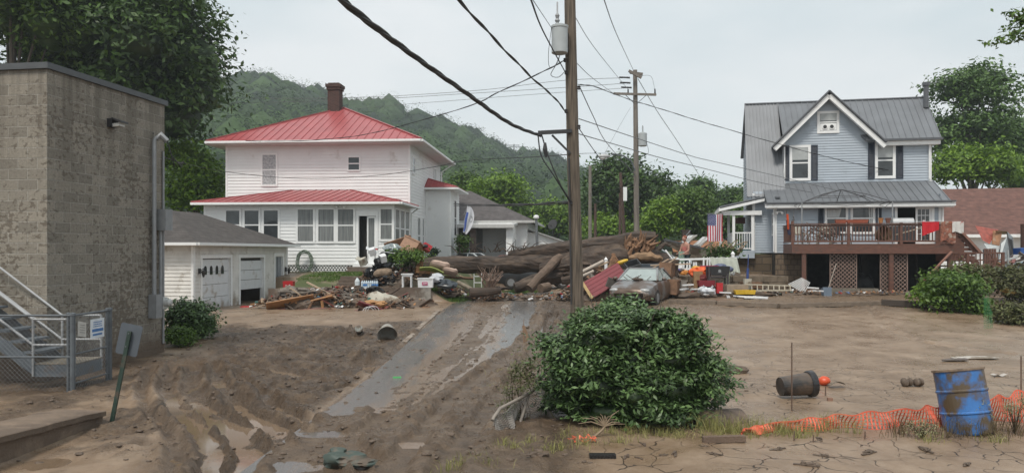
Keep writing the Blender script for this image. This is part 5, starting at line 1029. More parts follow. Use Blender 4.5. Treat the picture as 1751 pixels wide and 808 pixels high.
# ------------------------------------------------------------------ stone terrace and picket fence on the right
ter = thing('stone_terrace_wall', 'low wall of big brown stones below the white picket fence', 'wall', (6.9, 31.7, .72)); m = MB()
for r_ in range(3):
    x = -.05+.2*(r_%2)
    while x < 4.2:
        w = rnd.uniform(.45, .7); m.M = Matrix.Translation((x+w/2, rnd.uniform(-.03, .03), .13+.26*r_)); m.bx(-w/2+.01, w/2-.01, -.16, .2, -.122, .122); x += w
m.M = Matrix(); part(ter, 'stone', m, mat('brown stone', (.13, .10, .07), .85, var=.3, sc=4, bump=.8, bsc=12))
pf = thing('picket_fence', 'white picket fence standing on the stone terrace near the car', 'fence', (6.55, 32.6, 1.5)); m = MB(); pnt = trim
def picket(m, x, y, h, w=.07, lean=0): m.add([(x-w/2, y, 0), (x+w/2, y, 0), (x+w/2+lean, y, h-.07), (x+lean, y, h), (x-w/2+lean, y, h-.07), (x-w/2, y+.02, 0), (x+w/2, y+.02, 0), (x+w/2+lean, y+.02, h-.07), (x+lean, y+.02, h), (x-w/2+lean, y+.02, h-.07)], [(0,1,2,3,4), (9,8,7,6,5), (0,5,6,1), (1,6,7,2), (2,7,8,3), (3,8,9,4), (4,9,5,0)])
for k in range(19):
    if k in (8,): continue
    m = MB(); picket(m, .35+k*.145, 0, .78 if k > 8 else .58, lean=rnd.uniform(-.03, .04)); part(pf, 'picket', m, pnt)
m = MB(); m.beam((.2, .04, .66), (3.1, .04, .72), .04, .08); m.beam((.2, .04, .25), (3.1, .04, .28), .04, .08); part(pf, 'rail', m, pnt)
for px, h in [(1036,.95), (1056,.8), (1146,.75), (1253,.9)]:
    p = P(px, 460, 33); m = MB(); m.bx(p.x-.06, p.x+.06, 32.94, 33.06, .7, 1.3+h-.1 if px != 1253 else 2.4); zt = m.v[-1][2]; m.add([(p.x-.08, 32.92, zt), (p.x+.08, 32.92, zt), (p.x+.08, 33.08, zt), (p.x-.08, 33.08, zt), (p.x, 33, zt+.13)], [(0,1,4), (1,2,4), (2,3,4), (3,0,4), (3,2,1,0)])
    solo('fence_post', m, trim, {1036: 'leftmost white fence post with pointed cap rising from the rubble', 1056: 'white fence post with pointed cap behind the dark grey crate', 1146: 'white fence post at the left end of the picket fence', 1253: 'white fence post at the right edge of the crumpled tarp'}[px], 'fence post', 'white vinyl fence posts')
# timber edging across the mud, and a ruined stone row
ed = mat('grey timber edging', (.16, .125, .095), .8, var=.25, sc=5, bump=.4)
for a, b_, d, lb_ in [((1143,518), (1225,521), 0, 'weathered edging timber lying right of the mud covered car'), ((1227,522), (1330,526), 0, 'middle weathered edging timber at the top of the mud field'), ((1333,526), (1505,522), 0, 'longest weathered edging timber below the deck')]:
    p, q = G(*a), G(*b_); m = MB(); m.beam(p+Vector((0,0,.07)), q+Vector((0,0,.07)), .16, .14); solo('edging_timber', m, ed, lb_, 'timber', 'edging timbers along the mud field')
p, q = G(1507, 522), G(1590, 526); m = MB(); m.beam(p+Vector((0,0,.1)), q+Vector((0,0,.1)), .2, .2); solo('edging_timber', m, mat('dark beam', (.05, .038, .03), .8), 'dark brown beam lying at the foot of the green bush by the stairs', 'timber')
m = MB(); p = P(1447, 497, 31); 
for k in range(3): m.bx(p.x-.95+k*.75, p.x-.23+k*.75, 30.9, 31.2, .62, 1.0)
solo('concrete_slab', m, mat('mossy concrete', (.16, .14, .11), .85, var=.2, dirt=(.3, .28, .25), dsc=1.5, dthr=.62), 'row of concrete slabs leaning below the left lattice panel', 'slab')

# ------------------------------------------------------------------ poles, transformers, wires
wood_ = mat('weathered pole wood', (.115, .092, .070), .88, var=.6, sc=9, bump=.7, bsc=18, stretch=(3, 3, .15)); wood2 = mat('grey pole wood', (.17, .15, .13), .88, var=.25, sc=6, stretch=(3, 3, .2)); brw = mat('brown pole wood', (.075, .045, .035), .9, var=.25)
steel = galv
pl = thing('utility_pole', 'nearest weathered wooden utility pole with a grey transformer, behind the big shrub', 'utility pole', (1.62, 19, B(1.6, 19))); b0 = B(1.6, 19)
def PL(px, py, d=19): return P(px, py, d)-Vector((1.62, 19, b0))
m = MB(); m.tube([(.02, 0, -.5), (0, 0, 1.5), (-.10, 0, 5), (-.17, 0, 8.5), (-.2, 0, 11.2)], [.17, .165, .155, .14, .12], 16, True, .015); part(pl, 'pole', m, wood_, smooth=True)
m = MB(); c = PL(957, 92, 18.7); m.lathe([(.17, 0), (.2, .02), (.2, .62), (.215, .63), (.215, .68), (.12, .72), (0, .73)], 22); m.v = [(x+c.x, y+c.y, z+c.z) for x, y, z in m.v]; tr_ = part(pl, 'transformer', m, mat('transformer grey', (.36, .39, .40), .45, var=.05), smooth=True)
m = MB(); q = PL(953, 46, 18.7); m.lathe([(.035, 0), (.07, .05), (.035, .1), (.065, .15), (.035, .2), (.055, .28), (.02, .34), (.018, .6), (.005, .62)], 10); m.v = [(x+q.x, y+q.y, z+q.z) for x, y, z in m.v]; part(tr_, 'bushing', m, dull, smooth=True)
m = MB(); m.beam(PL(964, 60, 18.85), PL(972, 60, 18.95), .12, .08); part(tr_, 'bracket', m, darkm); m = MB(); m.beam(PL(964, 84, 18.85), PL(972, 84, 18.95), .12, .08); part(tr_, 'bracket', m, darkm)
m = MB(); m.beam(PL(920, 227, 18.9), PL(978, 224, 18.85), .09, .09); m.beam(PL(944, 231, 18.9), PL(975, 262, 18.85), .05, .03, (0, 1, 0)); part(pl, 'cable_bracket', m, darkm)
m = MB()
for px, py in [(966,103), (968,124), (968,190), (990,150), (990,217), (976,346)]: q = PL(px, py, 18.85); m.lathe([(.025, -.05), (.045, -.03), (.03, 0), (.045, .03), (.025, .05)], 8); m.v[-40:] = [(x+q.x, y+q.y, z+q.z) for x, y, z in m.v[-40:]]
part(pl, 'insulator', m, darkm)
m = MB(); q = PL(932, 255, 18.8); m.tube([q+Vector((0, 0, .16)), q, q+Vector((.03, 0, -.2))], [.03, .06, .03], 8); part(pl, 'splice_case', m, darkm)
m = MB(); m.tube([PL(973, 270, 18.84), PL(977, 520, 18.8)], .022, 6); part(pl, 'ground_wire', m, darkm)
p2 = thing('utility_pole', 'second utility pole with a wide crossarm and street lamp, in the middle distance', 'utility pole', (P(1088, 430, 43).x, 43, .6)); o2_ = Vector((P(1088, 430, 43).x, 43, .6))
def P2(px, py, d=43): return P(px, py, d)-o2_
m = MB(); m.tube([P2(1089, 470), P2(1088, 300), P2(1086, 120)], [.17, .15, .12], 12); part(p2, 'pole', m, wood2, smooth=True)
m = MB(); m.beam(P2(1049, 160, 42.8), P2(1122, 162, 42.8), .1, .12); part(p2, 'crossarm', m, wood2)
for a, b_ in [((1075,121,42.6), (1097,133,42.6)), ((1077,124,43.3), (1099,127,43.3))]: m = MB(); m.beam(P2(*a), P2(*b_), .12, .14); part(p2, 'crossarm', m, wood2)
m = MB(); m.beam(P2(1070, 163, 42.75), P2(1086, 178, 42.75), .03, .03); m.beam(P2(1105, 163, 42.75), P2(1088, 178, 42.75), .03, .03); part(p2, 'brace', m, darkm)
m = MB(); c = P2(1099, 250, 42.8); m.lathe([(.2, 0), (.24, .03), (.24, .72), (.1, .8), (0, .8)], 18); m.v = [(x+c.x, y+c.y, z+c.z) for x, y, z in m.v]; m.tube([c+Vector((0,0,.8)), c+Vector((0,0,1.15))], .04, 6); part(p2, 'transformer', m, mat('transformer grey', (.36, .39, .40), .45, var=.05), smooth=True)
m = MB()
for a in [(1077,133),(1078,142),(1080,150)]: m.tube([P2(a[0]-18, a[1]-6+5, 42.7), P2(*a, 42.7)], [.04, .05], 6)
for px in (1074, 1120): m.tube([P2(px, 160, 42.8), P2(px, 152, 42.8)], [.05, .03], 6)
part(p2, 'insulator', m, darkm)
la = thing('street_lamp', 'grey street lamp on a long curved arm fixed to the second utility pole', 'street lamp', tuple(P(1086, 290, 42.8))); m = MB(); o3 = P(1086, 290, 42.8); g3 = lambda a, b_: P(a, b_, 42.6)-o3
m.tube([g3(1086, 292), g3(1080, 276), g3(1066, 266), g3(1046, 263)], .045, 8); m.tube([g3(1086, 300), g3(1074, 284), g3(1060, 274), g3(1050, 265)], .02, 6); part(la, 'arm', m, galv); m = MB(); c = g3(1033, 267); m.blob(c, (.36, .16, .12), 2, .02); hd = part(la, 'lamp_head', m, mat('lamp grey', (.4, .41, .41), .4), smooth=True); m = MB(); m.blob(c+Vector((-.08, 0, -.1)), (.18, .13, .1), 2, .02); part(hd, 'lens', m, mat('frosted lens', (.5, .5, .48), .3), smooth=True)
for px, y0, d, r, mt, lb_ in [(1009, 283, 56, .13, wood2, 'slim grey utility pole just right of the nearest pole'), (1018, 348, 60, .12, brw, 'short dark pole beside the slim grey pole'), (1063, 295, 62, .15, brw, 'leaning dark brown pole with a small white box'), (1060, 330, 66, .11, brw, 'thin brown pole hidden behind the leaning dark pole')]:
    p = P(px, 420, d); z = B(p.x, d); m = MB(); top = P(px, y0, d); t = thing('utility_pole', lb_, 'utility pole', (p.x, d, z)); m.tube([(.35 if px == 1063 else 0, 0, -.3), (0 if px != 1063 else -.1, 0, top.z-z)], [r*1.15, r*.85], 10); part(t, 'pole', m, mt)
    if px == 1063: m = MB(); m.bx(.1, .4, -.25, -.12, P(1,327+8,d).z-z-.4, P(1,320,d).z-z); part(t, 'meter_box', m, trim)
lpst = thing('lamp_post', 'grey lamp post with a white cap beside the bungalow annex', 'lamp post', (P(917, 440, 47).x, 47, 1.2)); m = MB(); m.tube([(.12, 0, -.4), (0, 0, 3.35)], [.09, .08], 10); part(lpst, 'pole', m, mat('slate pole', (.12, .13, .14), .6)); m = MB(); m.lathe([(.12, 3.33), (.17, 3.38), (.17, 3.5), (.08, 3.56), (0, 3.57)], 12); part(lpst, 'lamp', m, trim)
def wire(pts, r, label, m_=wiremat, sag=0, group=None, name='power_cable', strands=1):
    q = [P(*p) for p in pts]; out = []; k = len(q)
    for i in range(k-1):
        p0, p1, p2_, p3 = q[max(i-1, 0)], q[i], q[i+1], q[min(i+2, k-1)]
        for j in range(8):
            t = j/8; out.append(.5*((2*p1)+(-p0+p2_)*t+(2*p0-5*p1+4*p2_-p3)*t*t+(-p0+3*p1-3*p2_+p3)*t**3) if k > 2 else p1.lerp(p2_, t)-Vector((0, 0, sag*4*t*(1-t))))
    out.append(q[-1]); m = MB(); n = len(out)
    if strands == 1: m.tube(out, r, 6)
    else:
        for s in range(strands): m.tube([p+Vector((0, .0, 0))+Vector((math.cos(i*.9+s*2.1)*r*.7, math.sin(i*.9+s*2.1)*r*.7, math.sin(i*.9+s*2.1)*r*.7)) for i, p in enumerate(out)], r*.62, 5)
    return solo(name, m, m_, label, 'cable', group)
wire([(480,-120,5.2), (585,0,7.5), (700,90,10.4), (800,161,13.2), (874,212,16.2), (925,232,18.85)], .036, 'thickest black cable bundle sweeping down from the top left to the pole bracket', strands=3)
wire([(690,-110,6), (785,0,8.5), (856,78,11.5), (911,134,14.6), (948,167,17.2), (969,193,18.85)], .02, 'twisted black cable dropping from the top centre to the middle of the nearest pole', strands=2)
wire([(880,-80,8), (908,0,10.5), (930,56,14), (968,126,18.85)], .014, 'steep black cable coming down beside the transformer on the nearest pole')
wire([(890,-30,11), (911,0,12.5), (943,48,18.7)], .007, 'thin wire running to the top of the transformer on the nearest pole')
wire([(966,103,18.8), (930,122,19.5), (848,160,22), (800,182,24), (668,220,30), (597,234,34), (508,241,37.6), (420,241,39)], .017, 'twisted service cable from the nearest pole to the eave of the white house', strands=2)
wire([(1077,133,42.7), (960,138,43), (800,156,44), (560,168,46), (270,166,50)], .014, 'upper long thin line stretching left from the second pole', wirel); wire([(1078,142,42.7), (960,150,43), (800,160,44), (600,171,46), (270,179,50)], .014, 'middle long thin line stretching left from the second pole', wirel); wire([(1080,150,42.7), (960,158,43), (800,170,46), (640,183,52), (520,196,56)], .012, 'lowest long thin line stretching left from the second pole', wirel)
wire([(1046,262,42.6), (1008,262,32), (975,264,19.1)], .010, 'wire joining the street lamp arm to the nearest pole'); wire([(973,264,18.85), (900,269,24), (800,274,30), (744,285,33), (642,300,36.2), (517,305,36.6), (390,294,35), (285,270,30), (262,228,17.9)], .013, 'low slack wire crossing in front of the upper white house wall')
wire([(989,145,18.9), (1019,149,23), (1078,171,30), (1116,182,31), (1180,202,32), (1220,214,33), (1321,243,34), (1413,268,34.6), (1500,287,35), (1587,301,35)], .017, 'twisted cable from the nearest pole across the blue house gable wall', strands=2)
wire([(990,203,18.9), (1082,234,24), (1180,266,28), (1220,276,29.5), (1330,301,32.6), (1442,328,33.2)], .012, 'upper of two thin lines ending over the blue house lower roof', wirel); wire([(990,229,18.9), (1052,247,22), (1127,269,25), (1180,282,27), (1220,292,29), (1300,312,32), (1389,329,33.3)], .012, 'lower of two thin lines ending over the blue house lower roof', wirel)
wire([(991,148,18.9), (1015,200,24), (1038,245,30), (1085,298,42.8)], .013, 'dark cable slanting from the nearest pole down to the street lamp fixing'); wire([(989,218,18.9), (1023,267,27), (1049,300,36), (1064,335,61)], .013, 'dark cable slanting from the nearest pole to the leaning brown pole')
wire([(1020,-40,14), (1033,0,17), (1055,60,26), (1083,120,42.6)], .012, 'thin line coming from the top edge down to the second pole head'); wire([(984,30,19), (1019,85,26), (1073,152,42.8)], .010, 'upper thin line between the nearest pole and the crossarm', wirel); wire([(986,108,19), (1015,135,28), (1049,160,42.8)], .010, 'lower thin line between the nearest pole and the crossarm end', wirel)
wire([(1091,135,43), (1123,189,48), (1158,241,56), (1198,303,72), (1225,345,90)], .02, 'thin guy line falling away to the right of the second pole', wirel); wire([(1078,184,42.9), (1058,218,40), (1034,262,38)], .008, 'faint wire between the second pole and the lamp head', wirel)
wire([(776,349,44.5), (830,350,35), (894,349,26), (975,345,19)], .028, 'thicker black line running left from the pole at bungalow roof height', strands=2); wire([(776,352,44.5), (850,352,33), (920,350,24), (975,348,19)], .016, 'lower black line running left from the pole at bungalow roof height')
wire([(920,231,18.9), (926,267,18.7), (947,300,18.6), (975,345,18.8)], .018, 'left black loop hanging from the cable bracket down the pole'); wire([(927,233,18.9), (938,268,18.7), (958,315,18.6), (976,344,18.8)], .018, 'right black loop hanging from the cable bracket down the pole')
wire([(943,48,18.7), (938,90,18.6), (940,115,18.6), (953,108,18.7), (957,95,18.7)], .007, 'thin jumper loop hanging left of the transformer can'); wire([(957,95,18.6), (950,112,18.5), (942,128,18.5), (955,132,18.5), (968,120,18.8)], .008, 'second jumper loop curling below the transformer can')
wire([(1009,300,56), (1035,325,58), (1062,320,62)], .015, 'sagging wire between the slim grey pole and the leaning pole'); wire([(1009,330,56), (1030,345,50), (1085,300,43)], .015, 'slack wire rising from the slim grey pole to the street lamp pole')
wire([(1099,233,42.8), (1106,245,42.6), (1108,262,42.6), (1094,268,42.8)], .01, 'short jumper beside the transformer of the second pole'); wire([(1093,130,43), (1112,130,42.8), (1118,145,42.8), (1119,156,42.8)], .009, 'small arched jumper at the head of the second pole')
for k, (px, h) in enumerate([(857, 10), (872, 14), (886, 11)]):
    p = P(px, 276, 400); z = p.z-4; m = MB()
    for s in (-2.2, 2.2): m.tube([(s, 0, 0), (s, 0, 9+h*.3)], .3, 5)
    for zq in (5.5+h*.3, 8.3+h*.3): m.beam((-5, 0, zq), (5, 0, zq), .4, .4)
    part(thing('power_pylon', ['leftmost', 'middle', 'rightmost'][k]+' of three tiny pylons standing on the hill ridge', 'pylon', (p.x, 400, z), 0, 'pylons on the hill ridge'), 'frame', m, dull)
# ------------------------------------------------------------------ near left: stairs, chain link gate, sign, kerb wall
def chainlink(m, a, b_, z0, z1, sp=.06, r=.003, y=0):
    """diagonal wires in the vertical plane a->b"""
    a = Vector(a); b_ = Vector(b_); L = (b_-a).length; u = (b_-a).normalized(); h = z1-z0; q = -h
    while q < L:
        for s in (1, -1):
            t0, t1 = max(0, -q), min(h, L-q)
            if t1-t0 > .01: m.tube([a+u*(q+t0)+Vector((0,0,z0+t0 if s > 0 else z1-t0)), a+u*(q+t1)+Vector((0,0,z0+t1 if s > 0 else z1-t1))], r, 3, False)
        q += sp*1.414
fx = -7.86; fe = thing('chain_link_fence', 'galvanised chain link fence and gate around the metal stairs by the block building', 'fence', (fx, 13.6, B(fx, 13.6)))
zf = 1.36
m = MB(); m.tube([(-3.2, 0, zf), (0, 0, zf)], .021, 8); m.tube([(-3.2, 0, .62), (0, 0, .62)], .018, 8); m.tube([(0, 0, zf), (0, 1.25, zf)], .021, 8); m.tube([(0, 0, .66), (0, 1.25, .66)], .018, 8); m.tube([(0, 0, .14), (0, 1.25, .14)], .016, 8); part(fe, 'rail', m, galv)
for x, y, r in [(0, 0, .045), (-.09, .02, .028), (0, 1.25, .045), (0, 1.15, .025), (-2.6, 0, .03)]: m = MB(); m.tube([(x, y, -.3), (x, y, zf+.02)], r, 10); m.lathe([(r+.012, zf+.0), (r+.008, zf+.04), (0, zf+.06)], 10); k = 31 if 0 else 0; m.v[20:] = [(a+x, b_+y, c) for a, b_, c in m.v[20:]]; part(fe, 'fence_post', m, galv)
m = MB(); chainlink(m, (-3.2, 0, 0), (0, 0, 0), .0, zf, .06); chainlink(m, (0, 0, 0), (0, 1.25, 0), .0, zf, .06); part(fe, 'mesh', m, mat('chain link wire', (.22, .23, .24), .5, metal=.5))
m = MB(); m.slab([(.02, .12, .98), (.02, .38, .93), (.02, .38, 1.2), (.02, .12, 1.25)], (.01, 0, 0)); part(fe, 'notice', m, mat('paper notice', (.50, .49, .46), .7))
m = MB(); m.bx(.03, .04, .52, .98, .88, 1.24); sgn = part(fe, 'notice', m, mat('white notice', (.62, .66, .70), .5), 'white notice with blue lettering')
m = MB(); m.bx(.041, .044, .56, .94, 1.0, 1.055); m.bx(.041, .044, .58, .9, .93, .965)
for k in range(3):
    y = .6
    while y < .88: w = rnd.uniform(.02, .06); m.bx(.041, .044, y, y+w, 1.09+.04*k, 1.108+.04*k); y += w+.015
part(sgn, 'lettering', m, mat('blue print', (.05, .16, .38), .5))
m = MB()
for q in [(.17, .34, 1.04+.045*k) for k in range(4)]: m.slab([(.031, q[0], q[2]), (.031, q[1], q[2]-.03), (.031, q[1], q[2]-.02), (.031, q[0], q[2]+.01)], (.003, 0, 0))
part(fe, 'lettering', m, mat('grey print', (.2, .2, .2), .6))
sr = thing('metal_stairs', 'grey steel stairs with pipe handrails leading down to a landing at the block building', 'stairs', (-8.5, 14.15, .1)); stl = mat('grey painted steel', (.12, .14, .16), .5, var=.12, dirt=(.14, .11, .09), dsc=3, dthr=.62)
m = MB(); m.bx(-.12, .62, -.4, .45, .14, .36); part(sr, 'landing', m, stl); m = MB(); m.bx(-.13, .63, -.41, .46, .36, .385); part(sr, 'landing_grate', m, mat('grate', (.17, .15, .12), .8, var=.3))
for y in (-.4, .45): m = MB(); m.slab([(-.12, y, .14), (-.12, y, .40), (-2.2, y, 1.95), (-2.2, y, 1.67)], (0, .03, 0)); part(sr, 'stringer', m, stl)
for k in range(8): m = MB(); m.bx(-.38-.27*k, -.10-.27*k, -.37, .45, .55+.195*k, .59+.195*k); part(sr, 'tread', m, stl)
m = MB(); hr = mat('pale rail', (.36, .37, .38), .45, metal=.2)
for y in (-.42, .47):
    m.tube([(-.15, y, .15), (-.15, y, 1.18)], .022, 8); m.tube([(.6, y, .15), (.6, y, 1.18)], .022, 8); m.tube([(.6, y, 1.18), (-.15, y, 1.18), (-2.2, y, 2.75)], .022, 8); m.tube([(.6, y, .72), (-.15, y, .72), (-2.2, y, 2.27)], .022, 8)
part(sr, 'handrail', m, hr)
# leaning road sign seen from behind
sg = thing('leaning_sign', 'grey back of a small traffic sign on a leaning green post', 'road sign', tuple(GZ(189, 716))); o = sg.location
m = MB(); d_ = o.y; top = P(222, 566, d_)-o; m.beam((0, 0, -.3), (0, 0, 0), .05, .03); m.beam((0,0,-.1), top, .055, .035, (0, 1, 0)); part(sg, 'post', m, mat('green post', (.018, .04, .03), .5, var=.3, dirt=(.08, .06, .045), dsc=6, dthr=.58))
u = top.normalized(); a = Vector((u.z, 0, -u.x)); c = top-u*.13; m = MB(); hw, hh, cr_ = .165, .235, .03; pts = []
for sx_, sz_, a0 in [(1, -1, -90), (1, 1, 0), (-1, 1, 90), (-1, -1, 180)]:
    for k in range(4): an = R(a0+30*k); pts.append(c+a*(sx_*(hw-cr_)+cr_*math.cos(an))+u*(sz_*(hh-cr_)+cr_*math.sin(an))+Vector((0, .03, 0)))
m.slab(pts, (.0, .006, 0)); part(sg, 'sign_plate', m, mat('bare aluminium', (.075, .088, .105), .5, var=.1)); m = MB()
for q in (.1, -.1): m.tube([c+u*q+Vector((0, -.03, 0)), c+u*q+Vector((0, .04, 0))], .012, 6)
part(sg, 'bolt', m, galv)
kw = thing('kerb_wall', 'thick muddy concrete kerb wall in the lower left corner', 'wall', (-6.25, 11.3, -.05)); cw = mat('kerb wall concrete', (.17, .125, .09), .85, var=.25, sc=3, bump=.6, bsc=25, dirt=(.11, .08, .058), dsc=1.6, dthr=.5)
m = MB(); m.v = []; vs = []; n = 14
for k in range(n+1):
    t = k/n; y = -3.6*t; zt = .20+.26*t+rnd.uniform(-.008, .008); x0 = -.5; x1 = .22-.06*t; w = rnd.uniform(-.012, .012)
    vs += [(x0, y, -.4), (x1-.06, y, -.4), (x1-.05, y, zt-.09), (x1+w, y, zt-.08), (x1+w, y, zt-.01), (x1-.02+w, y, zt), (x0, y, zt+.02)]
m.add(vs, [(k*7+j, k*7+(j+1)%7, (k+1)*7+(j+1)%7, (k+1)*7+j) for k in range(n) for j in range(7)]+[tuple(range(6, -1, -1)), tuple(n*7+j for j in range(7))]); part(kw, 'wall', m, cw)

# ------------------------------------------------------------------ foreground right: drum, net, grass, buckets
dp = GZ(1655, 738); dr_ = thing('oil_drum', 'dented blue steel drum smeared with mud, leaning in the weeds', 'drum', (dp.x, 10.55, -.02)); blu = mat('blue drum paint', (.035, .14, .38), .38, var=.15, sc=5, dirt=(.085, .06, .035), dsc=3.1, dthr=.475)
M_ = Matrix.Rotation(R(-10), 4, 'X') @ Matrix.Rotation(R(-5), 4, 'Y') @ Matrix.Rotation(R(35), 4, 'Z'); m = MB(M_); rb = .315; pr = [(rb-.01, 0), (rb, .02), (rb, .27), (rb+.014, .285), (rb+.014, .30), (rb, .315), (rb, .57), (rb+.014, .585), (rb+.014, .60), (rb, .615), (rb, .86), (rb+.012, .865), (rb+.012, .89), (rb-.01, .89), (rb-.012, .87), (0, .87)]
m.lathe(pr, 40, 1, 1, .003); part(dr_, 'barrel', m, blu, smooth=False)
m = MB(M_); m.lathe([(rb+.013, .862), (rb+.018, .87), (rb+.018, .895), (rb+.0, .9), (rb-.012, .895)], 40); part(dr_, 'rim', m, mat('rusty rim', (.18, .13, .09), .6, var=.4, sc=12)); m = MB(M_); m.M = M_ @ Matrix.Translation((.18, .1, .87)); m.lathe([(.035, 0), (.035, .02), (0, .02)], 12); part(dr_, 'bung', m, galv)
# orange safety net
net = thing('safety_net', 'orange plastic safety net sagging across the weeds on both sides of the drum', 'safety fence', (5.5, 10.7, 0)); onm = mat('orange net', (.66, .13, .07), .5, var=.2, sc=3, dirt=(.45, .16, .09), dsc=3, dthr=.6)
ctrl = [(1268,742,.02), (1300,738,.06), (1380,735,.12), (1470,730,.17), (1560,724,.20), (1620,718,.25), (1690,712,.30), (1751,706,.38), (1850,700,.45)]
cw_ = [(P(px, 742-i*1.2, 10.35+i*.12)) for i, (px, py, h) in enumerate(ctrl)]
def nete(t):
    k = t*(len(ctrl)-1); i = min(int(k), len(ctrl)-2); f = k-i; p = cw_[i].lerp(cw_[i+1], f); h = ctrl[i][2]*(1-f)+ctrl[i+1][2]*f; return p.x, p.y, h
m = MB(); NU, NV = 118, 5
def npnt(i, j): x, y, h = nete(i/NU); f = j/NV; return Vector((x+.03*math.sin(i*.4+j*.5)*.5, y+.10*(1-f)*math.sin(i*.35)+.02*math.sin(i*.9+j), max(.02, h*f*(1+.12*math.sin(i*.7)))+Z(x, y) if 0 else .015+h*f*(1+.12*math.sin(i*.7))+.008*j))
for i in range(NU+1):
    for j in range(NV):
        m.beam(npnt(i, j), npnt(i, j+1), .020, .003, (0, 1, 0))
        if i < NU and j % 1 == 0: m.beam(npnt(i, j), npnt(i+1, j), .008, .003, (0, 1, 0))
for i in range(NU): m.beam(npnt(i, NV), npnt(i+1, NV), .02, .004, (0, 1, 0))
part(net, 'netting', m, onm, world=True)
for px, y0, y1, d, nm_ in [(1354, 585, 690, 12.0, 'thin rusty stake standing in the mud before the black can'), (1746, 608, 715, 11.5, 'thin rusty stake holding the orange net at the right edge')]:
    p = P(px, y1, d); tp = P(px-1, y0, d); m = MB(); m.tube([(0, 0, -.3), (0, 0, tp.z)], .011, 6); solo('stake', m, mat('rusty steel', (.11, .07, .05), .7, var=.3), nm_, 'stake', loc=(p.x, d, 0))
for px, py, h, nm_ in [(1357, 752, .12, 'short rusty stub sticking out of the cracked mud near the weeds'), (1390, 756, .10, 'muddy broken stem poking from the cracked mud'), (1478, 752, .12, 'thin dry stem poking from the cracked mud left of the drum'), (1411, 675, .16, 'small rusty stub behind the orange ball')]:
    p = G(px, py); m = MB(); m.tube([(0,0,-.05), (.01, 0, h)], [.011, .008], 5); m.tube([(0,0,0), (.05, .02, .03)], [.008, .003], 4); solo('stub', m, mat('rusty steel', (.11, .07, .05), .7, var=.3), nm_, 'stub', loc=tuple(p))
def lay(nm, m, mt, label, cat, px, py, rot=(0,0,0), lift=0, group=None, smooth=False, d=None):
    p = GZ(px, py) if d is None else P(px, py, d); return solo(nm, m, mt, label, cat, group, (p.x, p.y, p.z+lift), rot, smooth)
def bucket(r0, r1, h, th=.008, n=24): return [(0, .0), (r0, 0), (r1, h), (r1+.012, h), (r1+.012, h-.02), (r1-th, h-.02), (r0-th, .012), (0, .012)]
bk = thing('black_can', 'black plastic trash can half full of mud lying on its side', 'trash can', tuple(G(1362, 680)), 0); m = MB(Matrix.Translation((-.28, 0, .19)) @ Euler((0, R(86), R(8))).to_matrix().to_4x4()); m.lathe(bucket(.16, .2, .58), 26, 1, 1, .01); part(bk, 'bin', m, mat('muddy black plastic', (.022, .02, .019), .45, var=.2, dirt=(.09, .065, .048), dsc=2.5, dthr=.47), smooth=False)
m = MB(Matrix.Translation((-.28, 0, .19)) @ Euler((0, R(86), R(8))).to_matrix().to_4x4()); m.lathe([(.21, .5), (.225, .52), (.225, .6), (.2, .6)], 26); part(bk, 'rim', m, mat('black plastic rim', (.02, .02, .022), .3)); m = MB(); m.M = Matrix.Translation((-.28, 0, .19)) @ Euler((0, R(86), R(8))).to_matrix().to_4x4(); m.blob((.05, 0, .38), (.11, .15, .15), 2, .1); part(bk, 'mud_filling', m, mat('mud clod', (.10, .072, .052), .7, var=.25, bump=.5), smooth=True)
m = MB(); m.blob((0, 0, .08), (.11, .1, .09), 3, .06, 2); lay('orange_ball', m, mat('orange plastic', (.55, .07, .02), .4, dirt=(.2, .08, .04), dsc=8, dthr=.62), 'half deflated orange ball beside the black can', 'ball', 1409, 660, smooth=True)
m = MB(); m.cloth(lambda u, v: (u*.3, v*.14+.05*u, .05+.07*math.sin(u*3)*(1-v*.5)), 8, 4, .01); lay('torn_cardboard', m, mat('muddy cardboard', (.20, .17, .13), .8, var=.3, dirt=(.1, .075, .055), dsc=6), 'torn piece of pale board right of the orange ball', 'cardboard', 1420, 664)
m = MB(); m.bx(-.04, .04, -.03, .03, 0, .05); lay('brick_fragment', m, mat('brick bit', (.24, .14, .10), .8), 'small brick fragment below the orange ball', 'brick', 1419, 685)
clodm = mat('mud clod', (.10, .072, .052), .7, var=.25, bump=.5)
m = MB(); [m.blob((dx, dy, .08), (.055, .1, .08), 2, .15, k) for k, (dx, dy) in enumerate([(-.11, 0), (0, .03), (.1, -.01), (.19, .02)])]; lay('mud_clod', m, clodm, 'cluster of rounded mud lumps left of the blue drum', 'mud lump', 1557, 661, smooth=True)
m = MB(); m.blob((0, 0, .07), (.25, .12, .1), 3, .2, 5); lay('mud_clod', m, clodm, 'dark mud covered lump right of the big shrub', 'mud lump', 1257, 638, smooth=True)
m = MB(); m.blob((0, 0, .02), (.55, .15, .03), 3, .15, 2); lay('white_board', m, mat('dirty white board', (.45, .42, .38), .6, dirt=(.2, .16, .12)), 'flat white board lying in wet mud behind the drum', 'board', 1664, 613, smooth=True)
m = MB(); [m.beam((-.5+.07*k, -.1+.05*k, .03), (.1, -.06+.06*k, .04), .05, .03) for k in range(3)]; lay('slat', m, mat('grey slats', (.13, .11, .10), .8), 'grey wooden slats beside the flat white board', 'slat', 1645, 616)
m = MB(); m.cloth(lambda u, v: (u*.3, v*.12, .03+.02*math.sin(u*9)), 10, 3, .006); lay('white_rag', m, mat('dirty rag', (.4, .37, .34), .8), 'small dirty white scrap right of the drum', 'rag', 1700, 646)
m = MB(); m.beam((-.28, 0, .04), (.28, .02, .05), .09, .08); lay('wood_block', m, mat('mud log', (.13, .09, .065), .85, bump=.5), 'short muddy timber lying on the cracked mud at the weeds edge', 'timber', 1238, 757)
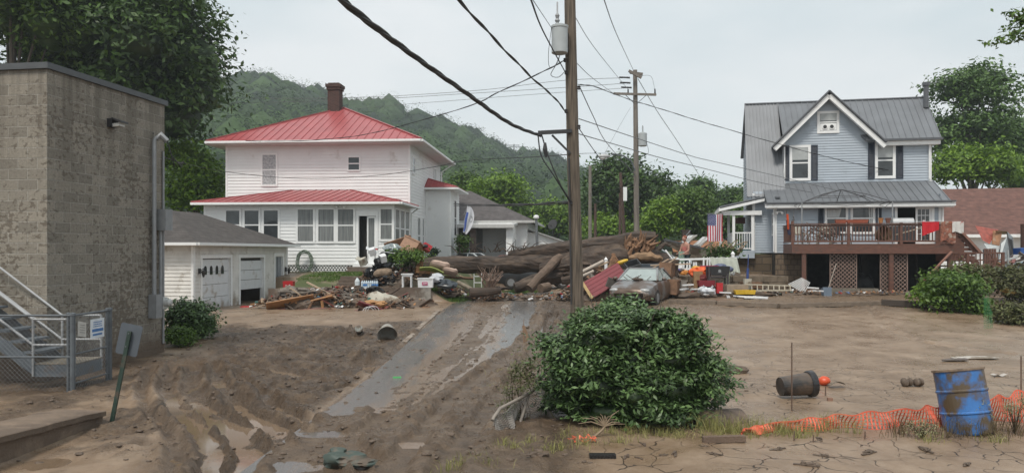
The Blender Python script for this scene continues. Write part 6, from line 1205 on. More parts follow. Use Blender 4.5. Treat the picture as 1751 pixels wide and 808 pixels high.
m = MB(); m.bx(-.16, .16, -.05, .05, 0, .045)
for k in range(8): m.beam((-.14+.04*k, -.05, .0), (-.14+.04*k, -.07, .05), .012, .012)
lay('plastic_grille', m, mat('black plastic rim', (.02, .02, .022), .3), 'small dark ribbed strip on the mud at the bottom centre', 'grille', 1030, 783)
CL_ = [(917,790,.06), (1072,783,.05), (1093,785,.03), (1135,780,.03), (1153,778,.06), (1220,778,.05), (1330,768,.06), (1402,752,.05), (1410,780,.06), (1485,775,.07), (1580,770,.07), (1378,798,.07), (1655,795,.05), (1100,760,.04)]
for k, (px, py, s_) in enumerate(CL_):
    m = MB(); m.blob((0, 0, s_*.2), (s_*.9, s_*.5, s_*.4), 3, .55, k); m.blob((s_*.8, s_*.3, s_*.1), (s_*.6, s_*.35, s_*.2), 2, .5, k+20); m.beam((-s_*2, 0, .006), (s_*2.2, s_*.4, .01), s_*.5, .012); lay('mud_clod', m, clodm, nth([c[0] for c in CL_], k)+' of the small dark mud clods on the cracked foreground mud', 'mud lump', px, py, (0, 0, k*1.1), group='mud clods on the cracked mud')
for px, py, hh_ in [(1478,762,.03)]: pass
# green bundle at the bottom
m = MB(); m.blob((0, 0, .05), (.26, .14, .11), 3, .25, 3); m.blob((.2, -.06, .03), (.2, .1, .05), 3, .3, 6); m.blob((-.05, .05, .13), (.12, .1, .07), 2, .2, 8); lay('green_bag', m, mat('wet green cloth', (.045, .065, .055), .6, dirt=(.10, .075, .055), dsc=5, dthr=.55), 'crumpled dark green bag in the mud at the bottom edge', 'bag', 584, 800, smooth=True)
m = MB(); m.tube([(0,0,.03), (.16,.02,.03)], [.03, .028], 8); lay('green_bottle', m, mat('green bottle', (.05, .30, .08), .2), 'small green bottle lying on the wet road', 'bottle', 672, 646)
# two buckets by the driveway
m = MB(Matrix.Translation((0, 0, .2)) @ Euler((R(112), 0, R(10))).to_matrix().to_4x4()); m.lathe(bucket(.17, .26, .36), 26); lay('laundry_tub', m, mat('grey plastic tub', (.26, .25, .22), .5, var=.1, dirt=(.12, .09, .068), dsc=2.6, dthr=.54), 'grey plastic tub lying open towards the viewer in front of the heap', 'tub', 662, 578, lift=.02)
m = MB(Matrix.Translation((0, 0, .11)) @ Euler((R(75), R(40), R(0))).to_matrix().to_4x4()); m.lathe([(.0, 0), (.1, 0), (.1, .26), (.085, .27), (0, .27)], 18); lay('paint_can', m, mat('pale tin', (.28, .30, .28), .4, var=.2, dirt=(.13, .10, .075), dsc=7), 'muddy pale paint can lying left of the grey tub', 'paint can', 614, 576)

# ------------------------------------------------------------------ chain link remnant with pipe by the shrub
cf = thing('bent_fence', 'bent chain link fence panel with a pipe rail leaning beside the big shrub', 'fence', tuple(G(885, 745))); o = cf.location
pA, pB, pC = P(845, 712, 10.4), P(905, 672, 11.3), P(930, 652, 11.9)
m = MB(); m.tube([P(842, 718, 10.35), pA, P(855, 698, 10.5), pB, pC], .025, 10, True); part(cf, 'rail', m, mat('muddy pipe', (.24, .21, .18), .6, var=.2), smooth=True, world=True)
m = MB(); gz_ = []
for i in range(23):
    t = i/22; tp = pA.lerp(pC, t)+Vector((0, 0, -.02+.02*math.sin(i))); bt = Vector((tp.x+.02+.1*math.sin(i*.4), tp.y-.12, .03+.04*math.sin(i*1.3))); gz_.append((tp, bt))
for i in range(22):
    for j in range(9):
        a = gz_[i][0].lerp(gz_[i][1], j/9); b_ = gz_[i+1][0].lerp(gz_[i+1][1], (j+1)/9); c = gz_[i+1][0].lerp(gz_[i+1][1], j/9); d_ = gz_[i][0].lerp(gz_[i][1], (j+1)/9)
        m.tube([a, b_], .0048, 3, False); m.tube([c, d_], .0048, 3, False)
part(cf, 'mesh', m, mat('muddy wire', (.30, .28, .26), .6, var=.3), world=True)
for a, b_ in [(P(850, 705, 10.45), P(838, 760, 10.5)), (P(905, 672, 11.3), P(885, 735, 10.9)), (pC, P(932, 725, 11.6))]: m = MB(); m.tube([a, b_], .024, 8); part(cf, 'fence_post', m, mat('muddy pipe', (.24, .21, .18), .6, var=.2), world=True)
def weeds(name, label, kind, spots, seed, h=(.15, .4), w=.006, n=60, spread=.25, cat='grass', stuff=True, m_=None):
    g = np.random.default_rng(seed); Vs = []; vals = []
    for (x, y, z) in spots:
        for _ in range(n):
            a = g.uniform(0, 6.28); r = abs(g.normal())*spread; bx_, by_ = x+r*math.cos(a), y+r*.6*math.sin(a); hh = g.uniform(*h); dx, dy = g.normal()*.35*hh, g.normal()*.25*hh; pa = g.uniform(0, 3.14); wx, wy = w*math.cos(pa), w*math.sin(pa)
            p0 = np.array([bx_, by_, z-.02]); p1 = p0+[dx*.4, dy*.4, hh*.6]; p2 = p0+[dx*1.2, dy*1.2, hh*g.uniform(.7, 1)]; wv = np.array([wx, wy, 0])
            Vs += [p0-wv, p0+wv, p1+wv*.8, p1-wv*.8, p1-wv*.8, p1+wv*.8, p2+wv*.1, p2-wv*.1]; v = g.random(); vals += [v, v]
    V = np.array(Vs); me = npmesh(name, V, np.arange(len(V)).reshape(-1, 4), m_ or LMK[kind], np.array(vals)); o = bpy.data.objects.new(name, me); C.objects.link(o); return tagit(o, label, cat, kind='stuff' if stuff else None)
LMK['grass'] = leafmat('grass', (.14, .15, .04), (.40, .38, .15), .7); LMK['dry'] = leafmat('dry stems', (.05, .035, .02), (.17, .13, .06), .8)
g2 = random.Random(3); sp_ = []
for k in range(110): px = g2.uniform(960, 1430); p = G(px, 742+g2.uniform(-5, 9)-.006*(px-960)); sp_.append(tuple(p))
weeds('weed_strip', 'yellow green grass bent over in front of the big shrub and net', 'grass', sp_, 4, (.04, .19), .003, 16, .09)
for k in range(0): pass
sp_ = []
for k in range(26): px = g2.uniform(1190, 1470); p = G(px, 738+g2.uniform(-6, 6)); sp_.append(tuple(p))
weeds('tall_grass', 'longer grass blades drooping at the left end of the orange net', 'grass', sp_, 5, (.14, .36), .003, 26, .12)
sp_ = []
for k in range(46): px = g2.uniform(1520, 1760); p = G(px, 746+g2.uniform(-8, 6)); sp_.append(tuple(p))
weeds('dry_weeds', 'brown dry weed stems around the blue drum', 'dry', sp_, 6, (.12, .45), .003, 12, .14)
LMK['flower'] = leafmat('weed flowers', (.13, .14, .05), (.34, .33, .20), .7)
for i, (px, py, h, lb_) in enumerate([(1655, 735, .48, 'flowering weed growing up against the front of the blue drum'), (1715, 735, .5, 'flowering weed right of the blue drum'), (1560, 742, .25, 'low flowering weed left of the blue drum'), (1748, 735, .5, 'flowering weed at the right edge before the net')]):
    p = G(px, py); p.y -= .25; t = thing('flowering_weed', lb_, 'weed', tuple(p)); m = MB(); lv = []
    for k in range(16): a = rnd.uniform(0, 6.28); e_ = (rnd.uniform(-.16, .16), rnd.uniform(-.1, .1), h*rnd.uniform(.6, 1)); m.tube([(0, 0, 0), (e_[0]*.4, e_[1]*.4, e_[2]*.5), e_], [.005, .004, .002], 4); lv.append((e_[0], e_[1], e_[2]-.06, .05, .05, .09))
    part(t, 'stem', m, LMK['dry']); V_, Q_, v_ = leaves(lv, 70, 10, .022, i, rc=.025, shell=.3); c = bpy.data.objects.new('foliage', npmesh('foliage', V_, Q_, LMK['flower'], v_)); C.objects.link(c); c.parent = t
sp_ = [tuple(G(px, py)) for px, py in [(790,800), (815,790), (830,800), (770,806), (905,762), (880,770), (860,765), (845,668), (870,650), (860,640), (1000,760), (1060,756), (930,775), (960,770), (1590,756),(1700,756)]]
weeds('weed_tufts', 'sparse olive weeds rooted in the muddy verge by the bent fence', 'grass', sp_, 7, (.05, .2), .004, 60, .16)
LMK['vine'] = leafmat('vine leaves', (.05, .06, .02), (.16, .18, .07), .7)
t = thing('vine', 'tangled olive vine climbing over the bent fence', 'vine', tuple(G(880, 735))); o = t.location; V_, Q_, v_ = leaves([tuple(P(px, py, 11.1)-o)+(r, r*.6, r*1.2) for px, py, r in [(868,700,.12), (880,665,.14), (890,640,.16), (876,720,.1), (900,655,.14), (886,600,.05), (905,625,.1)]], 130, 16, .035, 9, rc=.05, shell=.5); c = bpy.data.objects.new('foliage', npmesh('foliage', V_, Q_, LMK['vine'], v_)); C.objects.link(c); c.parent = t
m = MB()
for k in range(22): a = P(rnd.uniform(855, 905), 735, 11.1)-o; b_ = P(rnd.uniform(860, 905), rnd.uniform(600, 690), 11.2)-o; m.tube([a, (a+b_)/2+Vector((rnd.uniform(-.1, .1), 0, 0)), b_], [.006, .005, .002], 4)
part(t, 'stem', m, LMK['dry'])
m = MB(); p = G(896, 585)
m.tube([(0,0,0), (-.02, 0, .35), (.0, 0, .62)], [.02, .012, .004], 5); m.cloth(lambda u, v: (.05*math.sin(v*5)+u*.08, 0, .02+v*.42), 3, 8, .01); solo('dead_stalk', m, mat('dry stalk', (.22, .14, .09), .8, var=.2), 'dried brown stalk standing at the road edge left of the big shrub', 'stalk', loc=tuple(p))
# bare root fan and orange scrap in front of the shrub
rt_ = thing('dead_roots', 'bare pale root fan lying in front of the big shrub', 'branch', tuple(G(1015, 748))); m = MB(); m.tube([(0, 0, 0), (.12, 0, .1), (.16, 0, .16)], [.02, .018, .014], 6)
for k in range(11): a = R(8+k*16); L_ = rnd.uniform(.2, .4); m.tube([(.15, 0, .15), (.15+L_*.5*math.cos(a), rnd.uniform(-.05, .05), .15+L_*.45*math.sin(a)+.02), (.15+L_*math.cos(a), rnd.uniform(-.1, .05), .15+L_*.85*math.sin(a)*.8)], [.012, .008, .003], 5)
part(rt_, 'root', m, mat('pale root', (.24, .18, .12), .8, var=.2))
m = MB()
for k in range(26): x, z = rnd.uniform(-.16, .2), rnd.uniform(.0, .07); m.beam((x, rnd.uniform(-.05, .05), z), (x+rnd.uniform(-.06, .06), rnd.uniform(-.05, .05), z+rnd.uniform(0, .05)), .018, .004)
lay('net_scrap', m, onm, 'crumpled scrap of orange net in front of the big shrub', 'net scrap', 993, 757)
m = MB(); q = [P(940, 700, 11.6), P(955, 728, 11.2), P(983, 748, 10.9)]; m.tube(q, .008, 5); solo('bent_rod', m, mat('yellowed rod', (.22, .19, .08), .6), 'thin bent yellowish rod between the bent fence and the shrub', 'rod')
# ------------------------------------------------------------------ debris: materials and builders
plk = [mat('pale plank', (.36, .27, .19), .75, var=.25, sc=6, stretch=(1,6,6)), mat('brown plank', (.17, .095, .055), .75, var=.3, sc=6), mat('dark plank', (.07, .048, .035), .8, var=.3), mat('grey plank', (.17, .15, .13), .8, var=.25), mat('honey plank', (.30, .15, .06), .6, var=.2, sc=4), mat('reddish plank', (.16, .05, .04), .6, var=.2)]
cushm = mat('stained cushion', (.42, .40, .34), .85, var=.15, dirt=(.16, .12, .085), dsc=3, dthr=.55); blkbag = mat('black bag', (.012, .012, .014), .22, var=.3); whbag = mat('white bag', (.5, .52, .55), .35, var=.1); redp = mat('red plastic', (.42, .02, .025), .4, dirt=(.18, .04, .035), dsc=5, dthr=.66); whp2 = mat('white plastic', (.62, .63, .64), .4, dirt=(.35, .32, .28), dsc=4, dthr=.64)
def rot3(a, b_, c): return Euler((R(a), R(b_), R(c))).to_matrix().to_4x4()
def board(label, px, py, d, L, w, th, rot, m_, name='plank', cat='plank', group=None):
    m = MB(rot3(*rot)); n = 4; vs = []
    for i in range(n+1):
        x = -L/2+L*i/n; j = rnd.uniform(-.02, .02)*w if 0 < i < n else rnd.uniform(-.06, .06); vs += [(x+j, -w/2, -th/2), (x-j, w/2, -th/2), (x-j*.6, w/2, th/2), (x+j*.5, -w/2, th/2)]
    m.add(vs, [(i*4+j, i*4+(j+1)%4, i*4+4+(j+1)%4, i*4+4+j) for i in range(n) for j in range(4)]+[(3,2,1,0), tuple(n*4+j for j in range(4))])
    return solo(name, m, m_, label, cat, group, tuple(P(px, py, d)))
def bag(name, label, px, py, d, r, m_, seed, amp=.22, cat='bag', group=None, knot=True):
    m = MB(); m.blob((0, 0, 0), r, 3, amp, seed)
    if knot: m.tube([(0, 0, r[2]*.85), (.02, 0, r[2]*1.05), (.05, 0, r[2]*1.3)], [r[0]*.3, r[0]*.12, r[0]*.3], 8)
    return solo(name, m, m_, label, cat, group, tuple(P(px, py, d)), smooth=True)
def openbox(w, l, h, t=.02, fl=.0): 
    m = MB(); a, b_ = w/2, l/2; k = 1-fl; vs = []
    for s_, z in ((k, 0), (1, h)): vs += [(-a*s_, -b_*s_, z), (a*s_, -b_*s_, z), (a*s_, b_*s_, z), (-a*s_, b_*s_, z)]
    for s_, z in ((k, t), (1, h)): vs += [(-(a-t)*s_, -(b_-t)*s_, z), ((a-t)*s_, -(b_-t)*s_, z), ((a-t)*s_, (b_-t)*s_, z), (-(a-t)*s_, (b_-t)*s_, z)]
    return m.add(vs, [(3,2,1,0), (8,9,10,11)]+[(j, (j+1)%4, 4+(j+1)%4, 4+j) for j in range(4)]+[(8+(j+1)%4, 8+j, 12+j, 12+(j+1)%4) for j in range(4)]+[(4+j, 4+(j+1)%4, 12+(j+1)%4, 12+j) for j in range(4)])
def rubble(label, pts, seed, n=900, size=(.03, .16)):
    """uncountable broken bits heaped over a low mound: one stuff object"""
    g = np.random.default_rng(seed); Vs = []; Fs = []; mi = []; k = 0
    for px, py, d, rx, ry, h in pts:
        c = P(px, py, d); b0 = B(c.x, c.y); mm = MB(); mm.blob((c.x, c.y, b0), (rx, ry, h), 3, .25, seed, b0-.1); Vs += mm.v; Fs += [tuple(k+i for i in f) for f in mm.f]; mi += [0]*len(mm.f); k = len(Vs)
        for _ in range(int(n*1.7)):
            a = g.uniform(0, 6.28); r = math.sqrt(g.uniform(0, 1)); x, y = c.x+rx*r*math.cos(a)*1.08, c.y+ry*r*math.sin(a)*1.08; z = b0+h*math.sqrt(max(0, 1-r*r))*g.uniform(.75, 1.12)+.02; s = g.uniform(*size)
            M = Matrix.Translation((x, y, z)) @ Euler(tuple(g.uniform(-.7, .7, 3)*np.array([1, 1, 4]))).to_matrix().to_4x4(); l_, w, t_ = s*g.uniform(.8, 3), s*g.uniform(.2, .9), s*.2
            Vs += [tuple(M @ Vector(q)) for q in [(-l_/2,-w/2,-t_),(l_/2,-w/2,-t_),(l_/2,w/2,-t_),(-l_/2,w/2,-t_),(-l_/2,-w/2,t_),(l_/2,-w/2,t_),(l_/2,w/2,t_),(-l_/2,w/2,t_)]]
            Fs += [tuple(k+i for i in f) for f in [(0,3,2,1),(4,5,6,7),(0,1,5,4),(1,2,6,5),(2,3,7,6),(3,0,4,7)]]; mi += [int(g.choice(11, p=[.26,.25,.22,.10,.04,.03,.04,.012,.02,.014,.014]))]*6; k = len(Vs)
    me = bpy.data.meshes.new('rubble'); me.from_pydata(Vs, [], Fs)
    for q in (clodm, plk[1], plk[2], plk[3], plk[0], whp2, plk[4], redp, blkbag, mat('dull blue plastic', (.05, .10, .22), .5), mat('dull teal plastic', (.08, .18, .16), .5)): me.materials.append(q)
    me.polygons.foreach_set('material_index', mi); me.update(); o = bpy.data.objects.new('rubble', me); C.objects.link(o); return tagit(o, label, 'rubble', kind='stuff')
PN = dict(zip([q.name for q in plk], ['pale', 'brown', 'dark brown', 'grey', 'honey', 'reddish']))
def rboard(where, px, py, d, L, w, rot, m_, group, x0, x1, y0, y1):
    where = where.replace('the scrap heap at the right edge', 'the right edge scrap heap')
    sz = 'long' if L > .95 else 'short' if L < .65 else 'medium'; h = ['far left', 'left', 'middle', 'right', 'far right'][min(4, int((px-x0)/(x1-x0)*5))]; v = 'upper' if py < (y0+y1)/2 else 'lower'
    board('%s %s board on the %s %s of %s' % (sz, PN[m_.name], v, h, where), px, py, d, L, w, .03, rot, m_, group=group)
# --- heap A: broken furniture beside the garage
GA = 'broken boards in the heap beside the garage'
rubble('small broken wood and mud under the furniture heap beside the garage', [(545,528,28.6,2.3,.7,.46), (640,532,28.6,1.9,.65,.36), (585,510,29.3,1.7,.6,.66), (690,530,29,1.1,.5,.18)], 3, 300)
board('broad honey brown panel leaning at the left end of the heap by the garage', 497, 520, 28.0, 1.7, .75, .03, (-38, -10, 14), plk[4], 'plywood', 'panel')
board('dark reddish panel under the honey brown panel of the garage heap', 530, 532, 27.9, 1.2, .4, .03, (-30, -4, 5), plk[5], 'plywood', 'panel')
m = MB(); m.tube([(0,0,0), (1.5, -.1, -.9), (2.35, -.2, -1.35)], .0, 4); m.v = []; m.f = []; m.mi = []; a, b_ = P(525, 482, 28.8), P(610, 527, 28.0); m.beam(a, b_, .09, .05); solo('plank', m, plk[0], 'long pale plank slanting down across the garage heap', 'plank')
tb = thing('broken_table', 'overturned orange brown wooden table in the middle of the garage heap', 'table', tuple(P(553, 513, 28.1))); m = MB(rot3(-20, -14, 4)); m.bx(-.4, .4, -.3, .3, -.02, .03); part(tb, 'tabletop', m, plk[4]); m = MB(); m.beam((0, -.25, 0), (.08, -.3, -.42), .07, .07); part(tb, 'leg', m, plk[4]); m = MB(); m.beam((-.32, -.25, .0), (-.5, -.35, -.35), .06, .06); part(tb, 'leg', m, plk[1])
tr1 = thing('round_tabletop', 'round brown table rim lying flat at the front of the garage heap', 'table', tuple(P(562, 540, 27.4))); m = MB(rot3(8, 0, 0)); m.lathe([(.5, 0), (.56, .02), (.56, .07), (.5, .08), (.47, .04)], 30, 1.25, .8); part(tr1, 'rim', m, plk[1]); m = MB()
for k in range(4): m.beam((-.5, -.2+.1*k, .05), (.35+.05*k, -.25+.12*k, .12), .06, .03)
part(tr1, 'slat', m, plk[0])
m = MB(rot3(0, 12, -8)); m.blob((0, 0, 0), (.64, .34, .36), 3, .22, 12); m.v = [(x+.10*max(0, z)*0+(.25*max(0, -z)), y, z) for x, y, z in m.v]; solo('stained_mattress', m, cushm, 'big off white stained cushion slumped on the right of the garage heap', 'cushion', loc=tuple(P(656, 517, 28.3)), smooth=True)
board('dark red plank sloping down at the right front of the garage heap', 655, 532, 27.6, 1.9, .32, .04, (-30, 20, 8), mat('crimson board', (.13, .012, .02), .5, var=.2), 'red_board', 'board')
m = MB(); m.blob((0, 0, 0), (.42, .2, .14), 3, .3, 4); solo('foam_scrap', m, mat('orange foam', (.33, .18, .08), .8, var=.4, sc=10), 'crumbling orange brown foam on the dark red plank', 'foam', loc=tuple(P(642, 519, 27.8)), smooth=True)
wr = thing('wire_hoops', 'tangled white wire hoops in front of the garage heap', 'hoops', tuple(P(632, 534, 27.0)))
for k in range(3): m = MB(Matrix.Translation((k*.09-.05, 0, .02*k)) @ rot3(80+8*k, 10*k, 20)); n = 24; m.tube([(.2*math.cos(i*2*math.pi/n), .2*math.sin(i*2*math.pi/n), 0) for i in range(n+1)], .010, 5); part(wr, 'hoop', m, whp2)
m = MB(rot3(80, 20, 60)); m.lathe([(.1, 0), (.18, .3), (.19, .32), (.16, .3), (.08, .01)], 16); solo('flower_pot', m, mat('muddy terracotta', (.17, .10, .08), .7), 'muddy brown pot tipped over beside the wire hoops', 'pot', loc=tuple(P(605, 536, 27.1)))
for i, (px, py, L_, w, r_, mt, lb_) in enumerate([(694, 497+22, .45, .1, (0, 4, 10), 0, 'short white plank end right of the stained cushion'), (712, 531, .75, .12, (0, 3, -10), 0, 'short pale splintered plank at the right end of the heap'), (686, 534, .4, .07, (0, -60, 0), 0, 'small white slat standing at the right end of the heap'), (745, 532, 2.4, .05, (0, 4, -8), 2, 'long thin dark rod lying on the mud right of the heap'), (690, 522, .9, .1, (0, 0, 5), 4, 'orange edged shelf board behind the small white slat'), (515, 505, 1.0, .05, (0, 35, 0), 0, 'thin pale stick rising at the left of the heap'), (600, 502, .6, .12, (0, 0, 0), 3, 'yellowish flat board on top of the heap'), (535, 497, .9, .2, (0, -10, 10), 3, 'greyish mossy board at the top of the heap')]):
    board(lb_, px, py, 28.3 if py < 530 else 27.6, L_, w, .04, r_, plk[mt] if i != 2 else whp2)
for k in range(105):
    px = rnd.uniform(462, 720); top = 492+abs(px-565)*.09; py = rnd.uniform(top+4, 540); d = 27.4+(540-py)/45*2.0; rboard('the garage heap', px, py, d, rnd.uniform(.4, 1.5), rnd.uniform(.06, .2), (rnd.uniform(-40, 40), rnd.uniform(-35, 35), rnd.uniform(-60, 60)), rnd.choice(plk[1:4]+[plk[2], plk[5], plk[1], plk[2]]), GA, 470, 716, 496, 540)
for px, py, lb_, mm_ in [(640,497,'crumpled dark sheet on top of the garage heap', blkbag), (520,500,'grey crumpled cloth on the upper left of the garage heap', mat('grey cloth', (.14, .12, .10), .9, var=.3)), (450,498,'grey brown sack against the garage corner', mat('grey sack', (.15, .13, .11), .9, var=.2)), (600,515,'black torn bag in the middle of the garage heap', blkbag)]: bag('sack', lb_, px if px != 450 else 496, py, 29.0, (.35, .25, .18), mm_, px, .35, knot=False)
SC3 = [(546,496), (584,525), (600,541), (520,545), (475,527)]
for k, (px, py) in enumerate(SC3): m = MB(); m.cloth(lambda u, v: (u*.3, v*.15, .05*math.sin(u*7+v*3)), 8, 4, .006); solo('white_scrap', m, whp2, nth([q[0] for q in SC3], k)+' of the white plastic scraps sticking out of the garage heap', 'plastic scrap', 'white scraps in the garage heap', tuple(P(px, py, 28 if py < 530 else 27)), (R(20), 0, R(px)))
# things by the garage doors
m = MB(rot3(0, 0, 10)); m.blob((0, 0, .1), (.3, .18, .12), 3, .2, 3); solo('red_toy_car', m, redp, 'red plastic toy in the half open garage doorway', 'toy', loc=tuple(P(421, 527, 29.4)-Vector((0,0,.1))), smooth=True)
for k in range(9): board(nth(list(range(9)), k)+' of the thin sticks scattered before the half open garage door', 432+k*5, 530+rnd.uniform(-3, 4), 28.6, rnd.uniform(.3, .8), .03, .02, (0, rnd.uniform(-5, 12), rnd.uniform(-40, 40)), plk[rnd.choice([0, 3])], group='sticks before the garage door')
m = openbox(.42, .34, .34, .02, .12); co = solo('red_bin', m, redp, 'red plastic bin with a white mark at the garage corner', 'bin', loc=tuple(P(494, 486, 31.2)-Vector((0,0,.2)))); m = MB(); m.beam((-.1, -.155, .16), (.0, -.155, .22), .03, .012, (0,1,0)); m.beam((0, -.157, .14), (.1, -.157, .2), .03, .012, (0,1,0)); part(co, 'mark', m, whp2)
# garden hose hanging on the white house wall
hs = thing('garden_hose', 'large coil of green garden hose hanging on the white house wall', 'hose', tuple(P(521, 447, 36.6))); m = MB(); g = random.Random(2)
for k in range(13): rx, rz_ = .36+g.uniform(-.09, .06), .48+g.uniform(-.1, .08); m.tube([(rx*math.cos(t*2*math.pi/24)+g.uniform(-.01,.01), g.uniform(-.07, .03), rz_*math.sin(t*2*math.pi/24)) for t in range(25)], .018, 5)
part(hs, 'coil', m, mat('green hose', (.16, .20, .16), .5, var=.2)); m = MB(); m.tube([(-.3, 0, -.3), (-.5, -.1, -.75), (-.1, -.2, -.9), (.3, -.15, -.6)], .018, 5); part(hs, 'loose_end', m, mat('green hose', (.16, .20, .16), .5))

# --- heap B: bags and furniture on the yard above the retaining wall
rubble('mixed rubbish packed under the heap on the retaining wall', [(660,475,31.6,1.1,.8,.75), (700,470,32.2,1.2,.8,.8), (760,482,31.8,.9,.5,.25)], 8, 190)
for i, (px, py, d, r_, lb_) in enumerate([(652,452,31.4,(.38,.3,.3),'upper shiny black bag on the heap above the wall'), (638,468,31.2,(.36,.3,.26),'left shiny black bag on the heap above the wall'), (662,473,31.1,(.36,.3,.28),'lower shiny black bag beside the big wooden block'), (645,482,31.0,(.4,.3,.2),'lowest black bag slumped behind the water bottle pack'), (658,438,31.6,(.26,.2,.16),'topmost black bag of the heap above the wall')]): bag('trash_bag', lb_, px, py, d, r_, blkbag, i+3, .3, 'trash bag', 'black trash bags above the wall')
bag('clear_sack', 'bluish clear plastic bag on top of the heap by the door', 671, 424, 31.8, (.3, .22, .18), mat('clear bag', (.22, .26, .27), .25, var=.2), 31, .3, knot=False)
board('tan wooden cabinet side lying tilted on top of the heap', 682, 417, 32.4, 1.2, .5, .04, (-60, -18, 12), mat('tan wood', (.27, .15, .09), .6, var=.2), 'plywood', 'panel')
m = MB(rot3(-25, 22, -25)); m.bx(-.38, .38, -.25, .25, -.32, .32); m.bx(-.42, .42, -.29, .29, .32, .37); cb_ = solo('wooden_cabinet', m, mat('tan wood', (.27, .15, .09), .6, var=.2), 'tan wooden cabinet tipped on the top of the heap', 'cabinet', loc=tuple(P(702, 424, 32.3)))
m = MB(rot3(0, 5, 0)); m.bx(-.13, .13, -.1, .1, -.4, .4); solo('wood_stake', m, plk[4], 'orange brown cabinet post below the tipped cabinet', 'wood post', loc=tuple(P(718, 444, 32.0)))
m = MB(rot3(-10, 5, 20)); m.bx(-.3, .3, -.2, .2, -.15, .12); solo('drawer', m, plk[4], 'orange brown drawer right of the green branches', 'drawer', loc=tuple(P(722, 462, 31.8)))
m = openbox(.38, .3, .28, .02, .15); m.v = [tuple(rot3(-20, 30, 20) @ Vector(p)) for p in m.v]; solo('red_bin', m, redp, 'tipped red bin beside the tan cabinet by the bay wall', 'bin', loc=tuple(P(727, 428, 32.6)))
m = MB(); m.blob((0,0,0), (.2,.15,.1), 2, .3, 2); solo('dark_cloth', m, blkbag, 'dark cloth spilling from the tipped red bin', 'cloth', loc=tuple(P(724, 421, 32.5)), smooth=True)
m = MB(rot3(0, -10, 15)); m.blob((0, 0, 0), (.42, .2, .2), 2, .12, 4); solo('wood_log', m, mat('cut log', (.20, .145, .10), .8, var=.3, sc=8), 'short thick cut log in the middle of the heap above the wall', 'log', loc=tuple(P(655, 466, 30.9)))
tree('green leafy branches thrown on top of the heap by the door', 694, 425, 465, 31.6, 72, 'mid', 51, name='cut_branches', cat='branches', nl=7, ncl=100, per=26, size=.12, rc=.16, tr=.03, core=.4)
for px, py, lb_, mt in [(655,441,'cream plastic jug shape on the heap', whp2), (621,447,'small cream carton at the left of the black bags', cushm), (637,430,'white plastic crate under the red lid by the door', whp2), (672,487,'crushed cream carton between wall and black bags', cushm), (712,484,'pale cardboard behind the white stool', mat('pale card', (.34, .29, .22), .8, var=.15))]: m = MB(rot3(15, 20, px)); m.bx(-.16, .16, -.12, .12, -.14, .14); m.slab([(-.16, -.12, .14), (.16, -.12, .14), (.2, -.2, .24), (-.12, -.2, .24)], (0, .01, .01)); solo('carton', m, mt, lb_, 'carton', loc=tuple(P(px, py, 31.1)))
m = MB(); m.bx(-.14, .14, -.1, .1, 0, .06); solo('red_lid', m, redp, 'small red lid on the heap right beside the house door', 'lid', loc=tuple(P(640, 427, 31.4)))  # a loose lid lying flat on the heap
m = MB(rot3(0, 8, 5)); m.beam((-.5, 0, 0), (.5, 0, 0), .03, .02); solo('white_strip', m, whp2, 'thin white slat across the heap below the clear bag', 'slat', loc=tuple(P(656, 430, 31.2)))
# jug, bottle pack, stool, tote on the wall top
zt_ = 1.07; m = MB(); m.lathe([(.0, 0), (.1, 0), (.105, .16), (.07, .24), (.035, .28), (.035, .31), (0, .31)], 16); x = P(611, 490, 30.55); jg = solo('water_jug', m, mat('milky plastic', (.55, .60, .62), .3), 'translucent white water jug at the left end of the wall top', 'jug', loc=(x.x, 30.55, 1.15))
bp_ = thing('bottle_pack', 'shrink wrapped pack of water bottles with blue labels on the wall', 'bottle pack', (P(632, 490, 30.5).x, 30.52, zt_))
for r_ in range(2):
    for k in range(8):
        m = MB(Matrix.Translation((-.3+.085*k, -.04+.085*r_, 0))); m.lathe([(.04, 0), (.04, .2), (.015, .25), (.015, .28), (0, .28)], 10); bt = part(bp_, 'bottle', m, mat('clear bottle', (.50, .58, .64), .15)); 
        if k in (1, 2, 5, 6, 7): m = MB(Matrix.Translation((-.3+.085*k, -.04+.085*r_, 0))); m.lathe([(.0415, .06), (.0415, .14)], 10); part(bt, 'label', m, mat('blue label', (.05, .20, .50), .4))
so_ = thing('white_stool', 'white painted stool standing on the wall beside the storage tote', 'stool', (P(696, 489, 30.6).x, 30.65, zt_)); m = MB(); m.bx(-.23, .23, -.18, .18, .5, .55); m.bx(-.19, .19, -.15, .15, .43, .5); part(so_, 'seat', m, whp2)
for a, b_ in ((-1, -1), (1, -1), (-1, 1), (1, 1)): m = MB(); m.bx(a*.17-.025, a*.17+.025, b_*.13-.025, b_*.13+.025, 0, .43); part(so_, 'leg', m, whp2)
tt1 = thing('storage_tote', 'white plastic storage tote with a pink label on the wall end', 'tote', (P(728, 488, 30.5).x, 30.55, zt_)); m = openbox(.62, .4, .36, .02, .06); m.bx(-.33, .33, -.22, .22, .34, .375); part(tt1, 'box', m, whp2); m = MB(); m.slab([(-.13, -.212, .1), (.09, -.212, .1), (.09, -.22, .22), (-.13, -.22, .22)], (0, -.004, 0)); lb2 = part(tt1, 'label', m, mat('pink label', (.42, .03, .13), .5)); m = MB(); m.beam((-.1, -.222, .16), (.06, -.224, .17), .03, .004, (0, 1, 0)); part(lb2, 'lettering', m, whp2)
m = MB(); m.beam((0,0,0), (0,0,-.4), .09, .04); solo('white_post', m, whp2, 'white post leaning on the retaining wall below the bottle pack', 'post', loc=tuple(P(625, 491, 30.3)))
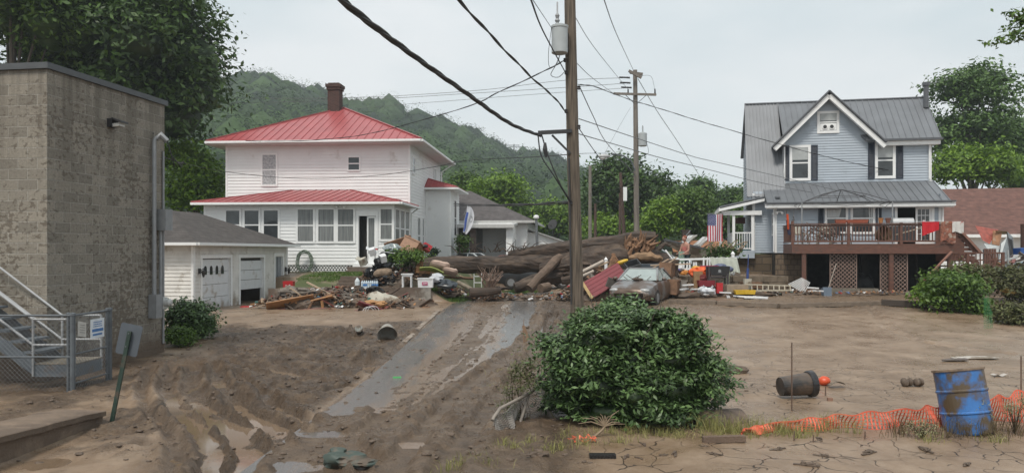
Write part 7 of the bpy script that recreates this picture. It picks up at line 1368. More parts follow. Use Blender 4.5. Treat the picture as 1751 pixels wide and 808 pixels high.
m = MB(rot3(-20, 12, 5)); m.cloth(lambda u, v: (-.5+u*1.0, v*.55, .12*math.sin(u*3.14)), 10, 4, .03); solo('green_canoe_seat', m, mat('lime plastic', (.27, .33, .08), .5, var=.15), 'lime green curved plastic board in the wall end heap', 'board', loc=tuple(P(738, 462, 31.2)))
for i, (px, py, r_, lb_) in enumerate([(752,454,(.42,.3,.13),'large beige cushion behind the lime green board'), (769,464,(.34,.25,.10),'smaller beige cushion right of the lime green board')]): m = MB(rot3(-30, 12, 10)); m.pillow(*r_); solo('beige_cushion', m, mat('beige cushion', (.42, .31, .25), .85, var=.1), lb_, 'cushion', loc=tuple(P(px, py, 31.5)), smooth=True)
bag('striped_bag', 'white and grey puffy bag beside the storage tote', 748, 476, 31.0, (.38, .25, .17), mat('striped cloth', (.42, .44, .47), .6, var=.35, sc=3, stretch=(1, 1, 8)), 40, .35, knot=False)
bag('dark_bag', 'dark blue grey bag behind the storage tote', 760, 484, 30.9, (.32, .22, .13), mat('slate bag', (.04, .05, .06), .4), 41, .5, knot=False)
board('muddy flat door lying behind the beige cushions', 775, 474, 32.0, 1.7, .6, .05, (-8, 3, -5), plk[1], 'door_slab', 'panel'); board('broken stick poking right from the beige cushions', 781, 468, 31.6, .6, .05, .04, (0, 25, 10), plk[0])
# grassy bank shrub
weeds('bank_grass', 'dark green grass hanging over the bank beside the wall', 'mid', [tuple(Vector((q[0], q[1], B(*q)))) for q in [(-3.1+rnd.uniform(-.5, .7)+.06*k, 30.8+.12*k) for k in range(60)]], 12, (.08, .22), .009, 120, .3)
weeds('yard_grass', 'short grass of the white house yard', 'mid', [tuple(Vector((q[0], q[1], B(*q)))) for q in [(rnd.uniform(-9.3, -5.8), rnd.uniform(33.2, 36.2)) for k in range(90)]], 13, (.04, .12), .01, 60, .4)
# white shelf, log pieces at the street corner
sf = thing('wire_shelf', 'small white metal shelf unit standing in the roots at the street corner', 'shelf', tuple(G(817, 497))); 
for z in (.1, .4, .72, .95): m = MB(); m.bx(-.2, .2, -.14, .14, z, z+.035); part(sf, 'shelf_board', m, whp2)
m = MB(); [m.bx(a-.015, a+.015, b_-.015, b_+.015, -.05, .98) for a in (-.19, .19) for b_ in (-.13, .13)]; part(sf, 'frame', m, whp2)
m = MB(); a, b_ = P(783, 482, 31.6), P(812, 497, 31.0); m.tube([a, b_], [.09, .08], 10); solo('cut_log', m, mat('grey birch', (.19, .16, .12), .8, var=.3), 'grey log leaning on the grassy bank at the street corner', 'log')
m = MB(); m.tube([P(803, 500, 30.6), P(830, 499, 30.7), P(855, 495, 30.9)], [.2, .19, .15], 12, True, .06); solo('cut_log', m, logm, 'dark sawn trunk section lying at the edge of the wet road', 'log')
m = MB(); [m.tube([P(835, 500, 30.9), P(838+rnd.uniform(-14, 16), 480, 30.9+rnd.uniform(-.3, .3)), P(838+rnd.uniform(-24, 28), rnd.uniform(452, 474), 31+rnd.uniform(-.4, .4))], [.07, .03, .008], 5) for k in range(34)]; solo('root_ball', m, mat('pale roots', (.15, .10, .075), .85, var=.3), 'tangled upright root mass behind the sawn trunk section', 'roots')
m = MB(); m.tube([P(924, 493, 31.5), P(938, 490, 31.8)], [.2, .2], 12, True, .04); solo('cut_log', m, mat('lighter wet wood', (.12, .082, .058), .75), 'short brown log piece lying on the road under the fallen trunk', 'log')
rubble('bark chips and twigs scattered on the road under the fallen tree', [(850,488,32,1.2,.8,.25), (960,492,31.5,1.6,.8,.22), (1010,490,31,1.2,.8,.3), (1130,470,32,1.6,.8,.5)], 14, 240, (.03, .12))
SC1 = [(868,498), (908,490), (912,487), (952,489), (966,493), (972,490), (955,497), (985,500), (941,486), (890,498)]
for k, (px, py) in enumerate(SC1): m = MB(rot3(0, 4, k*40)); m.bx(-.16, .16, -.05, .05, 0, .05); p = G(px, py); solo('white_scrap', m, whp2 if k % 3 else plk[0], nth([q[0] for q in SC1], k)+' of the pale scraps on the mud before the fallen tree', 'scrap', 'pale scraps before the fallen tree', (p.x, p.y, p.z+.03))

# --- heap C: red panel and car
rp = thing('red_metal_sheet', 'bright red ribbed metal panel tilted against the rubble left of the muddy car', 'metal panel', tuple(P(1042, 474, 29.8))); Mr = Matrix.Translation((0,0,0)) @ rot3(0, -30, 0) @ rot3(58, 0, 0)
m = MB(Mr); m.bx(-.95, .60, -.42, .38, -.02, .02)
for k in range(5): m.bx(-.95, .60, -.40+.17*k, -.385+.17*k, .02, .032); m.bx(-.95, .60, -.40+.17*k, -.385+.17*k, -.032, -.02)
part(rp, 'panel', m, mat('red metal panel', (.17, .012, .022), .6, var=.15, sc=2)); m = MB(Mr); m.bx(-1.06, -.95, -.42, .38, -.04, .04); part(rp, 'board_edge', m, mat('tan wood edge', (.36, .25, .11), .7)); 
m = MB(rot3(5, 20, 0)); m.bx(-.33, .33, -.14, .14, -.18, .18); solo('dark_cushion', m, mat('dark muddy cushion', (.075, .065, .055), .8, var=.2), 'dark brown cushion between the red panel and the muddy car', 'cushion', loc=tuple(P(1052, 486, 29.3)))
for a, b_, r, lb_ in [((984,470,30.6), (1032,446,30.8), .07, 'upper pale pipe slanting up left of the red panel'), ((984,477,30.4), (1015,463,30.5), .06, 'lower pale pipe slanting up left of the red panel')]: m = MB(); m.tube([P(*a), P(*b_)], r, 10); solo('pale_pipe', m, mat('pale log skin', (.38, .33, .28), .7, var=.15), lb_, 'pipe')
m = MB(); [m.tube([P(1044+rnd.uniform(-5, 8), 458, 31.4), P(1050+rnd.uniform(-6, 6), 445, 31.4), P(1049+rnd.uniform(-3, 3), 433, 31.4)], [.1, .08, .04], 6) for k in range(6)]; solo('driftwood_stump', m, torn, 'upright splintered tan stump behind the red panel', 'stump')
m = MB(rot3(0, -20, 0)); m.blob((0,0,0), (.28, .15, .1), 2, .1, 3); solo('yellow_float', m, mat('yellow plastic', (.52, .33, .02), .4), 'yellow plastic toy beside the splintered stump', 'toy', loc=tuple(P(1063, 448, 31.2)), smooth=True)
m = openbox(.6, .45, .4, .02, .15); m.v = [tuple(rot3(30, -15, 10) @ Vector(p)) for p in m.v]; solo('grey_crate', m, mat('dark grey plastic', (.07, .075, .08), .4), 'dark grey plastic crate tipped behind the red panel', 'crate', loc=tuple(P(1082, 463, 31.2)))
m = MB(rot3(10, 0, 0)); m.bx(-.6, .6, -.04, .04, -.2, .2); solo('plastic_sheet', m, mat('blue grey panel', (.08, .10, .12), .4), 'blue grey panel with a pale top behind the muddy car', 'panel', loc=tuple(P(1103, 459, 31.8)))
m = MB(); m.bx(-.6, .6, -.06, .06, 0, .08); solo('white_rail', m, whp2, 'white rail lying above the blue grey panel', 'rail', loc=tuple(P(1100, 454, 31.9)))
for i, (px, py, L_, w, r_, mt, lb_) in enumerate([(1020,455,1.0,.14,(10,-20,0),0,'pale pinkish board left of the splintered stump'), (1026,462,.9,.16,(30,25,0),1,'brown board wedged above the red panel'), (1010,477,.6,.12,(0,80,0),3,'upright grey board left of the red panel'), (1068,484,.9,.28,(-40,-12,10),0,'splintered cream boards over the muddy car corner'), (1100,472,1.2,.1,(0,12,10),5,'reddish stick behind the roof of the muddy car'), (1116,458,1.4,.06,(0,-30,0),0,'thin pale stick right of the blue grey panel'), (1135,455,1.3,.06,(0,-35,0),0,'long pale stick leaning on the brown cabinet'), (1146,452,1.6,.08,(0,-2,0),0,'pale rail lying along the top of the brown cabinets')]): board(lb_, px, py, 30.8, L_, w, .05, r_, plk[mt])
for px, py, d, s_, lb_, mt in [(1140,470,30.8,(.34,.25,.5),'tall brown broken cabinet behind the muddy car', plk[1]), (1150,466,31.1,(.18,.2,.55),'narrow dark cabinet beside the tall brown cabinet', plk[2]), (1120,478,30.6,(.4,.25,.3),'low brown crate right behind the car roof', plk[1]), (1147,490,30.0,(.35,.3,.3),'brown box at the right side of the muddy car', plk[1]), (1160,490,30.4,(.3,.3,.28),'second brown box below the stone terrace', plk[3])]:
    m = MB(rot3(4, 4, px)); a, b_, c = s_; m.bx(-a/2*1.6, a/2*1.6, -b_, b_, -c, c); m.bx(-a/2*1.6-.02, a/2*1.6+.02, -b_-.03, -b_, c-.06, c); m.bx(-a/2*1.4, a/2*1.4, -b_-.02, -b_, -c*.8, c*.2); solo('broken_cabinet', m, mt, lb_, 'cabinet', loc=tuple(P(px, py, d)))
for k in range(50):
    px = rnd.uniform(985, 1150); py = rnd.uniform(458, 494); rboard('the rubble by the muddy car', px, py, 31.2+(476-py)*.03, rnd.uniform(.3, 1.2), rnd.uniform(.05, .2), (rnd.uniform(-50, 50), rnd.uniform(-40, 40), rnd.uniform(-60, 60)), rnd.choice(plk), 'boards in the rubble around the muddy car', 985, 1151, 458, 494)
rubble('broken bits heaped around the red metal panel', [(1035,488,30.6,1.6,.8,.75), (1110,482,31.2,1.6,.7,.95), (1150,492,30.9,1.0,.6,.5), (990,490,31.0,.8,.7,.55)], 22, 260)

# --- yard D: salvaged goods in front of the blue house
px_d = lambda px, py, d: tuple(P(px, py, d))
per = bag('orange_bundle', 'bright orange cloth bundle on the pale wooden post below the fence', 1198, 466, 30.6, (.4, .25, .26), mat('orange cloth', (.62, .10, .02), .6, var=.2), 61, .3, 'cloth', knot=False)
bag('yellow_bundle', 'yellow orange cap shaped bundle above the orange cloth', 1190, 459, 30.8, (.22, .18, .14), mat('yellow orange cloth', (.55, .28, .03), .6), 62, .15, 'cloth', knot=False); bag('dark_red_bundle', 'dark red cloth hanging below the orange bundle', 1200, 476, 30.5, (.25, .2, .2), mat('dark red cloth', (.16, .025, .025), .7), 63, .3, 'cloth', knot=False)
m = MB(); m.bx(-.17, .17, -.12, .12, -.1, .62); solo('wood_post', m, mat('tan post', (.26, .16, .08), .8, var=.2), 'tan wooden post carrying the orange bundle', 'post', loc=px_d(1193, 490, 30.4))
ct2 = thing('utility_cart', 'dark cart frame holding a black tub with a white mark', 'cart', px_d(1224, 492, 30.2)); m = MB(); [m.bx(a-.03, a+.03, b_-.03, b_+.03, -.1, .85) for a in (-.32, .42) for b_ in (-.2, .2)]; m.bx(-.34, .44, -.22, .22, .42, .47); part(ct2, 'frame', m, mat('dark cart', (.05, .04, .045), .5)); m = openbox(.8, .5, .36, .02, .1); m.v = [(x+.1, y, z+.5) for x, y, z in m.v]; tb_ = part(ct2, 'tub', m, mat('black tub', (.02, .02, .022), .4)); m = MB(); m.tube([(.08, -.262, .68), (.08, -.27, .68)], .06, 10); m.beam((.0, -.262, .62), (.16, -.262, .62), .02, .012); part(tb_, 'mark', m, dull)
for px, py, d, s_, lb_, mt in [(1212,458,30.9,(.36,.2,.1),'magenta plastic basket above the black tub',mat('magenta plastic', (.30, .03, .09), .4)), (1207,484,30.1,(.32,.2,.12),'dark red cooler box below the orange bundle',mat('dark red cooler', (.20, .02, .03), .5)), (1223,482,30.3,(.3,.1,.16),'pale panel standing under the black tub',cushm), (1241,474,30.5,(.13,.12,.28),'pale green bin right of the black tub',mat('pale green bin', (.36, .38, .26), .5)), (1230,492,29.6,(.12,.1,.2),'bright red fuel can standing before the cart',redp), (1258,493,29.8,(.42,.25,.16),'big beige stone block right of the red fuel can',mat('beige block', (.25, .20, .15), .85, var=.2)), (1273,499,29.4,(.4,.15,.08),'yellow plastic sled under the ladder end',mat('yellow plastic', (.52, .33, .02), .4)), (1278,485,30,(.14,.1,.2),'cream bucket by the blue broom',cushm), (1284,487,30.3,(.4,.2,.12),'brown muddy basket against the stone foundation',plk[1])]:
    m = openbox(s_[0]*2, s_[1]*2, s_[2]*2, .02, .1) if s_[2] < .3 and 'block' not in lb_ and 'panel' not in lb_ else MB()
    if not m.v: m.bx(-s_[0], s_[0], -s_[1], s_[1], 0, s_[2]*2)
    m.v = [(x, y, z-s_[2]) for x, y, z in m.v]; solo(lb_.split()[2 if lb_.split()[0] in ('big', 'dark', 'pale', 'bright', 'brown') else 1] + '_item' if 0 else {'magenta': 'plastic_basket', 'dark': 'cooler_box', 'pale': 'pale_bin', 'bright': 'fuel_can', 'big': 'stone_block', 'yellow': 'plastic_sled', 'cream': 'bucket', 'brown': 'basket'}[lb_.split()[0]], m, mt, lb_, lb_.split()[2] if lb_.split()[0] in ('magenta', 'yellow', 'cream') and 0 else 'container', loc=px_d(px, py, d))
for i, (px, lb_) in enumerate([(1202, 'left crumpled white plastic bag on the mud before the cart'), (1217, 'right crumpled white plastic bag beside the red fuel can')]): bag('white_bag', lb_, px, 497, 29.4, (.19, .16, .15), whbag, i+70, .35, 'plastic bag', 'white bags before the cart')
m = MB(); m.cloth(lambda u, v: (u*1.15+.08*v, -.25*v+.05*math.sin(u*26)*v, .70-.62*v+.03*math.sin(u*18)), 40, 8, .012); solo('crumpled_tarp', m, mat('grey green tarp', (.34, .36, .31), .6, var=.12), 'crumpled grey green tarp draped at the right end of the picket fence', 'tarp', loc=(P(1213, 470, 32.4).x, 32.3, 1.55), smooth=True)
bag('blue_bundle', 'blue grey cloth bundle at the foot of the tarp', 1236, 458, 31.2, (.35, .2, .16), mat('blue grey cloth', (.12, .14, .22), .7, var=.3), 81, .35, 'cloth', knot=False)
m = MB(); m.tube([(0,0,0), (.02, 0, .55)], .05, 8); m.tube([(.02, 0, .5), (.04, 0, 1.1)], .015, 6); solo('blue_broom', m, mat('blue plastic', (.03, .06, .20), .4), 'blue handled tool standing by the stone foundation', 'tool', loc=px_d(1278, 482, 30.2))
ld = thing('ladder', 'pale aluminium ladder lying flat along the ground before the basement', 'ladder', px_d(1318, 498, 29.8)); p0 = Vector((-1.0, 0, .0)); 
m = MB(); m.beam((-1.05, .0, .02), (.85, .1, .05), .03, .06); m.beam((-1.0, .02, .28), (.85, .14, .22), .03, .05); part(ld, 'side_rail', m, mat('pale ladder', (.42, .38, .30), .5))
for k in range(9): x = -.95+.215*k; m = MB(); m.beam((x, .02, .03), (x+.01, .06, .27-.006*k), .035, .025); part(ld, 'rung', m, mat('pale ladder', (.42, .38, .30), .5))
m = MB(); m.M = rot3(0, 30, 0)
for k in range(9): m.beam((-.4+.09*k, 0, 0), (-.05+.045*k, 0, .5), .022, .01, (0, 1, 0)); m.beam((-.4+.045*k, .01, .055*k), (.4-.04*k, .01, .055*k), .022, .01, (0, 1, 0))
solo('lattice_scrap', m, trim, 'broken piece of white lattice leaning on the left deck post', 'lattice', loc=px_d(1363, 494, 30.6))
m = openbox(.34, .26, .36, .02, .12); solo('blue_bin', m, mat('slate blue bin', (.10, .13, .17), .5), 'slate blue bin standing open before the concrete slabs', 'bin', loc=px_d(1414, 507, 30.0), rot=(R(-15), 0, 0)); m = MB(); m.tube([(0,0,0), (.5, .3, 1.15)], .014, 6); solo('broom_stick', m, mat('pale stick', (.30, .27, .23), .7), 'pale stick leaning from the blue bin to the lattice', 'stick', loc=px_d(1414, 500, 30.1))
SC2 = [(1240,500), (1262,506), (1290,507), (1305,508), (1190,494), (1176,487), (1170,494), (1245,507), (1276,509), (1390,492), (1398,497), (1210,503)]
for k, (px, py) in enumerate(SC2): m = MB(rot3(0, 3, k*37)); m.bx(-.22, .22, -.06, .06, -.02, .03); solo('white_scrap', m, whp2, nth([q[0] for q in SC2], k)+' of the white scraps on the ground before the stone foundation', 'scrap', 'white scraps before the foundation', px_d(px, py, 29.3))
board('white door panel lying flat on the ground below the ladder', 1288, 508, 28.9, 1.0, .4, .04, (5, 2, 8), whp2, 'door_slab', 'panel')
rubble('small rubbish strewn along the ground before the blue house', [(1210,498,30.4,1.2,.6,.26), (1275,499,30.3,1.3,.6,.26), (1380,500,30.9,.9,.4,.14), (1170,492,30.9,.9,.6,.34), (1500,503,30.6,1.6,.3,.07)], 33, 230, (.03, .13))
m = MB(); [m.tube([P(1240+rnd.uniform(-25, 25), 436, 34), P(1245+rnd.uniform(-35, 35), 425-rnd.uniform(0, 20), 34+rnd.uniform(-.3, .3))], [.05, .02], 5) for k in range(14)]; solo('broken_trellis', m, mat('pale root', (.24, .18, .12), .8), 'pale broken sticks above the tarp at the porch corner', 'sticks')
tree('dark green brush piled behind the crumpled tarp', 1238, 422, 446, 34.2, 50, 'dark', 60, name='brush_pile', cat='brush', nl=6, ncl=70, per=26, size=.14, rc=.2, tr=.03, core=.5)
m = MB(); a, b_ = P(1138, 427, 33.4), P(1156, 450, 33.2); m.beam(a, b_, .07, .05); solo('white_pole', m, trim, 'white pole leaning beside the boat bow', 'pole')
# flag on a line
fl = thing('striped_flag', 'red and white striped flag with a starred blue corner hanging by the porch', 'flag', px_d(1210, 366, 33.2)); fw, fh = .66, 1.18
fn = lambda u, v: (u*fw, .045*math.sin(u*7+v*2), -v*fh+.01*math.sin(u*9))
rdm, wtm, blm = mat('flag red', (.36, .02, .04), .7, var=.05), mat('flag white', (.55, .56, .60), .7, var=.05), mat('flag blue', (.03, .035, .14), .7, var=.05)
for mm_, par_, nm_ in ((rdm, 0, 'red_stripes'), (wtm, 1, 'white_stripes')):
    m = MB()
    for k in range(13):
        if k % 2 == par_: a0 = k/13; v0_ = 7/16.5 if k < 7 else 0; m.cloth(lambda u, v: fn(a0+u/13, v0_+v*(1-v0_)), 2, 6, .004)
    part(fl, nm_, m, mm_)
m = MB(); m.cloth(lambda u, v: fn(u*7/13, v*7/16.5), 10, 5, .004); cn = part(fl, 'canton', m, blm); m = MB()
for i in range(9):
    for j in range(6 if i % 2 == 0 else 5):
        u_ = (j+.5+(0 if i % 2 == 0 else .5))/6*7/13*.97+.003; v_ = (i+.7)/9.4*7/16.5; x, y, z = fn(u_, v_); pts = [(x+(.02 if q % 2 == 0 else .008)*math.sin(q*math.pi/5), y-.008, z+(.02 if q % 2 == 0 else .008)*math.cos(q*math.pi/5)) for q in range(10)]; m.slab(pts, (0, .003, 0))
part(cn, 'stars', m, wtm); m = MB(); m.tube([(-.02, 0, .02), (fw+.35, 0, .05)], .012, 6); part(fl, 'line', m, dull)
wf = thing('white_blue_flag', 'white flag with a blue edge stripe drooping from an angled staff', 'flag', px_d(802, 350, 42.5)); fn2 = lambda u, v: (-.10-.24*v+u*(.10+.40*math.sin(math.pi*min(v*.8+.12, 1)))+.02*math.sin(v*9), -.12+.05*math.sin(u*9+v*3), -.02-v*1.5-.14*u)
m = MB(); m.cloth(lambda u, v: fn2(u, v*1.0), 10, 14, .004); wfc = part(wf, 'cloth', m, wtm); m = MB(); m.cloth(lambda u, v: (lambda p: (p[0]-.0, p[1]-.02, p[2]))(fn2(.03+u*.26, .25+v*.72)), 3, 8, .012); part(wfc, 'blue_stripe', m, mat('stripe blue', (.04, .08, .30), .6)); m = MB(); n = 18
cc_ = fn2(.66, .45); m.tube([(cc_[0]+.1*math.cos(i*2*math.pi/n), cc_[1]-.03, cc_[2]+.15*math.sin(i*2*math.pi/n)) for i in range(n+1)], .014, 5); part(wfc, 'emblem', m, dull); m = MB(); m.tube([(.14, 0, .02), (-.12, 0, -.2), (-.3, .1, -.55)], .018, 6); m.tube([(-.02, 0, -.02), (.22, 0, .0)], .02, 6); part(wf, 'staff', m, dull)
# small flag on the deck corner
ff = thing('furled_flag', 'limp orange and dark blue flag hanging from the deck corner', 'flag', px_d(1346, 378, 31.9)); m = MB(); m.cloth(lambda u, v: (-.05+.14*u+.08*v, .03*math.sin(u*9), .05-.62*v), 5, 8, .01); part(ff, 'cloth', m, mat('dark blue cloth', (.03, .04, .09), .7)); m = MB(); m.cloth(lambda u, v: (-.04+.09*u+.05*v, -.02+.03*math.sin(u*9), .3-.65*v), 4, 8, .01); part(ff, 'top_cloth', m, mat('orange cloth', (.62, .10, .02), .6)); m = MB(); m.tube([(.1, .05, -.45), (-.05, 0, .45)], .012, 6); part(ff, 'staff', m, plk[2])
# --- on the deck
DZ = 2.83
def dkp(s, v): return (12.86+.978*s+.208*v, 36-.208*s+.978*v, DZ)
def outdoor_chair(label, s, v, rz, m_): 
    t = thing('deck_chair', label, 'chair', dkp(s, v), rz); m = MB(); m.bx(-.25, .25, -.25, .25, .38, .43); part(t, 'seat', m, m_); m = MB(rot3(-12, 0, 0)); [m.bx(-.25+.1*k, -.18+.1*k, .2, .23, .42, .92) for k in range(5)]; part(t, 'backrest', m, m_)
    for a, b_ in ((-1, -1), (1, -1), (-1, 1), (1, 1)): m = MB(); m.beam((a*.22, b_*.2, .4), (a*.26, b_*.25, 0), .05, .04); part(t, 'leg', m, m_)
wch = mat('cream plastic chair', (.45, .42, .35), .5); outdoor_chair('cream slatted chair at the left end of the deck', .15, -3.9, R(10), wch); outdoor_chair('pale chair beside the tangle of branches on the deck', 1.15, -3.6, R(-30), wch); outdoor_chair('dark metal chair below the double window on the deck', 1.9, -3.4, R(20), darkm)
m = MB(); [m.tube([(rnd.uniform(-.7, .7), rnd.uniform(-.3, .3), rnd.uniform(0, .8)), (rnd.uniform(-.8, .8), rnd.uniform(-.3, .3), rnd.uniform(.1, .95))], rnd.uniform(.01, .025), 5) for k in range(46)]; solo('branch_tangle', m, mat('grey twig', (.16, .13, .11), .8, var=.3), 'tangle of broken grey sticks and furniture parts on the deck', 'tangle', loc=dkp(.9, -4.1))
for s, r, lb_, mt in [(3.2, .3, 'brown wicker basket lying on the deck behind the railing', mat('wicker', (.16, .10, .055), .8, var=.4, sc=20)),]: m = MB(rot3(70, 0, 20)); m.lathe(bucket(.22, .32, .4), 20); solo('wicker_basket', m, mt, lb_, 'basket', loc=tuple(Vector(dkp(s, -4.0))+Vector((0, 0, .3))))
gr_ = thing('barbecue_grill', 'silver lidded barbecue grill on the deck before the dark doorway', 'grill', dkp(4.25, -3.4), R(-12)); m = MB(); m.bx(-.45, .45, -.25, .25, .1, .72); part(gr_, 'cabinet', m, mat('dark grill', (.05, .05, .055), .4)); m = MB(); m.tube([(-.42, 0, .86), (.42, 0, .86)], .22, 16); m.bx(-.75, .75, -.22, .22, .72, .76); part(gr_, 'lid', m, mat('stainless lid', (.5, .5, .5), .3, metal=.6)); m = MB(); m.tube([(-.25, -.26, .85), (.25, -.26, .85)], .015, 6); part(gr_, 'handle', m, darkm)
zr_ = 3.67; V0 = -4.53
for s, lb_, mt, r, h in [(3.15, 'orange flower pot standing on the deck rail', mat('orange terracotta', (.36, .15, .05), .7), .1, .2), (3.42, 'dark terracotta pot standing on the deck rail', mat('dark terracotta', (.16, .07, .05), .7), .11, .2), (4.75, 'white cup standing on the deck rail', whp2, .05, .1)]: m = MB(); m.lathe([(0, 0), (r*.7, 0), (r, h), (r*.85, h), (r*.6, .03), (0, .03)], 14); x = dkp(s, V0); solo('flower_pot' if r > .06 else 'cup', m, mt, lb_, 'pot' if r > .06 else 'cup', loc=(x[0], x[1], zr_))
for s, w, lb_ in [(1.62, .22, 'short rusty red planter box on the deck rail'), (2.25, .42, 'long rusty red planter box on the deck rail')]: m = openbox(w*2, .2, .14, .015, .1); x = dkp(s, V0); solo('planter_box', m, mat('rust planter', (.24, .06, .03), .7), lb_, 'planter', loc=(x[0], x[1], zr_), rot=(0, 0, R(-12)))
m = MB(); m.lathe([(.05, 0), (.05, .04), (.02, .08), (.03, .16), (0, .22)], 8); x = dkp(-.22, V0); solo('post_ornament', m, darkm, 'dark finial ornament on the deck corner post', 'ornament', loc=(x[0], x[1], 3.79))
for s, w, h, lb_, mt, z_ in [(4.97, .62, .55, 'bright red towel hanging over the deck rail', mat('red towel', (.48, .01, .02), .8, var=.1), 0), (5.6, .55, .8, 'brown and orange patterned blanket hanging over the deck rail', mat('patterned blanket', (.22, .08, .05), .8, var=.5, sc=9, dirt=(.35, .30, .25), dsc=6, dthr=.56), .02), (5.95, .42, .42, 'white cloth hanging on the rail beside the blanket', mat('white cloth', (.55, .54, .52), .8, dirt=(.35, .1, .08), dsc=4, dthr=.62), .05)]:
    x = dkp(s-w/2, V0-.09); m = MB(); m.cloth(lambda u, v: (u*w, -.03-z_-.03*math.sin(u*12)*v, -h*v*(1-.45*(u if s < 5.2 else .2*math.sin(u*6)))), 14, 8, .015); m.bx(.0, w, -.04, .17, .0, .02); solo('hanging_cloth', m, mt, lb_, 'towel' if s < 5.2 else 'cloth', loc=(x[0], x[1], 3.68), rot=(0, 0, R(-12)))
board('pale pole leaning across the deck railing', 1565, 392, 31.0, 1.6, .04, .04, (0, -16, -12), mat('pale ladder', (.42, .38, .30), .5), 'pale_pole', 'pole')
gz2 = thing('gazebo_frame', 'bare dark metal gazebo frame standing over the deck', 'gazebo', dkp(1.9, -3.2), R(-12)); m = MB(); hw_ = 1.75; zt2 = 1.72; ap2 = (0, 0, 2.32); gzm = mat('gazebo metal', (.06, .06, .065), .5)
for a, b_ in ((-1, -1), (1, -1), (1, 1), (-1, 1)): q = MB(); q.tube([(a*hw_, b_*1.1, 0), (a*hw_, b_*1.1, zt2)], .025, 6); part(gz2, 'post', q, mat('pale gazebo post', (.25, .26, .27), .5)); m.tube([(a*hw_*1.05, b_*1.15, zt2-.05), (a*hw_*.5, b_*.55, 2.08), ap2], .016, 5)
for a, b_ in ((-1, 0), (1, 0), (0, 1), (0, -1)): m.tube([(a*hw_, b_*1.1, zt2), (a*hw_*.5, b_*.55, 2.02), ap2], .014, 5)
for a, b_, c, d_ in ((-1,-1,1,-1), (1,-1,1,1), (1,1,-1,1), (-1,1,-1,-1)): m.tube([(a*hw_, b_*1.1, zt2), (c*hw_, d_*1.1, zt2)], .014, 5); m.tube([(a*hw_*.5, b_*.55, 2.02), (c*hw_*.5, d_*.55, 2.02)], .012, 5); m.tube([(a*hw_, b_*1.1, zt2), ((a+c)/2*hw_, (b_+d_)/2*1.1, zt2-.16), (c*hw_, d_*1.1, zt2)], .010, 5)
part(gz2, 'roof_frame', m, gzm)
# under the deck: dark round bag / grill silhouettes
m = MB(); m.blob((0,0,.45), (.5, .4, .5), 3, .15, 4); solo('covered_object', m, mat('black cover', (.015, .015, .016), .6), 'dark rounded covered object in the shade under the deck', 'cover', loc=(dkp(2.9, -2.6)[0], dkp(2.9, -2.6)[1], .65), smooth=True)
# --- scrap heap E at the right edge
def scrap(label, px, py, d, poly, t, m_, name='sheet_metal', cat='metal sheet'): m = MB(); o = P(px, py, d); m.slab([P(a, b_, d+c)-o for a, b_, c in poly], t); return solo(name, m, m_, label, cat, loc=tuple(o))
rust = mat('rusty metal', (.24, .12, .06), .7, var=.4, sc=4, dirt=(.35, .3, .24), dsc=3, dthr=.6); gmet = mat('grey sheet', (.20, .22, .23), .45, metal=.3, var=.2, dirt=(.12, .1, .08), dsc=3, dthr=.6); pmet = mat('pale sheet', (.36, .38, .38), .45, var=.15, dirt=(.2, .18, .15), dsc=3, dthr=.6)
scrap('red brown metal roofing sheet tilted behind the deck stairs', 1685, 400, 33.6, [(1668,386,0), (1707,393,0), (1692,417,-.8), (1681,411,-.8)], (0, .04, .02), mat('red brown sheet', (.26, .06, .04), .55, var=.3))
wsh = thing('crushed_trailer', 'crushed grey metal appliance box with a dark open side at the right edge', 'appliance', tuple(P(1712, 425, 33))); o = wsh.location
for nm_, poly, mt in [('side_panel', [(1699,394,.2), (1714,395,.2), (1709,420,-.2), (1697,417,-.2)], rust), ('top_panel', [(1703,394,0), (1722,395,.1), (1726,400,.4), (1707,401,.3)], mat('cream rusty sheet', (.48, .38, .22), .6, var=.3, sc=5)), ('front_panel', [(1712,416,-.3), (1722,405,-.3), (1728,440,-.5), (1722,446,-.6), (1708,449,-.6)], gmet), ('end_panel', [(1722,405,-.2), (1731,410,0), (1733,432,0), (1727,438,-.4)], darkm), ('rear_panel', [(1722,395,.2), (1732,405,.3), (1735,435,.3), (1728,438,0), (1726,410,0)], gmet)]: m = MB(); m.slab([P(a, b_, 33+c)-o for a, b_, c in poly], (0, .05, 0)); part(wsh, nm_, m, mt)
scrap('dented pale grey panel below the crushed metal box', 1695, 430, 32.6, [(1682,416,0), (1709,421,-.3), (1707,445,-.4), (1703,448,-.5), (1688,425,-.3)], (0, .05, 0), pmet, 'metal_sheet', 'panel'); scrap('grey triangular sheet resting above the brown bush', 1712, 455, 31.5, [(1700,459,0), (1711,450,.2), (1722,453,.2), (1730,465,-.3), (1705,464,-.3)], (0, .03, .03), gmet)
scrap('yellow tan board stuck upright beside the grey sheet', 1702, 450, 31.6, [(1697,442,0), (1704,440,0), (1706,450,0), (1701,454,0)], (0, .05, 0), plk[4], 'tan_board', 'board'); scrap('blue plastic tub at the far right of the scrap heap', 1749, 428, 32.2, [(1745,424,0), (1760,423,0), (1760,434,0), (1746,435,0)], (0, .5, 0), mat('bright blue plastic', (.02, .08, .28), .4), 'blue_tub', 'tub')
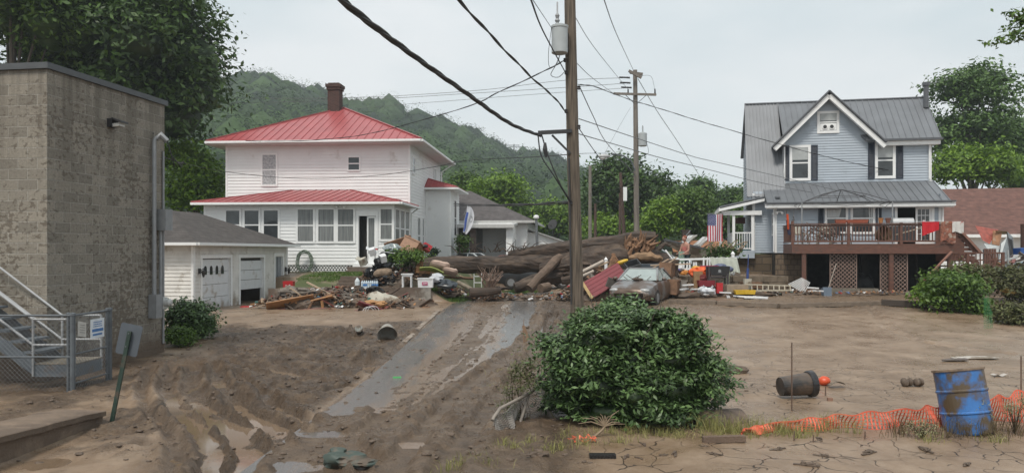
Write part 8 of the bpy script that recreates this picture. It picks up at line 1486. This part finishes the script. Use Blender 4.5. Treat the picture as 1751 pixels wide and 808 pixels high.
m = MB(); o = P(1722, 445, 31.6); [m.beam(P(*a)-o, P(*b_)-o, w, w*.7) for a, b_, w in [((1710,448,31.6), (1755,434,31.8), .1), ((1723,427,31.5), (1724,453,31.5), .06), ((1722,452,31.5), (1757,444,31.6), .05)]]; solo('metal_bars', m, pmet, 'pale metal frame bars crossing over the scrap heap', 'frame', loc=tuple(o)); scrap('light blue panel on the right of the scrap heap', 1735, 455, 31.9, [(1726,456,0), (1745,447,.2), (1762,452,.2), (1762,462,-.2), (1735,463,-.2)], (0, .03, .03), mat('light blue panel', (.28, .38, .44), .5, var=.2), 'plastic_sheet', 'panel')
for k in range(34): rboard('the scrap heap at the right edge', rnd.uniform(1690, 1765), rnd.uniform(440, 480), 31.8+rnd.uniform(-.6, .8), rnd.uniform(.3, 1.1), rnd.uniform(.05, .2), (rnd.uniform(-50, 50), rnd.uniform(-40, 40), rnd.uniform(-60, 60)), rnd.choice(plk), 'boards in the right scrap heap', 1690, 1766, 440, 480)
rubble('broken bits under the scrap heap at the right edge', [(1720,480,31.8,1.6,.8,1.0)], 44, 300); m = MB(); m.blob((0,0,0), (.35,.2,.14), 2, .3, 5); solo('yellow_cushion', m, mat('mustard', (.38, .24, .06), .8), 'mustard yellow cushion caught in the brown bush at the right', 'cushion', loc=tuple(P(1728, 497, 27)), smooth=True)
bag('red_flowers', 'red plastic bit showing in the brush at the right edge', 1745, 470, 29.5, (.1, .1, .1), redp, 90, .3, 'plastic bit', knot=False)
# green garden mesh
m = MB(); 
for k in range(5): m.tube([(-.12+.06*k, 0, 0), (-.12+.03*k, 0, .9)], .004, 4, False)
for k in range(13): m.tube([(-.12, 0, .07*k), (.12, 0, .035*k)], .004, 4, False)
p = G(1690, 560); solo('green_mesh', m, mat('green wire mesh', (.03, .22, .08), .5), 'green plastic mesh tube standing in front of the brown bush', 'garden mesh', loc=tuple(p)); 
# person
def person(loc, rz):
    t = thing('person', 'person in dark trousers and pink top standing behind the picket fence', 'person', loc, rz)
    vs = [(0,0,.95), (0,.01,1.15), (0,.0,1.38), (0,-.02,1.50), (0,-.04,1.56), (.09,0,.92), (.10,-.02,.50), (.11,.02,.08), (.11,-.13,.03), (-.09,0,.92), (-.12,.10,.50), (-.13,.18,.08), (-.13,.04,.03), (.19,0,1.40), (.24,-.05,1.14), (.16,-.24,1.02), (.13,-.30,1.0), (-.19,0,1.40), (-.24,-.06,1.14), (-.14,-.25,1.05), (-.11,-.31,1.03)]
    ed = [(0,1),(1,2),(2,3),(3,4),(0,5),(5,6),(6,7),(7,8),(0,9),(9,10),(10,11),(11,12),(2,13),(13,14),(14,15),(15,16),(2,17),(17,18),(18,19),(19,20)]
    rd = [(.15,.11),(.14,.10),(.17,.11),(.06,.06),(.055,.055),(.095,.095),(.065,.065),(.04,.04),(.035,.03),(.095,.095),(.065,.065),(.04,.04),(.035,.03),(.06,.06),(.045,.045),(.032,.032),(.028,.02),(.06,.06),(.045,.045),(.032,.032),(.028,.02)]
    def skin(nm, vs, ed, rd, mt, par):
        me = bpy.data.meshes.new(nm); me.from_pydata(vs, ed, []); o = bpy.data.objects.new(nm, me); C.objects.link(o); o.modifiers.new('skin', 'SKIN'); me.skin_vertices[0].data[0].use_root = True
        for i, r in enumerate(rd): me.skin_vertices[0].data[i].radius = r
        s = o.modifiers.new('sub', 'SUBSURF'); s.levels = s.render_levels = 2; me.materials.append(mt); o.parent = par; return o
    sk = mat('skin', (.38, .20, .15), .6); b_ = skin('body', vs, ed, rd, sk, t)
    m = MB(); m.blob((0, -.06, 1.66), (.085, .105, .125), 3, .02); m.blob((0, -.165, 1.65), (.014, .02, .02), 1, 0); m.blob((.088, -.05, 1.65), (.012, .02, .03), 1, 0); m.blob((-.088, -.05, 1.65), (.012, .02, .03), 1, 0); part(b_, 'head', m, sk, smooth=True)
    m = MB(); m.blob((0, -.03, 1.72), (.095, .11, .09), 3, .04); part(t, 'hair', m, mat('reddish hair', (.20, .06, .03), .8), smooth=True)
    m = MB(); [m.blob((s*.032, -.155, 1.67), (.012, .008, .008), 1, 0) for s in (-1, 1)]; part(t, 'eyes', m, darkm)
    for s, hx, hy, hz in ((1, .12, -.33, 1.0), (-1, -.10, -.34, 1.03)):
        m = MB()
        for k in range(4): m.tube([(hx-s*.03+s*.018*k, hy, hz), (hx-s*.03+s*.018*k, hy-.05-.006*(k % 2), hz-.01), (hx-s*.03+s*.018*k, hy-.065, hz-.04)], .008, 5)
        m.tube([(hx-s*.03, hy+.03, hz), (hx-s*.06, hy-.01, hz+.0)], .01, 5); part(t, 'hand', m, sk)
    skin('top', [(0,0,1.02), (0,.01,1.18), (0,0,1.38), (.16,0,1.41), (-.16,0,1.41)], [(0,1),(1,2),(2,3),(2,4)], [(.16,.125),(.155,.12),(.175,.125),(.06,.07),(.06,.07)], mat('pink top', (.40, .13, .11), .8), t)
    skin('trousers', [(0,0,.98), (.09,0,.90), (.10,-.02,.50), (.11,.02,.12), (-.09,0,.90), (-.12,.10,.50), (-.13,.18,.12)], [(0,1),(1,2),(2,3),(0,4),(4,5),(5,6)], [(.165,.125),(.11,.11),(.08,.08),(.065,.065),(.11,.11),(.08,.08),(.065,.065)], mat('dark trousers', (.02, .035, .04), .8), t)
    m = MB(); [m.blob((x, y-.05, .04), (.05, .13, .045), 2, .02) for x, y in ((.11, .0), (-.13, .14))]; part(t, 'shoe', m, darkm, smooth=True); return t
pz = P(1172, 470, 32.95); person((pz.x, 32.95, B(pz.x, 32.95)-.1), R(-60))
m = MB(); m.cloth(lambda u, v: (-.12+u*.26, .02*math.sin(u*8), .9-v*.85), 4, 6, .01); solo('held_cloth', m, mat('pale green cloth', (.22, .30, .24), .8, var=.2), 'pale green cloth hanging from the person\'s hands', 'cloth', loc=(pz.x-.22, 32.75, B(pz.x, 32.75)+.12))
for i, (px, py, c_, lb_) in enumerate([(1160,461,(.08,.07,.2),'purple bundle on the ground by the person'), (1168,465,(.5,.2,.04),'orange toy on the terrace below the person'), (1163,458,(.5,.5,.5),'white bag on the terrace beside the person')]): bag('small_bundle', lb_, px, py, 32.6, (.17, .13, .13), mat('bundle %d' % i if 0 else ['purple cloth', 'orange toy', 'white bag cloth'][i], c_, .6), 95+i, .3, 'bundle', knot=False)
# loose mud clods scattered where the ground is churned
g = np.random.default_rng(77); Vs = []; Fs = []; k0 = 0; v0i, f0i = ico2(); n = 0
cand = np.stack([g.uniform(-8, 6, 16000), 9+24*g.random(16000)**1.6], 1); dz_, mr_, _, _, _ = detail(cand[:,0], cand[:,1]); bz_ = base(cand[:,0], cand[:,1])
for (x, y), z, w_ in zip(cand, dz_+bz_, mr_):
    if g.random() > w_*.42: continue
    s = .008+.032*g.random()**4; v = v0i*(1+.7*(g.random((len(v0i), 1))-.5))*s*np.array([1.3, 1, .6])+np.array([x, y, z+s*.15]); Vs.append(v); Fs.append(f0i+k0); k0 += len(v)
V = np.concatenate(Vs); Q = np.concatenate(Fs); me = npmesh('clods', V, Q, clodm); o = bpy.data.objects.new('mud_clods', me); C.objects.link(o); tagit(o, 'loose crumbs of mud scattered over the churned ground and road', 'mud crumbs', kind='stuff')
# ------------------------------------------------------------------ haze
hb = bpy.data.meshes.new('haze'); mb = MB(); mb.bx(-700, 700, -12, 640, -2, 175); hm = bpy.data.materials.new('haze'); hm.use_nodes = True; t = hm.node_tree; t.nodes.remove(t.nodes['Principled BSDF']); pv = t.nodes.new('ShaderNodeVolumePrincipled'); pv.inputs['Color'].default_value = (.80, .88, .95, 1); pv.inputs['Density'].default_value = .00065; pv.inputs['Anisotropy'].default_value = .1; t.links.new(pv.outputs[0], t.nodes['Material Output'].inputs['Volume'])
o = bpy.data.objects.new('haze', mesh('haze', mb, hm)); C.objects.link(o); o['kind'] = 'stuff'
